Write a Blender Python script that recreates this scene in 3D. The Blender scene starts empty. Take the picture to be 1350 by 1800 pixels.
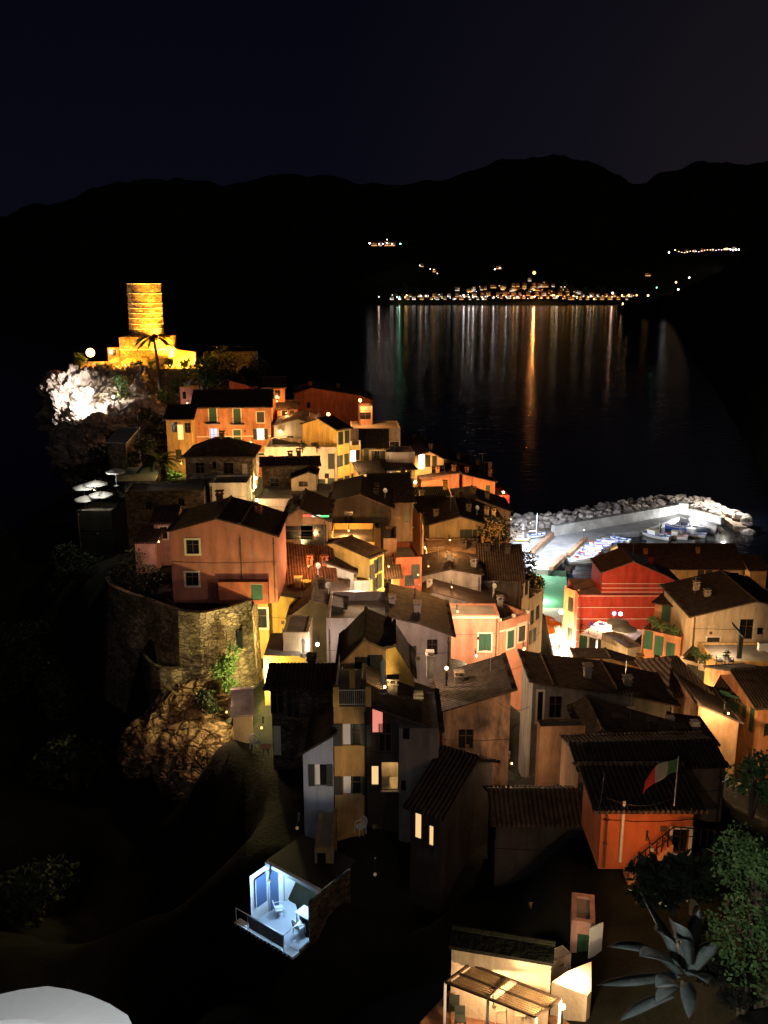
import bpy, math, random
from mathutils import Vector, Matrix, noise
R = math.radians
rnd = random.Random(7)
C = bpy.context.scene.collection
sc = bpy.context.scene
# ---------------------------------------------------------------- camera, world, exposure
CZ = 60.0; F = 1600.0; PITCH = math.atan(400 / F)
cam = bpy.data.objects.new('camera', bpy.data.cameras.new('camera'))
C.objects.link(cam); cam.location = (0, 0, CZ); cam.rotation_euler = (math.pi / 2 - PITCH, 0, 0)
cam.data.sensor_fit = 'VERTICAL'; cam.data.sensor_height = 36; cam.data.sensor_width = 27
cam.data.lens = 36 * F / 1800; cam.data.clip_start = .3; cam.data.clip_end = 20000
sc.camera = cam
w = bpy.data.worlds.new('World'); sc.world = w; w.use_nodes = True
nt = w.node_tree; nt.nodes.clear()
tc = nt.nodes.new('ShaderNodeTexCoord'); sep = nt.nodes.new('ShaderNodeSeparateXYZ')
nt.links.new(tc.outputs['Generated'], sep.inputs[0])
r1 = nt.nodes.new('ShaderNodeValToRGB')        # night sky by elevation
r1.color_ramp.elements[0].position = 0; r1.color_ramp.elements[0].color = (.0030, .0030, .0068, 1)
r1.color_ramp.elements[1].position = .5; r1.color_ramp.elements[1].color = (.0006, .0008, .0030, 1)
nt.links.new(sep.outputs['Z'], r1.inputs[0])
dt = nt.nodes.new('ShaderNodeVectorMath'); dt.operation = 'DOT_PRODUCT'   # glow of the next town, low beyond the right hills
dt.inputs[1].default_value = Vector((.46, .88, .10)).normalized()
nt.links.new(tc.outputs['Generated'], dt.inputs[0])
r2 = nt.nodes.new('ShaderNodeValToRGB')
r2.color_ramp.elements[0].position = .86; r2.color_ramp.elements[0].color = (0, 0, 0, 1)
r2.color_ramp.elements[1].position = 1; r2.color_ramp.elements[1].color = (.0075, .0055, .0045, 1)
e_ = r2.color_ramp.elements.new(.96); e_.color = (.0028, .0022, .0024, 1)
nt.links.new(dt.outputs['Value'], r2.inputs[0])
ad = nt.nodes.new('ShaderNodeMix'); ad.data_type = 'RGBA'; ad.blend_type = 'ADD'; ad.inputs[0].default_value = 1
nt.links.new(r1.outputs[0], ad.inputs[6]); nt.links.new(r2.outputs[0], ad.inputs[7])
bg = nt.nodes.new('ShaderNodeBackground'); nt.links.new(ad.outputs[2], bg.inputs[0]); bg.inputs[1].default_value = 1
ow = nt.nodes.new('ShaderNodeOutputWorld'); nt.links.new(bg.outputs[0], ow.inputs[0])
moon = bpy.data.objects.new('moon', bpy.data.lights.new('moon', 'SUN')); C.objects.link(moon)
moon.data.energy = .05; moon.data.angle = R(6); moon.data.color = (1, .86, .74); moon.rotation_euler = (R(50), R(20), R(10))  # weak warm sun added as fill, stands in for town glow and ambient
sc.view_settings.view_transform = 'Standard'; sc.view_settings.look = 'None'; sc.view_settings.exposure = 0; sc.view_settings.gamma = 1
try:
    sc.cycles.use_light_tree = True; sc.cycles.max_bounces = 5; sc.cycles.sample_clamp_indirect = 3; sc.cycles.sample_clamp_direct = 0
except Exception: pass

# ---------------------------------------------------------------- photo pixel -> world helpers (only used to measure where things stand)
cp, sp = math.cos(PITCH), math.sin(PITCH)
def ray(px, py):
    a, b = (px - 675) / F, -(py - 900) / F
    return Vector((a, cp + b * sp, -sp + b * cp))
def atY(p, Y): d = ray(*p); return Vector((0, 0, CZ)) + d * (Y / d.y)
def atZ(p, z): d = ray(*p); return Vector((0, 0, CZ)) + d * ((z - CZ) / d.z)
def atP(p, o, n):
    d = ray(*p); c = Vector((0, 0, CZ)); return c + d * ((o - c).dot(n) / d.dot(n))
def crop(x0, y0, s): return lambda X, Y: (x0 + X / s, y0 + Y / s)
c1 = crop(60, 470, 2.935); c2 = crop(420, 640, 2.7); c3 = crop(160, 860, 2.935); c4 = crop(560, 860, 3.068)
c5 = crop(880, 850, 2.872); c6 = crop(400, 1100, 2.7); c7 = crop(850, 1120, 2.7); c8 = crop(700, 1500, 2.077)
cB = crop(380, 1480, 5.625); cM = crop(620, 380, 1.849)

# ---------------------------------------------------------------- materials
MC = {}
def nodes(name):
    m = bpy.data.materials.new(name); m.use_nodes = True
    n = m.node_tree; return m, n, n.nodes['Principled BSDF']
def N(n, t, **k):
    x = n.nodes.new(t)
    for a, b in k.items(): setattr(x, a, b)
    return x
def simple(name, col, rough=.6, metal=0, spec=.3):
    if name in MC: return MC[name]
    m, n, b = nodes(name); b.inputs['Base Color'].default_value = (*col, 1); b.inputs['Roughness'].default_value = rough
    b.inputs['Metallic'].default_value = metal; b.inputs['Specular IOR Level'].default_value = spec
    MC[name] = m; return m
def emis(name, col, s):
    if name in MC: return MC[name]
    m, n, b = nodes(name); b.inputs['Base Color'].default_value = (*[min(c, .8) for c in col], 1)
    b.inputs['Emission Color'].default_value = (*col, 1); b.inputs['Emission Strength'].default_value = s
    MC[name] = m; return m
def mottled(name, col, col2, scale=.6, rough=.9, bump=.3, bscale=8, detail=8, lo=.35, hi=.7, streak=True):
    if name in MC: return MC[name]
    m, n, b = nodes(name); tc = N(n, 'ShaderNodeTexCoord')
    no = N(n, 'ShaderNodeTexNoise'); no.inputs['Scale'].default_value = scale; no.inputs['Detail'].default_value = detail; no.inputs['Roughness'].default_value = .65
    mp = N(n, 'ShaderNodeMapping'); mp.inputs['Scale'].default_value = (1, 1, .35 if streak else 1)
    n.links.new(tc.outputs['Object'], mp.inputs[0]); n.links.new(mp.outputs[0], no.inputs[0])
    rp = N(n, 'ShaderNodeValToRGB'); rp.color_ramp.elements[0].position = lo; rp.color_ramp.elements[1].position = hi
    rp.color_ramp.elements[0].color = (*col2, 1); rp.color_ramp.elements[1].color = (*col, 1)
    n.links.new(no.outputs[0], rp.inputs[0]); n.links.new(rp.outputs[0], b.inputs['Base Color'])
    nb = N(n, 'ShaderNodeTexNoise'); nb.inputs['Scale'].default_value = bscale; nb.inputs['Detail'].default_value = 6
    n.links.new(tc.outputs['Object'], nb.inputs[0])
    bu = N(n, 'ShaderNodeBump'); bu.inputs['Strength'].default_value = bump; bu.inputs['Distance'].default_value = .1
    n.links.new(nb.outputs[0], bu.inputs['Height']); n.links.new(bu.outputs[0], b.inputs['Normal'])
    b.inputs['Roughness'].default_value = rough; b.inputs['Specular IOR Level'].default_value = .15
    MC[name] = m; return m
def plaster(name, col, wear=.62):
    if name in MC: return MC[name]
    m = mottled(name, col, tuple(c * (wear - .12) for c in col), 1.1, bump=.35, bscale=7, detail=12, lo=.32, hi=.58); n = m.node_tree; b = n.nodes['Principled BSDF']
    old = b.inputs['Base Color'].links[0].from_socket; tc = N(n, 'ShaderNodeTexCoord'); no = N(n, 'ShaderNodeTexNoise'); no.inputs['Scale'].default_value = .8; no.inputs['Detail'].default_value = 9; no.inputs['Roughness'].default_value = .72
    n.links.new(tc.outputs['Object'], no.inputs[0]); rp = N(n, 'ShaderNodeValToRGB'); rp.color_ramp.elements[0].position = .58; rp.color_ramp.elements[1].position = .61; n.links.new(no.outputs[0], rp.inputs[0])
    mx = N(n, 'ShaderNodeMix', data_type='RGBA'); n.links.new(rp.outputs[0], mx.inputs[0]); n.links.new(old, mx.inputs[6]); g_ = sum(col) / 3; mx.inputs[7].default_value = (*[(c * .5 + g_ * .35) for c in col], 1); n.links.new(mx.outputs[2], b.inputs['Base Color'])
    # rain streaks running down the wall
    ns = N(n, 'ShaderNodeTexNoise'); ns.inputs['Scale'].default_value = 1; ns.inputs['Detail'].default_value = 5; mp = N(n, 'ShaderNodeMapping'); mp.inputs['Scale'].default_value = (1.5, 1.5, .22); n.links.new(tc.outputs['Object'], mp.inputs[0]); n.links.new(mp.outputs[0], ns.inputs[0])
    rs = N(n, 'ShaderNodeValToRGB'); rs.color_ramp.elements[0].position = .38; rs.color_ramp.elements[0].color = (.62, .6, .58, 1); rs.color_ramp.elements[1].position = .56; n.links.new(ns.outputs[0], rs.inputs[0])
    m2 = N(n, 'ShaderNodeMix', data_type='RGBA', blend_type='MULTIPLY'); m2.inputs[0].default_value = .45; n.links.new(mx.outputs[2], m2.inputs[6]); n.links.new(rs.outputs[0], m2.inputs[7]); n.links.new(m2.outputs[2], b.inputs['Base Color'])
    return m
def stone(name, col, scale=2.2, bump=.9, flat=.75):
    if name in MC: return MC[name]
    m, n, b = nodes(name); tc = N(n, 'ShaderNodeTexCoord')
    mp = N(n, 'ShaderNodeMapping'); mp.inputs['Scale'].default_value = (flat, flat, 1.45)
    nz = N(n, 'ShaderNodeTexNoise'); nz.inputs['Scale'].default_value = 1.8; nz.inputs['Detail'].default_value = 3
    mx = N(n, 'ShaderNodeMix', data_type='RGBA'); mx.inputs[0].default_value = .16
    n.links.new(tc.outputs['Object'], mp.inputs[0]); n.links.new(mp.outputs[0], nz.inputs[0])
    n.links.new(mp.outputs[0], mx.inputs[6]); n.links.new(nz.outputs['Color'], mx.inputs[7])
    vo = N(n, 'ShaderNodeTexVoronoi'); vo.inputs['Scale'].default_value = scale; n.links.new(mx.outputs[2], vo.inputs[0])
    ve = N(n, 'ShaderNodeTexVoronoi', feature='DISTANCE_TO_EDGE'); ve.inputs['Scale'].default_value = scale; n.links.new(mx.outputs[2], ve.inputs[0])
    rp = N(n, 'ShaderNodeValToRGB'); rp.color_ramp.elements[0].color = (*[c * .5 for c in col], 1); rp.color_ramp.elements[1].color = (*[min(1, c * 1.3) for c in col], 1)
    sx = N(n, 'ShaderNodeSeparateColor'); n.links.new(vo.outputs['Color'], sx.inputs[0]); n.links.new(sx.outputs[0], rp.inputs[0])
    er = N(n, 'ShaderNodeValToRGB'); er.color_ramp.elements[0].position = .0; er.color_ramp.elements[1].position = .09
    er.color_ramp.elements[0].color = (.35, .33, .3, 1); n.links.new(ve.outputs[0], er.inputs[0])
    mu = N(n, 'ShaderNodeMix', data_type='RGBA', blend_type='MULTIPLY'); mu.inputs[0].default_value = 1
    n.links.new(rp.outputs[0], mu.inputs[6]); n.links.new(er.outputs[0], mu.inputs[7])
    n2 = N(n, 'ShaderNodeTexNoise'); n2.inputs['Scale'].default_value = .5; n2.inputs['Detail'].default_value = 6; n.links.new(tc.outputs['Object'], n2.inputs[0])
    r3 = N(n, 'ShaderNodeValToRGB'); r3.color_ramp.elements[0].position = .35; r3.color_ramp.elements[1].position = .65; r3.color_ramp.elements[0].color = (.45, .44, .4, 1)
    n.links.new(n2.outputs[0], r3.inputs[0])
    m2 = N(n, 'ShaderNodeMix', data_type='RGBA', blend_type='MULTIPLY'); m2.inputs[0].default_value = 1
    n.links.new(mu.outputs[2], m2.inputs[6]); n.links.new(r3.outputs[0], m2.inputs[7]); n.links.new(m2.outputs[2], b.inputs['Base Color'])
    bu = N(n, 'ShaderNodeBump'); bu.inputs['Strength'].default_value = bump; bu.inputs['Distance'].default_value = .12
    n.links.new(er.outputs[0], bu.inputs['Height']); n.links.new(bu.outputs[0], b.inputs['Normal'])
    b.inputs['Roughness'].default_value = .95; b.inputs['Specular IOR Level'].default_value = .1
    MC[name] = m; return m
def tiles(name, col, axis):
    if name in MC: return MC[name]
    m, n, b = nodes(name); tc = N(n, 'ShaderNodeTexCoord')
    wv = N(n, 'ShaderNodeTexWave', wave_type='BANDS', bands_direction=axis); wv.inputs['Scale'].default_value = 1.15; wv.inputs['Distortion'].default_value = .35
    wv.inputs['Detail'].default_value = 1; wv.inputs['Detail Scale'].default_value = 3
    n.links.new(tc.outputs['Object'], wv.inputs[0])
    w2 = N(n, 'ShaderNodeTexWave', wave_type='BANDS', bands_direction='Y' if axis == 'X' else 'X', wave_profile='SAW'); w2.inputs['Scale'].default_value = .75; w2.inputs['Distortion'].default_value = .6
    n.links.new(tc.outputs['Object'], w2.inputs[0])
    no = N(n, 'ShaderNodeTexNoise'); no.inputs['Scale'].default_value = 1.6; no.inputs['Detail'].default_value = 9; no.inputs['Roughness'].default_value = .75
    n.links.new(tc.outputs['Object'], no.inputs[0])
    rp = N(n, 'ShaderNodeValToRGB'); rp.color_ramp.elements[0].position = .33; rp.color_ramp.elements[1].position = .68
    rp.color_ramp.elements[0].color = (*[c * .4 for c in col], 1); rp.color_ramp.elements[1].color = (*[c * 1.5 for c in col], 1)
    n.links.new(no.outputs[0], rp.inputs[0])
    rw = N(n, 'ShaderNodeValToRGB'); rw.color_ramp.elements[0].color = (.25, .25, .25, 1); rw.color_ramp.elements[0].position = .1; rw.color_ramp.elements[1].position = .6
    n.links.new(wv.outputs[0], rw.inputs[0])
    mu = N(n, 'ShaderNodeMix', data_type='RGBA', blend_type='MULTIPLY'); mu.inputs[0].default_value = .8
    n.links.new(rp.outputs[0], mu.inputs[6]); n.links.new(rw.outputs[0], mu.inputs[7]); n.links.new(mu.outputs[2], b.inputs['Base Color'])
    su = N(n, 'ShaderNodeMath', operation='MULTIPLY_ADD'); su.inputs[1].default_value = .3; n.links.new(w2.outputs[0], su.inputs[0]); n.links.new(wv.outputs[0], su.inputs[2])
    bu = N(n, 'ShaderNodeBump'); bu.inputs['Strength'].default_value = 1; bu.inputs['Distance'].default_value = .07
    n.links.new(su.outputs[0], bu.inputs['Height']); n.links.new(bu.outputs[0], b.inputs['Normal'])
    b.inputs['Roughness'].default_value = .85; b.inputs['Specular IOR Level'].default_value = .2
    MC[name] = m; return m
TX = {'y': tiles('roof tiles across', (.095, .064, .048), 'Y'), 'x': tiles('roof tiles along', (.095, .064, .048), 'X')}
M = dict(
 red=plaster('terracotta plaster', (.50, .19, .13), .8), rust=plaster('rust plaster', (.42, .13, .07)), deepred=plaster('deep red plaster', (.48, .06, .03), .8),
 orange=plaster('orange plaster', (.60, .27, .13)), burnt=plaster('burnt orange plaster', (.58, .15, .05), .85), peach=plaster('peach plaster', (.68, .30, .19), .8), pink=plaster('pink plaster', (.60, .34, .26)),
 ochre=plaster('ochre plaster', (.60, .36, .13)), yellow=plaster('yellow plaster', (.72, .47, .13), .8), cream=plaster('cream plaster', (.68, .52, .34), .75),
 white=plaster('white plaster', (.74, .66, .55), .75), grey=plaster('grey plaster', (.34, .30, .27), .6), mauve=plaster('mauve grey plaster', (.40, .32, .30), .72),
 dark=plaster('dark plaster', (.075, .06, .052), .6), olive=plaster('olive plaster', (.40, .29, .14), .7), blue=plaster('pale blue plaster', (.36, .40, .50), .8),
 worn=mottled('worn peeling plaster', (.48, .30, .18), (.13, .10, .085), .9, bump=.5, lo=.42, hi=.62, streak=True),
 brown=plaster('brown plaster', (.33, .2, .12)),
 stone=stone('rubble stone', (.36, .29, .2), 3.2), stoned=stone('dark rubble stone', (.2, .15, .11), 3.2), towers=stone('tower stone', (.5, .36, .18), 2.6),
 concrete=mottled('concrete', (.42, .41, .39), (.2, .2, .19), .35, bump=.3, bscale=3, streak=False), paving=mottled('paving', (.34, .3, .25), (.2, .17, .14), .6, bump=.2, bscale=5, streak=False),
 trim=simple('cream trim', (.75, .65, .5), .8), wtrim=simple('white paint', (.8, .78, .74), .6), pane=simple('dark glass', (.012, .014, .016), .15, 0, .6),
 gshut=simple('green shutter paint', (.03, .10, .06), .6), dshut=simple('dark shutter paint', (.035, .04, .03), .6), bshut=simple('brown shutter paint', (.1, .06, .035), .6),
 iron=simple('black iron', (.02, .02, .02), .5, .6), wood=mottled('wood', (.3, .17, .08), (.14, .075, .035), 3, bump=.2), steel=simple('steel', (.5, .5, .5), .35, .8),
 lit=emis('lit window', (1, .62, .25), 1.0), litw=emis('bright window', (1, .86, .62), 5), litb=emis('blue lit window', (.25, .4, 1), 1.6), litp=emis('pink lit window', (1, .3, .22), .8),
 bulbw=emis('white lamp glass', (1, .95, .85), 14), bulbo=emis('orange lamp glass', (1, .42, .1), 12), bulby=emis('yellow lamp glass', (1, .68, .32), 7), bulbb=emis('cold lamp glass', (.75, .88, 1), 12), violetbulb=emis('violet lamp glass', (.7, .25, 1), 4), bulb_unseen=emis('dimmed unseen lamp glass', (1, .6, .3), .12),
 plastic=simple('white plastic', (.75, .75, .73), .4), canvas=simple('white canvas', (.72, .74, .72), .85), red_canvas=simple('orange canvas', (.75, .22, .03), .8),
 bark=mottled('palm bark', (.16, .11, .07), (.06, .04, .03), 5, bump=.6), leaf=mottled('foliage', (.085, .12, .035), (.03, .05, .015), 3, .6, 0, streak=False),
 leafd=mottled('dark foliage', (.05, .06, .03), (.02, .028, .012), 2, .6, 0, streak=False), leafb=mottled('bush leaves', (.12, .19, .06), (.04, .08, .02), 2.5, .5, 0, streak=False),
 agave=mottled('agave leaf', (.31, .35, .33), (.12, .16, .14), 2.2, .55, .2, 20, streak=False), blueplas=simple('blue plastic', (.03, .05, .55), .4),
)
M['honey'] = mottled('honey wood', (.55, .36, .17), (.38, .22, .1), 3, bump=.2)

# ---------------------------------------------------------------- mesh helpers
def tag(o, label=None, cat=None, group=None, kind=None):
    if label: o['label'] = label
    if cat: o['category'] = cat
    if group: o['group'] = group
    if kind: o['kind'] = kind
    return o
def link(o, parent=None):
    C.objects.link(o)
    if parent: o.parent = parent
    return o
def empty(name, loc, rz=0): 
    o = bpy.data.objects.new(name, None); o.location = loc; o.rotation_euler = (0, 0, rz); o.empty_display_size = .3; return link(o)
class MB:
    def __init__(s): s.v = []; s.f = []; s.mi = []
    def add(s, vs, fs, mi=0):
        b = len(s.v); s.v += [tuple(v) for v in vs]; s.f += [tuple(b + i for i in f) for f in fs]; s.mi += [mi] * len(fs); return s
    def box(s, x0, x1, y0, y1, z0, z1, mi=0):
        return s.add([(x0, y0, z0), (x1, y0, z0), (x1, y1, z0), (x0, y1, z0), (x0, y0, z1), (x1, y0, z1), (x1, y1, z1), (x0, y1, z1)],
                     [(3, 2, 1, 0), (4, 5, 6, 7), (0, 1, 5, 4), (1, 2, 6, 5), (2, 3, 7, 6), (3, 0, 4, 7)], mi)
    def bar(s, a, b, r, n=6, r2=None, mi=0, cap=True):
        a = Vector(a); b = Vector(b); d = (b - a); r2 = r if r2 is None else r2
        if d.length < 1e-6: return s
        d.normalize(); u = d.orthogonal().normalized(); w_ = d.cross(u); vs = []
        for p, q in ((a, r), (b, r2)):
            for i in range(n):
                t = 2 * math.pi * i / n; vs.append(p + (u * math.cos(t) + w_ * math.sin(t)) * q)
        fs = [(i, (i + 1) % n, n + (i + 1) % n, n + i) for i in range(n)]
        if cap: fs += [tuple(range(n))[::-1], tuple(range(n, 2 * n))]
        return s.add(vs, fs, mi)
    def tube(s, pts, r, n=5, mi=0):
        for i in range(len(pts) - 1): s.bar(pts[i], pts[i + 1], r[i] if isinstance(r, list) else r, n, r[i + 1] if isinstance(r, list) else None, mi)
        return s
    def sphere(s, c, r, n=8, m=6, sx=1, sy=1, sz=1, mi=0):
        vs = [(c[0], c[1], c[2] + r * sz)]
        for j in range(1, m):
            p = math.pi * j / m
            for i in range(n):
                t = 2 * math.pi * i / n; vs.append((c[0] + r * sx * math.sin(p) * math.cos(t), c[1] + r * sy * math.sin(p) * math.sin(t), c[2] + r * sz * math.cos(p)))
        vs.append((c[0], c[1], c[2] - r * sz)); L = len(vs) - 1
        fs = [(0, 1 + i, 1 + (i + 1) % n) for i in range(n)]
        for j in range(m - 2):
            for i in range(n): a = 1 + j * n; fs.append((a + i, a + n + i, a + n + (i + 1) % n, a + (i + 1) % n))
        fs += [(L, 1 + (m - 2) * n + (i + 1) % n, 1 + (m - 2) * n + i) for i in range(n)]
        return s.add(vs, fs, mi)
    def prism(s, poly, z0, z1, mi=0):
        n = len(poly); vs = [(p[0], p[1], z0) for p in poly] + [(p[0], p[1], z1) for p in poly]
        return s.add(vs, [tuple(range(n))[::-1], tuple(range(n, 2 * n))] + [(i, (i + 1) % n, n + (i + 1) % n, n + i) for i in range(n)], mi)
    def mesh(s, name, mats, smooth=False):
        me = bpy.data.meshes.new(name); me.from_pydata(s.v, [], s.f)
        for m_ in (mats if isinstance(mats, (list, tuple)) else [mats]): me.materials.append(m_)
        if max(s.mi, default=0) > 0: me.polygons.foreach_set('material_index', s.mi)
        if smooth: me.polygons.foreach_set('use_smooth', [True] * len(me.polygons))
        me.update(); return me
    def build(s, name, mats, parent=None, smooth=False):
        return link(bpy.data.objects.new(name, s.mesh(name, mats, smooth)), parent)
def copy_tree(o, parent=None):
    c = o.copy(); C.objects.link(c); c.parent = parent
    for ch in list(o.children): copy_tree(ch, c)
    return c

# ---------------------------------------------------------------- houses
GP = []      # ground control points (x, y, z)
def plane_fn(which, W, D):
    # maps (u, v, inward depth) of one wall to local coordinates
    if which == 'F': return lambda u, v, d=0: (u, d, v)
    if which == 'R': return lambda u, v, d=0: (W - d, u, v)
    if which == 'L': return lambda u, v, d=0: (d, D - u, v)
    return lambda u, v, d=0: (W - u, D - d, v)
def wall_face(mb, m, W, H, holes, rev=.16):
    us = sorted({0, W, *[h[0] for h in holes], *[h[1] for h in holes]}); vs = sorted({0, H, *[h[2] for h in holes], *[h[3] for h in holes]})
    for i in range(len(us) - 1):
        for j in range(len(vs) - 1):
            cu, cv = (us[i] + us[i + 1]) / 2, (vs[j] + vs[j + 1]) / 2
            if any(h[0] < cu < h[1] and h[2] < cv < h[3] for h in holes): continue
            mb.add([m(us[i], vs[j]), m(us[i + 1], vs[j]), m(us[i + 1], vs[j + 1]), m(us[i], vs[j + 1])], [(0, 1, 2, 3)])
    for a, b, c, d in holes:
        for p, q in (((a, c), (b, c)), ((b, c), (b, d)), ((b, d), (a, d)), ((a, d), (a, c))):
            mb.add([m(*p), m(*q), m(*q, rev), m(*p, rev)], [(0, 1, 2, 3)])
def mbox(mb, m, u0, u1, v0, v1, d0, d1, mi=0):
    vs = [m(u, v, d) for d in (d0, d1) for v in (v0, v1) for u in (u0, u1)]
    mb.add(vs, [(0, 1, 3, 2), (5, 4, 6, 7), (4, 0, 2, 6), (1, 5, 7, 3), (2, 3, 7, 6), (4, 5, 1, 0)], mi)
def window(root, m, u, v, w_, h, st, hole=True):
    """st letters: f frame, s closed shutters, o open shutters, l lit, w bright lit, b blue lit, p pink lit, B balcony, D door, g green / k brown paint, a awning"""
    pane = M['pane']
    for k, q in (('l', 'lit'), ('w', 'litw'), ('b', 'litb'), ('p', 'litp')):
        if k in st: pane = M[q]
    d = .13 if hole else -.02
    a, b, c, e = u - w_ / 2, u + w_ / 2, v - h / 2, v + h / 2
    mb = MB(); mbox(mb, m, a, b, c, e, d, d + .03)
    win = mb.build('door' if 'D' in st else 'window', pane if 's' not in st else M['dshut'], root)
    sh = M['gshut'] if 'g' in st else M['bshut'] if 'k' in st else M['dshut']
    if 'f' in st:
        t = .16; mb = MB()
        mbox(mb, m, a - t, a, c - t, e + t, -.05, .0); mbox(mb, m, b, b + t, c - t, e + t, -.05, .0)
        mbox(mb, m, a, b, e, e + t, -.05, .0); mbox(mb, m, a, b, c - t, c, -.07, .0); mb.build('frame', M['trim'], win)
    if 't' in st: win.data.materials[0] = M['trim']
    if 'v' in st:
        mb = MB(); mbox(mb, m, a + .02, a + w_ * .42, c + .02, e - .02, d - .05, d - .01); mb.build('curtain', M['wtrim'], win)
    if 'i' in st:
        win.data.materials[0] = M['cream']; mb = MB(); dd = 1.6
        mb.add([m(a, c, .16), m(b, c, .16), m(b, e, .16), m(a, e, .16), m(a, c, dd), m(b, c, dd), m(b, e, dd), m(a, e, dd)], [(4, 5, 6, 7), (0, 1, 5, 4), (2, 3, 7, 6), (0, 4, 7, 3), (1, 2, 6, 5)])
        mb.add([m(a, c, .5), m(u, c, .5), m(u, c + h * .35, .5), m(a, c + h * .35, .5)], [(0, 1, 2, 3)])
        rm = mb.build('room', M['cream'], root); win.name = 'sill'; me_ = MB(); mbox(me_, m, a - .05, b + .05, c - .08, c, -.06, .16); win.data = me_.mesh('sill', M['trim'])
        l = bpy.data.lights.new('lamp_light', 'POINT'); l.energy = 26 * w_ * h; l.color = (1, .8, .42); l.shadow_soft_size = .1; lo = bpy.data.objects.new('lamp_light', l); lo.location = m(u, e - .3, .9); lo.parent = rm; C.objects.link(lo)
    if 's' in st:
        for q in (0, 1):
            mb = MB(); x0 = a + q * w_ / 2 + .02; x1 = x0 + w_ / 2 - .04
            mbox(mb, m, x0, x1, c + .02, e - .02, d - .06, d - .01)
            nn = max(4, int(h / .16))
            for i in range(nn): z = c + .08 + (h - .16) * i / nn; mbox(mb, m, x0 + .06, x1 - .06, z, z + .07, d - .085, d - .06)
            mb.build('shutter', sh, win)
    elif 'D' not in st and w_ > .7 and 'i' not in st:
        mb = MB(); mbox(mb, m, u - .03, u + .03, c, e, d - .04, d); mbox(mb, m, a, b, v + h * .12, v + h * .12 + .05, d - .035, d - .001)
        mbox(mb, m, a, a + .06, c, e, d - .03, d - .002); mbox(mb, m, b - .06, b, c, e, d - .03, d - .002); mb.build('sash', M['wtrim'] if ('l' in st or 'w' in st) else M['bshut'], win)
    if 'o' in st:
        for x0, x1 in ((a - w_ / 2 - .02, a - .02), (b + .02, b + w_ / 2 + .02)):
            mb = MB(); mbox(mb, m, x0, x1, c, e, -.09, -.05)
            for i in range(8): z = c + .1 + (h - .2) * i / 8; mbox(mb, m, x0 + .06, x1 - .06, z, z + .06, -.11, -.09)
            mb.build('shutter', sh, win)
    if 'B' in st:
        mb = MB(); mbox(mb, m, a - .5, b + .5, c - .14, c, -.8, 0); mb.build('balcony_slab', M['concrete'], win)
        mb = MB(); z0, z1 = c, c + .95
        for z in (z0 + .08, z1): 
            for p, q in ((m(a - .45, z, 0), m(a - .45, z, -.75)), (m(a - .45, z, -.75), m(b + .45, z, -.75)), (m(b + .45, z, -.75), m(b + .45, z, 0))): mb.bar(p, q, .03, 4)
        k = int((w_ + .9) / .13)
        for i in range(k + 1): x = a - .45 + (w_ + .9) * i / k; mb.bar(m(x, z0, -.75), m(x, z1, -.75), .014, 3)
        mb.build('railing', M['iron'], win)
    if 'a' in st:
        mb = MB(); mb.add([m(a - .3, e + .5, 0), m(b + .3, e + .5, 0), m(b + .3, e + .15, -1), m(a - .3, e + .15, -1), m(a - .3, e + .56, 0), m(b + .3, e + .56, 0), m(b + .3, e + .21, -1), m(a - .3, e + .21, -1)],
                          [(0, 1, 2, 3), (4, 7, 6, 5), (3, 2, 6, 7), (0, 3, 7, 4), (1, 5, 6, 2)]); mb.build('canopy', M['bshut'], win)
    return win
def rail(root, pts, h=1.0, mat='iron', every=.13, name='railing', posts=None):
    mb = MB()
    for p, q in zip(pts[:-1], pts[1:]):
        p = Vector(p); q = Vector(q); L = (q - p).length; n = max(1, int(L / every))
        mb.bar(p + Vector((0, 0, h)), q + Vector((0, 0, h)), .03, 4); mb.bar(p + Vector((0, 0, .1)), q + Vector((0, 0, .1)), .02, 4)
        for i in range(n + 1): x = p.lerp(q, i / n); mb.bar(x, x + Vector((0, 0, h)), .013 if i % 10 else .03, 3)
    return mb.build(name, M[mat], root)
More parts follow.
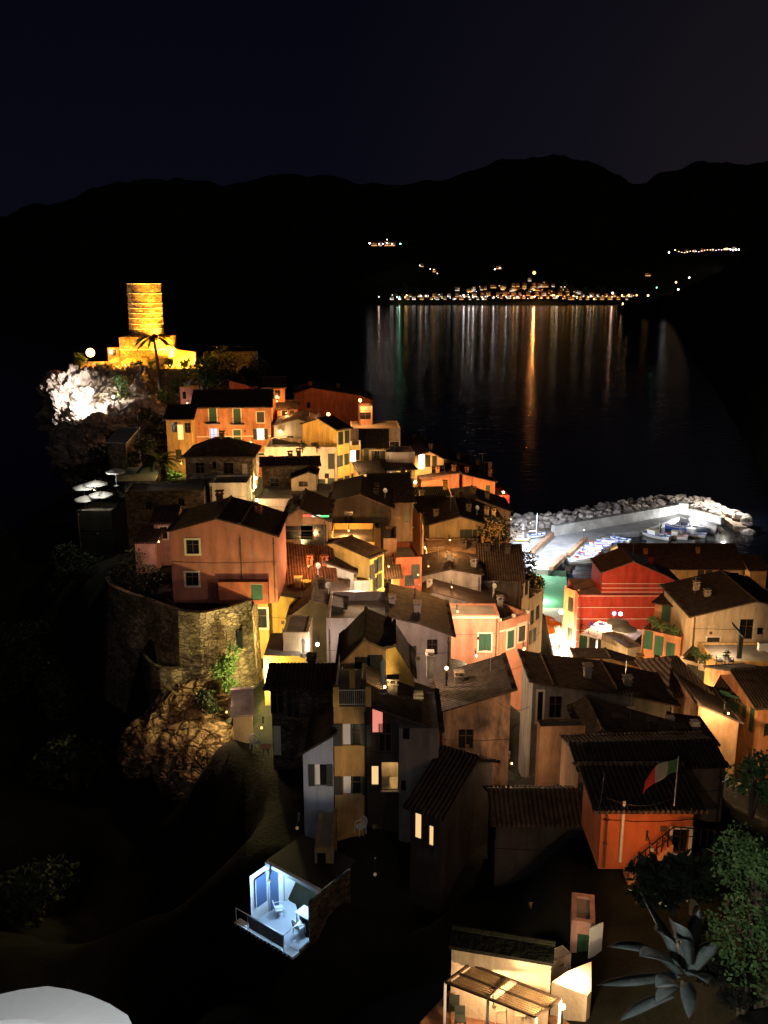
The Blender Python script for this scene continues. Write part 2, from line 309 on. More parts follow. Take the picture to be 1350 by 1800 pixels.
def house(label, tops, Y, yaw=None, D=8, bot=None, dn=3, wall='cream', roof='y', rise=1.8, pk=.5, ov=.35, wins=(), R_=(), L_=(), chim=(), para=0.9, name='house', cat='house', trim=None, roofmat=None, dish=(), ant=(), railing=False, stackh=None, gnd=True, group='houses of the old town', back=None):
    """tops: photo points along the top of the front wall, first and last are its corners. roof 'y': gable profile on the front wall; 'x': eaves on the front; 'flat': terrace; 'hip'"""
    A = atY(tops[0], Y)
    if yaw is None:
        B = atZ(tops[-1], A.z); yaw = math.atan2(B.y - A.y, B.x - A.x)
    u = Vector((math.cos(yaw), math.sin(yaw), 0)); v = Vector((-math.sin(yaw), math.cos(yaw), 0))
    pts = [atP(t, A, v) for t in tops]; prof = [((p - A).dot(u), p.z) for p in pts]; W = prof[-1][0]
    by = bot if bot is not None else max(t[1] for t in tops) + 40
    zb = atP((tops[0][0] * .5 + tops[-1][0] * .5, by), A, v).z; base = zb - dn
    root = empty(name, (A.x, A.y, base), yaw); tag(root, label, cat, group)
    prof = [(p[0], p[1] - base) for p in prof]
    if roof in ('x', 'flat', 'hip'):
        zz = sum(p[1] for p in prof) / len(prof) if yaw is None or len(prof) > 0 else 0
        prof = [(0, zz), (W, zz)]
    H = min(p[1] for p in prof)
    if gnd:
        for a_, b_ in ((0, 0), (1, 0), (0, 1), (1, 1), (.5, .5)): q = A + u * (W * a_) + v * (D * b_); GP.append((q.x, q.y, base + .4))
    def to_uv(p, which):
        if which == 'F': q = atP(p, A, v); return (q - A).dot(u), q.z - base
        if which == 'R': o = A + u * W; q = atP(p, o, u); return (q - o).dot(v), q.z - base
        q = atP(p, A, u); return D - (q - A).dot(v), q.z - base
    if not wins and name == 'house' and W > 3.6 and H > 4 and Y > 62 and roof != 'flat':
        wr = random.Random(label + 'w'); k_ = 1 if W < 5 else 2 if W < 9 else 3
        wins = [(('uv', W * (i + .5) / k_ + wr.uniform(-.4, .4), H - wr.uniform(1.1, 1.5)), wr.uniform(.7, 1), wr.uniform(1, 1.4), wr.choice(('s', 'f', 'so', 'k', 'sg'))) for i in range(k_) if wr.random() < .75]
    mb = MB(); todo = []
    for which, lst, span in (('F', wins, W), ('R', R_, D), ('L', L_, D), ('K', (), W)):
        m = plane_fn(which, W, D); holes = []
        for wdef in lst:
            (p, w_, h, st) = wdef; uu, vv = to_uv(p, which) if p[0] != 'uv' else p[1:]
            ok = uu - w_ / 2 > .08 and uu + w_ / 2 < span - .08 and vv + h / 2 < H - .05 and vv - h / 2 > .05
            for o in holes:
                if uu - w_ / 2 < o[1] + .03 and uu + w_ / 2 > o[0] - .03 and vv - h / 2 < o[3] + .03 and vv + h / 2 > o[2] - .03: ok = False
            if ok: holes.append((uu - w_ / 2, uu + w_ / 2, vv - h / 2, vv + h / 2))
            elif not (0 < uu < span): continue
            todo.append((m, uu, vv, w_, h, st, ok))
        wall_face(mb, m, span, H, holes)
    # gable parts
    th = .16
    if roof == 'y':
        top = [(x, z) for x, z in prof]; poly = [(0, H)] + [(W, H)] + top[::-1]
        pl = []
        for p in poly:
            if not pl or (abs(p[0] - pl[-1][0]) + abs(p[1] - pl[-1][1])) > 1e-4: pl.append(p)
        if abs(pl[0][0] - pl[-1][0]) + abs(pl[0][1] - pl[-1][1]) < 1e-4: pl.pop()
        if len(pl) > 2:
            for yy in (0, D): mb.add([(x, yy, z) for x, z in pl], [tuple(range(len(pl)))])
            for k in (0, -1):
                if prof[k][1] > H + .01: x, z = prof[k]; mb.add([(x, 0, H), (x, D, H), (x, D, z), (x, 0, z)], [(0, 1, 2, 3)])
        rp = list(prof); ext = lambda s_: (lambda y, x, z: (x, y, z))
        mf = lambda s_, t, z: (t, s_, z); e0, e1 = -ov, D + ov; span = W
    elif roof == 'x':
        if pk < .999:
            rp = [(0, H), (D * pk, H + rise), (D, H)] if pk > .001 else [(0, H), (D, H + rise)]
        else: rp = [(0, H), (D, H + rise)]
        for xx in (0, W): mb.add([(xx, a_, b_) for a_, b_ in rp] + ([(xx, D, H)] if rp[-1][1] > H + .01 else []), [tuple(range(len(rp) + (rp[-1][1] > H + .01)))])
        if rp[-1][1] > H + .01: mb.add([(0, D, H), (W, D, H), (W, D, H + rise), (0, D, H + rise)], [(0, 1, 2, 3)])
        mf = lambda s_, t, z: (s_, t, z); e0, e1 = -ov, W + ov; span = D
    wallo = mb.build('wall', M[wall], root)
    def rz(uu, vv):
        if roof == 'flat': return H
        t = uu * W if roof == 'y' else vv * D
        if roof == 'hip': return H + rise * min(1, 2 * min(uu, 1 - uu) * W / D, 2 * min(vv, 1 - vv))
        for (a_, za), (b_, zb_) in zip(rp[:-1], rp[1:]):
            if a_ <= t <= b_ + 1e-6 and b_ > a_: return za + (zb_ - za) * (t - a_) / (b_ - a_)
        return H
    if roof in ('x', 'y'):
        q = [p for i, p in enumerate(rp) if i == 0 or p[0] > rp[i - 1][0] + .01]
        if len(q) < 2: q = rp
        s0 = (q[1][1] - q[0][1]) / (q[1][0] - q[0][0]); s1 = (q[-1][1] - q[-2][1]) / (q[-1][0] - q[-2][0])
        q = [(q[0][0] - ov, q[0][1] - ov * s0)] + q[1:-1] + [(q[-1][0] + ov, q[-1][1] + ov * s1)]
        mb = MB(); n = len(q); off = .012
        vs = [mf(e, t, z + o_) for e in (e0, e1) for o_ in (off, th) for t, z in q]
        fs = []
        for i in range(n - 1):
            fs += [(i + 1, i, 2 * n + i, 2 * n + i + 1), (n + i, n + i + 1, 3 * n + i + 1, 3 * n + i), (i, i + 1, n + i + 1, n + i), (2 * n + i + 1, 2 * n + i, 3 * n + i, 3 * n + i + 1)]
        fs += [(0, n, 3 * n, 2 * n), (n - 1, 3 * n - 1, 4 * n - 1, 2 * n - 1)]
        mb.add(vs, fs)
        # half-round cover tiles along the verge/eave give the edge its scalloped line, plus ridge tiles
        k = int((e1 - e0) / .24) if roofmat is None else -1
        for t, z in ((q[0]), (q[-1])):
            for i in range(k + 1):
                s_ = e0 + (e1 - e0) * i / k; a_ = Vector(mf(s_, t, z + th)); inn = q[0] is (t, z)
                t2 = t + (.35 if t < span / 2 else -.35); sl = s0 if t < span / 2 else s1
                mb.bar(a_, mf(s_, t2, z + th + sl * (t2 - t)), .085, 5, .07)
        for t, z in q[1:-1]: mb.bar(mf(e0 - .02, t, z + th), mf(e1 + .02, t, z + th), .13, 6)
        ro = mb.build('roof', roofmat or TX[roof], root)
    elif roof == 'hip':
        mb = MB(); o = ov; hD = D / 2; a_ = min(hD, W / 2 - .2)
        vs = [(-o, -o, H - .1), (W + o, -o, H - .1), (W + o, D + o, H - .1), (-o, D + o, H - .1), (-o, -o, H + .04), (W + o, -o, H + .04), (W + o, D + o, H + .04), (-o, D + o, H + .04), (a_, hD, H + rise), (W - a_, hD, H + rise)]
        mb.add(vs, [(3, 2, 1, 0), (0, 1, 5, 4), (1, 2, 6, 5), (2, 3, 7, 6), (3, 0, 4, 7), (4, 5, 9, 8), (5, 6, 9), (6, 7, 8, 9), (7, 4, 8)])
        for a0, b0 in ((4, 8), (5, 9), (6, 9), (7, 8), (8, 9)): mb.bar(vs[a0], vs[b0], .12, 6)
        k = int((W + 2 * o) / .24)
        for i in range(k + 1): s_ = -o + (W + 2 * o) * i / k; mb.bar((s_, -o, H + .04), (s_, -o + .35, H + .04 + .35 * rise / hD), .085, 5)
        ro = mb.build('roof', roofmat or TX['x'], root)
    else:
        mb = MB(); mb.box(.01, W - .01, .01, D - .01, H - .2, H - para + .0 if False else H - .02); ro = mb.build('terrace_floor', M['paving'], root)
        if para > 0:
            mb = MB(); t = .22; z0 = H + .002; z1 = H + para
            mb.box(0, W, 0, t, z0, z1); mb.box(0, W, D - t, D, z0, z1); mb.box(0, t, t, D - t, z0, z1); mb.box(W - t, W, t, D - t, z0, z1)
            mb.build('parapet', M[wall], root)
        if railing:
            rail(root, [(.1, D - .1, H), (.1, .1, H), (W - .1, .1, H), (W - .1, D - .1, H)], 1.0)
            mb = MB(); k = max(1, round(W / 2.4))
            for i in range(k + 1): x = .15 + (W - .3) * i / k; mb.box(x - .14, x + .14, .02, .3, H, H + 1.1)
            mb.build('pillar', M['trim'], root)
    hr = random.Random(label)
    if roof in ('x', 'y') and W > 4 and D > 4 and len(chim) < 2: chim = tuple(chim) + ((hr.uniform(.15, .85), hr.uniform(.2, .7), hr.uniform(.4, .9)),)
    if roof in ('x', 'y') and W > 5 and D > 4 and not ant and hr.random() < .6: ant = ((hr.uniform(.2, .8), hr.uniform(.3, .7)),)
    if W > 4 and D > 3 and Y < 140 and name == 'house':
        x_ = W - .25 if hr.random() < .5 else .25; mb = MB(); mb.tube([(x_, -.12, .2), (x_, -.12, H - .5), (x_, -.02, H - .15)], .055, 6)
        for z_ in (1.5, 3.5, 5.5): mb.box(x_ - .09, x_ + .09, -.19, -.0, min(z_, H - .6), min(z_, H - .6) + .04)
        mb.build('drainpipe', M['bshut'], root)
        mb = MB(); z_ = H * hr.uniform(.6, .85); mb.tube([(W * i / 8, -.03 - .01, z_ - .12 * math.sin(math.pi * i / 8) * (1 + (i % 2) * .3)) for i in range(9)], .015, 4); mb.build('cable', M['iron'], root)
        if hr.random() < .5: mb = MB(); q_ = hr.uniform(.2, .8) * W; mb.box(q_ - .15, q_ + .15, -.05, -.003, z_ - .7, z_ - .4); mb.build('vent_grille', M['bshut'], root)
    for m, uu, vv, w_, h, st, ok in todo: window(root, m, uu, vv, w_, h, st, ok)
    if trim:      # string courses (v as fraction of H) and corner quoins
        mb = MB()
        for z in trim: q_ = .04 if wall == 'deepred' else .09; mb.box(-.03, W + .03, -.05, -.003, z * H - q_, z * H + q_)
        mb.build('string_course', M['trim'], root)
    for c_ in chim:
        uu, vv, h = c_[:3]; z = rz(uu, vv); x, y = uu * W, vv * D; s_ = .28
        mb = MB(); mb.box(x - s_, x + s_, y - s_, y + s_, z - .4, z + h); mb.box(x - s_ - .08, x + s_ + .08, y - s_ - .08, y + s_ + .08, z + h, z + h + .1)
        for a_, b_ in ((-1, -1), (1, -1), (1, 1), (-1, 1)): mb.box(x + a_ * .2 - .06, x + a_ * .2 + .06, y + b_ * .2 - .06, y + b_ * .2 + .06, z + h + .1, z + h + .35)
        mb.box(x - s_ - .1, x + s_ + .1, y - s_ - .1, y + s_ + .1, z + h + .35, z + h + .43); mb.build('chimney', M[wall], ro)
    for uu, vv in dish:
        z = rz(uu, vv); x, y = uu * W, vv * D; mb = MB(); mb.bar((x, y, z), (x, y, z + .9), .03, 5); c = Vector((x, y - .1, z + 1.1)); n = Vector((.5, -.8, .35)).normalized(); uu_ = n.orthogonal().normalized(); ww = n.cross(uu_)
        vs = [c - n * .12]; k = 12
        for rr, dd in ((.18, -.05), (.3, .04)):
            for i in range(k): t = 6.2832 * i / k; vs.append(c + (uu_ * math.cos(t) + ww * math.sin(t)) * rr + n * dd)
        fs = [(0, 1 + i, 1 + (i + 1) % k) for i in range(k)] + [(1 + i, 1 + k + i, 1 + k + (i + 1) % k, 1 + (i + 1) % k) for i in range(k)]
        mb.add(vs, fs); mb.bar(c - n * .1, c + n * .4 - ww * .1, .015, 4); mb.build('satellite_dish', M['plastic'], root)
    for uu, vv in ant:
        z = rz(uu, vv); x, y = uu * W, vv * D; mb = MB(); mb.bar((x, y, z - .1), (x, y, z + 2.2), .022, 5); mb.bar((x - .6, y, z + 2), (x + .6, y + .2, z + 2), .015, 4)
        for i in range(6): q = x - .55 + i * .22; mb.bar((q, y - .3, z + 2.01), (q, y + .45, z + 2.01), .01, 3)
        mb.build('antenna', M['steel'], root)
    return root, W, D, H, base, A, u, v

# ---------------------------------------------------------------- the houses of the town, far ones first
W_ = lambda f, X, Y, w_=1.0, h=1.5, st='s': (f(X, Y), w_, h, st)
# --- below the castle
house('tall orange house with iron balconies and one blue lit doorway below the castle', [c1(820, 717), c1(1216, 722)], 137, .08, 9, c1(0, 1050)[1], 2, 'orange', 'x', 1.9, .5, .45,
      [W_(c1, 922, 765, 1.1, 2.3, 'fsgB'), W_(c1, 1047, 768, 1.1, 2.3, 'fsgB'), W_(c1, 1168, 773, 1.1, 1.6, 'fs'), W_(c1, 928, 872, 1.1, 2.3, 'fbB'), W_(c1, 1048, 877, 1.1, 2.3, 'fsgB'), W_(c1, 1168, 860, 1.1, 1.6, 'fow'), W_(c1, 1168, 985, 1.1, 1.6, 'fsg')], trim=(.62, .36), chim=((.3, .7, .6), (.8, .6, .5)))
house('narrow ochre house with one lit doorway squeezed against the tall orange house', [c1(680, 785), c1(812, 780)], 133, .05, 7, c1(0, 1090)[1], 3, 'ochre', 'x', 1.4, .6, .4,
      [W_(c1, 724, 825, .9, 1.5, 'k'), W_(c1, 755, 850, .8, 2.2, 'lD'), W_(c1, 792, 828, .9, 1.5, 'k'), W_(c1, 745, 965, .9, 1.5, 's')])
house('low stone house with hipped roof and pale door before the tall orange house', [c1(778, 972), c1(1125, 978)], 118, .02, 7, c1(0, 1100)[1], 1.5, 'stone', 'hip', 1.9, .5, .45,
      [W_(c1, 855, 1035, 1.2, 1.4, 'ok'), W_(c1, 930, 1022, .5, .9, ''), W_(c1, 1003, 1036, 1.3, 1.4, ''), W_(c1, 1087, 1050, .7, 1.9, 'tD')], chim=((.5, .5, .5),))
house('small plain cream annex lit yellow beside the bright stair', [c1(905, 1122), c1(1097, 1122)], 112, .02, 5, c1(0, 1235)[1], 2, 'white', 'flat', para=.25, L_=())
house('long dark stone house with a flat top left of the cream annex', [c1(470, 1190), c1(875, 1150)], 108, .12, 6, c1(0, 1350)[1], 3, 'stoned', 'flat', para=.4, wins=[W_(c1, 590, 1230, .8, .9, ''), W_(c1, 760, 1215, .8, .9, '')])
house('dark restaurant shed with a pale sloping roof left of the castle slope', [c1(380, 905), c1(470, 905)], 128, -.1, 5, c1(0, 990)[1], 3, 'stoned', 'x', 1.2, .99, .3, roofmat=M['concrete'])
house('small red roofed house beside the bush behind the tall orange house', [c1(1180, 625), c1(1293, 620)], 152, .1, 8, c1(0, 690)[1], 3, 'orange', 'x', 1.3, .5, .3,
      [W_(c1, 1195, 655, .8, 1.2, ''), W_(c1, 1255, 655, .9, 1.4, '')])
house('long rust red gabled roof house right of the castle bushes', [c1(1005, 585), c1(1085, 605), c1(1180, 635)], 156, 0, 9, c1(0, 700)[1], 3, 'rust', 'y', 1, .5, .3)
house('big rust red warehouse-like house high on the ridge beside the globe lamp', [c2(262, 140), c2(345, 114), c2(575, 150), c2(632, 172)], 163, .05, 10, c2(0, 265)[1], 3, 'rust', 'y', 1, .5, .3, [W_(c2, 330, 195, .7, 1.0, '')], chim=((.2, .3, .5),))
house('low orange lit house front under the big rust red house', [c2(182, 218), c2(272, 208)], 150, .05, 6, c2(0, 275)[1], 3, 'orange', 'x', .9, .5, .3, [W_(c2, 215, 240, .8, 1.3, 'f'), W_(c2, 250, 238, .8, 1.3, '')])
house('pinkish roof turret with a small terrace under the globe lamp', [c2(573, 222), c2(633, 220)], 148, .1, 4, c2(0, 300)[1], 3, 'pink', 'flat', para=.7, wins=[W_(c2, 600, 245, 1.8, 1.1, 'k')], railing=False)
# --- cream block above the square of stairs
house('grey gabled house with a wall lamp behind the planted terrace', [c2(165, 292), c2(280, 262), c2(462, 318)], 139, 0, 9, c2(0, 415)[1], 4, 'grey', 'y', 1, .5, .4,
      [W_(c2, 245, 370, 1, 1.9, ''), W_(c2, 330, 372, 1.6, 1.9, ''), W_(c2, 420, 370, .9, 1.7, 'k')], chim=((.85, .2, .9), (.5, .6, .5)), dish=((.7, .4),))
house('cream house with a planted roof terrace and glowing lower wall', [c2(122, 420), c2(462, 416)], 129, .0, 8, c2(0, 640)[1], 2, 'cream', 'flat', para=.75,
      wins=[W_(c2, 152, 462, .7, 1.8, 's'), W_(c2, 439, 462, 1.0, 2.3, 's'), W_(c2, 437, 578, 1.0, 2.3, 's'), W_(c2, 417, 530, .6, .7, ''), W_(c2, 395, 570, .9, 1.5, 's')])
house('tall yellow lit corner house with dark shutters facing the lane', [c2(466, 320), c2(528, 298)], 129.5, .75, 8, c2(0, 625)[1], 2, 'yellow', 'x', 1.2, .5, .3,
      [W_(c2, 484, 352, 1, 1.9, 's'), W_(c2, 514, 345, 1, 1.9, 's'), W_(c2, 480, 460, 1, 1.7, 's'), W_(c2, 512, 452, 1, 1.7, 's'), W_(c2, 482, 568, 1, 1.7, 's'), W_(c2, 514, 556, 1, 1.7, 's')])
house('yellow house with a small lit balcony next to the tall corner house', [c2(528, 405), c2(578, 396)], 131, .6, 7, c2(0, 615)[1], 2, 'yellow', 'flat', para=.5, wins=[W_(c2, 541, 436, .9, 1.6, 'w'), W_(c2, 562, 432, .9, 1.5, 's'), W_(c2, 545, 545, .9, 1.7, 's')], railing=True)
house('long beige wall house with a pale door under the ridge top', [c2(532, 302), c2(766, 316)], 143, .05, 8, c2(0, 400)[1], 3, 'cream', 'flat', para=.15, wins=[W_(c2, 738, 382, 1.4, .9, 'f')])
house('ochre house with a broad dark roof and open shutters mid slope', [c2(578, 392), c2(700, 404)], 133, .0, 7, c2(0, 500)[1], 3, 'ochre', 'x', 2.0, .6, .4,
      [W_(c2, 604, 430, .8, 1.8, 's'), W_(c2, 656, 440, .8, 1.8, 'o'), W_(c2, 684, 440, .6, 1.8, 's')])
house('little grey rooftop room between the ochre house and the bright doorway', [c2(700, 430), c2(835, 424)], 132, .1, 5, c2(0, 490)[1], 3, 'mauve', 'flat', para=.3, chim=((.3, .5, .8),))
house('cream gabled house with a blazing doorway near the skyline', [c2(835, 436), c2(903, 417), c2(972, 452)], 149, .15, 8, c2(0, 560)[1], 3, 'cream', 'y', 1, .5, .4,
      [W_(c2, 866, 462, .9, 2.4, 'wD'), W_(c2, 897, 460, .8, 2, 's'), W_(c2, 928, 462, .8, 1.9, 's'), W_(c2, 945, 500, 2.2, 1.4, '')])
house('dark low gabled roof behind the blazing doorway house', [c2(775, 380), c2(850, 372), c2(965, 418)], 158, .0, 8, c2(0, 450)[1], 3, 'dark', 'y', 1, .5, .3, chim=((.3, .3, .7), (.6, .6, .6)), ant=((.5, .4),))
house('long brown terraced house stepping down to the sea on the skyline', [c2(972, 448), c2(1090, 478), c2(1202, 522)], 160, -.1, 9, c2(0, 580)[1], 3, 'brown', 'y', 1, .5, .25, chim=((.3, .2, .9), (.7, .3, .6), (.95, .2, 1.2)), ant=((.55, .4), (.8, .6)))
house('orange brown house with a low dark gable left of the roof gutter pipe', [c2(865, 545), c2(990, 524), c2(1046, 518)], 147, .12, 8, c2(0, 660)[1], 3, 'orange', 'y', 1, .5, .35, [W_(c2, 928, 600, 1.3, 1.3, 'k')], chim=((.9, .2, .8),))
house('orange brown house with a long sloping roof right of the roof gutter pipe', [c2(1062, 524), c2(1216, 560)], 148, .0, 8, c2(0, 680)[1], 3, 'orange', 'y', 1, .5, .35, chim=((.15, .2, .7), (.9, .4, .9)))
house('glowing deep red house at the far end above the sea', [c2(1180, 600), c2(1212, 598)], 152, .1, 6, c2(0, 690)[1], 3, 'deepred', 'flat', para=.2)
house('low deep red house end with a rooftop lamp beside the sea', [c2(1213, 640), c2(1284, 634)], 150, .1, 6, c2(0, 740)[1], 3, 'deepred', 'flat', para=.5, railing=False)
house('ochre house with dim brown front and small windows under the broad roof', [c2(576, 530), c2(690, 508)], 127, .25, 7, c2(0, 610)[1], 3, 'ochre', 'x', .8, .6, .3, [W_(c2, 584, 565, .9, 1.6, 's'), W_(c2, 620, 550, .9, 1.8, 's')])
house('bright narrow yellow house row with small dark windows by the lane lamp', [c2(690, 524), c2(836, 486)], 129, .35, 7, c2(0, 610)[1], 3, 'yellow', 'x', 1.0, .6, .3,
      [W_(c2, 737, 522, .7, 1.1, 's'), W_(c2, 779, 522, .7, 1.1, 's'), W_(c2, 808, 516, .7, 1.2, 's'), W_(c2, 724, 562, 1, 1.6, ''), W_(c2, 800, 556, .8, 1.2, 'k'), W_(c2, 822, 560, .6, 1.2, 's')])
# --- ruin with roof terrace
house('pinkish brown house with a cluttered roof terrace of low pillars', [c2(92, 638), c2(430, 640)], 110, .0, 9, c2(0, 730)[1], 3, 'mauve', 'flat', para=.0, wins=[])
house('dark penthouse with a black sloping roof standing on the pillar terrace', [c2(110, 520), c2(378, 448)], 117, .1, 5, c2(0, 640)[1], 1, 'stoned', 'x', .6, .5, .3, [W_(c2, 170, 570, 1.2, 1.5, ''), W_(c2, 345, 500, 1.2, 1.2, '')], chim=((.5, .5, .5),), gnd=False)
house('small gabled hut on the pillar terrace in front of the dark penthouse', [c2(248, 545), c2(330, 513), c2(366, 525)], 114.5, .0, 3, c2(0, 640)[1], .5, 'cream', 'y', 1, .5, .25, [W_(c2, 305, 570, 1.2, .7, 'k')], gnd=False)
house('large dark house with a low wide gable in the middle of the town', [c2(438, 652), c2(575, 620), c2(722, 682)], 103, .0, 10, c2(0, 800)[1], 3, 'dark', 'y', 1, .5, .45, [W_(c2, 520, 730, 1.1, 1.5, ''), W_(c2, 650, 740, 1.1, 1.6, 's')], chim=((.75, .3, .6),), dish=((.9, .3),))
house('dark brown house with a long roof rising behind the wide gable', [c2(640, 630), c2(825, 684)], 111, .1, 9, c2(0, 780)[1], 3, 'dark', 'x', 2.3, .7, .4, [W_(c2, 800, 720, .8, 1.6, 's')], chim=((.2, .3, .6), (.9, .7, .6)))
house('cream lit top storey above the orange alley wall', [c2(860, 664), c2(1003, 645)], 121, .12, 7, c2(0, 720)[1], 3, 'yellow', 'x', 1.0, .6, .4, chim=((.1, .2, .6), (.98, .5, 1)))
house('bright orange alley house catching the lamp beside the closed green parasol', [c2(862, 722), c2(1003, 682)], 114, .2, 7, c2(0, 940)[1], 3, 'orange', 'x', 1.0, .6, .4, [W_(c2, 876, 790, .5, 1.3, 's')])
house('olive house with a wide flat gable and plain wall right of the orange alley house', [c2(903, 762), c2(1050, 722), c2(1152, 752)], 106, .0, 9, c2(0, 850)[1], 3, 'olive', 'y', 1, .5, .5, chim=((.15, .3, .6), (.8, .4, .7)), dish=((.95, .3),))
house('olive house with its dark roof running down to the harbour side', [c2(1152, 722), c2(1262, 765)], 117, .05, 9, c2(0, 830)[1], 3, 'ochre', 'y', 1, .5, .4, chim=((.3, .2, .9), (.7, .4, .7)))
house('dark roof with many chimneys behind the two olive houses', [c2(1030, 655), c2(1130, 640), c2(1290, 700)], 128, .0, 8, c2(0, 760)[1], 3, 'brown', 'y', 1, .5, .3, chim=((.1, .2, .8), (.35, .3, .9), (.6, .3, .8)), ant=((.3, .5),))
house('low house with a pale dusty flat roof in front of the olive houses', [c2(902, 885), c2(1085, 883)], 105, .05, 7, c2(0, 930)[1], 3, 'dark', 'x', 1.9, .99, .2, roofmat=M['mauve'])
house('low brown house with a sagging roof left of the dark treetops', [c2(905, 935), c2(1150, 945)], 99.5, .0, 6, c2(0, 1000)[1], 3, 'dark', 'x', 1.0, .9, .2, chim=((.7, .5, .8), (.93, .6, .8)), roofmat=M['brown'])
# --- centre
house('cream house with a planted balcony terrace left of the narrow lane', [c2(425, 866), c2(642, 884)], 93, .0, 8, c2(0, 960)[1], 3, 'yellow', 'flat', para=.7, wins=[W_(c2, 515, 890, 1.6, .6, 'k')])
house('mauve upper terrace house behind the planted balcony terrace', [c2(425, 785), c2(672, 796)], 101, .0, 3, c2(0, 880)[1], 3, 'cream', 'flat', para=.3, wins=[])
house('pinkish stone house with a deep shadowed loggia beside the red house', [c2(215, 735), c2(285, 688), c2(418, 742)], 87, .0, 8, c2(0, 985)[1], 2, 'brown', 'y', 1, .5, .4, [W_(c2, 320, 866, .9, .9, ''), W_(c2, 355, 840, 2.6, 3.4, 'k'), W_(c2, 285, 800, 2.8, 1.4, '')])
house('white gabled house wall lit pale beside the narrow stepped lane', [c2(417, 944), c2(545, 988)], 84, .0, 8, c2(0, 1150)[1], 2, 'white', 'y', 1, .5, .4, [W_(c2, 410, 972, .6, 1.2, '')], chim=((.9, .3, .6),), dish=((.95, .2),))
house('white low extension in front of the pale gabled house', [c2(545, 1042), c2(622, 1044)], 83, .0, 6, c2(0, 1150)[1], 2, 'white', 'flat', para=.3)
house('tall narrow yellow lane house with half open shutters', [c2(622, 930), c2(688, 884)], 84, .95, 7, c2(0, 1130)[1], 2, 'yellow', 'x', .8, .6, .3,
      [W_(c2, 632, 985, .8, 1.5, 's'), W_(c2, 650, 962, .8, 1.5, 's'), W_(c2, 668, 948, .8, 1.5, 's'), W_(c2, 645, 1050, .8, 1.5, 's'), W_(c2, 665, 1030, .8, 1.5, 's')])
house('small cream house with a single dark window at the foot of the narrow lane', [c2(684, 1006), c2(762, 1016)], 89, .1, 6, c2(0, 1140)[1], 2, 'yellow', 'x', 1.0, .5, .35, [W_(c2, 703, 1040, .9, 1.0, 'f')])
house('rust brown house with a walled terrace right of the narrow lane', [c2(745, 950), c2(868, 936)], 91, .15, 6, c2(0, 1060)[1], 2, 'rust', 'flat', para=.6, wins=[W_(c2, 810, 1028, 1, 1.2, 's'), W_(c2, 838, 985, .9, 1.6, 's')])
house('rust brown stair tower joined to the walled terrace house', [c2(686, 838), c2(748, 842)], 93, .0, 5, c2(0, 1000)[1], 2, 'brown', 'flat', para=.3, wins=[W_(c2, 715, 930, .6, .8, '')])
house('low cream building with a stepped parapet behind the grey gable', [c2(865, 1006), c2(1005, 975), c2(1150, 1000)], 94, .0, 7, c2(0, 1080)[1], 2, 'grey', 'y', 1, .5, .25, chim=((.9, .3, .7), (.5, .4, .5)))
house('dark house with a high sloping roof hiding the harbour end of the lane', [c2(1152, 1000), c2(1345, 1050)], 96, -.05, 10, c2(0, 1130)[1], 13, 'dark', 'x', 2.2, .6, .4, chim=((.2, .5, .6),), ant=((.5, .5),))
house('cream lane house facade with lit shutters near the festive square', [c4(1082, 520), c4(1138, 470)], 97, .95, 7, c4(0, 640)[1], 13, 'cream', 'x', .8, .7, .3, [W_(c4, 1096, 555, .8, 1.6, 's'), W_(c4, 1122, 535, .8, 1.6, 's')])
house('tall cream house with terraces in the row facing the festive square', [c4(1125, 640), c4(1212, 578)], 101, .95, 8, c4(0, 860)[1], 13, 'cream', 'flat', para=.9, wins=[W_(c4, 1152, 690, 1, 1.8, 's'), W_(c4, 1182, 665, 1, 1.8, 's'), W_(c4, 1140, 800, 1, 1.8, 's'), W_(c4, 1165, 785, 1, 1.8, 's')], railing=True)
house('cream end house of the lane row beside the green water', [c4(1150, 540), c4(1205, 500)], 112, 1.0, 8, c4(0, 700)[1], 13, 'yellow', 'flat', para=.8, wins=[W_(c4, 1165, 590, .9, 1.6, 's'), W_(c4, 1190, 570, .9, 1.6, 's')])
# --- peach house and neighbours
house('peach house front with white cornice and one green shuttered window', [c4(555, 682), c4(975, 692)], 86, .0, 3.4, c4(0, 915)[1], 3, 'peach', 'flat', para=.16, wins=[W_(c4, 897, 825, 1.25, 1.85, 'fsg')], trim=(.99,))
house('peach lane side of the peach house with cream string course and open shutters', [c4(975, 770), c4(1138, 694)], 86.3, .62, 6, c4(0, 900)[1], 13, 'peach', 'flat', para=.8, wins=[W_(c4, 1036, 808, 1.0, 1.9, 'fsg'), W_(c4, 1097, 772, 1.0, 1.9, 'fs')], railing=True, trim=(.985,))
house('grey gabled attic with a stained wall above the peach house', [c4(440, 645), c4(618, 552), c4(1012, 658)], 90, .0, 9, c4(0, 690)[1], 4, 'grey', 'y', 1, .5, .45, chim=((.95, .1, .8), (.28, .2, .6)), ant=((.9, .3),), dish=((.93, .5),))
house('dark low roof with vent pipes left of the grey gabled attic', [c4(385, 592), c4(590, 540)], 93, .2, 7, c4(0, 700)[1], 4, 'dark', 'x', 1.0, .6, .4, chim=((.3, .3, .5), (.85, .3, .5)))
house('mauve grey house with a blank wall and long descending roof edge', [c4(382, 688), c4(540, 722), c4(716, 786)], 72, .0, 8, c4(0, 915)[1], 4, 'mauve', 'y', 1, .5, .35, chim=((.05, .4, .5),))
house('mauve grey roof terrace with a parapet left of the descending roof', [c4(42, 752), c4(380, 742)], 71.9, .0, 7, c4(0, 915)[1], 4, 'mauve', 'flat', para=.85)
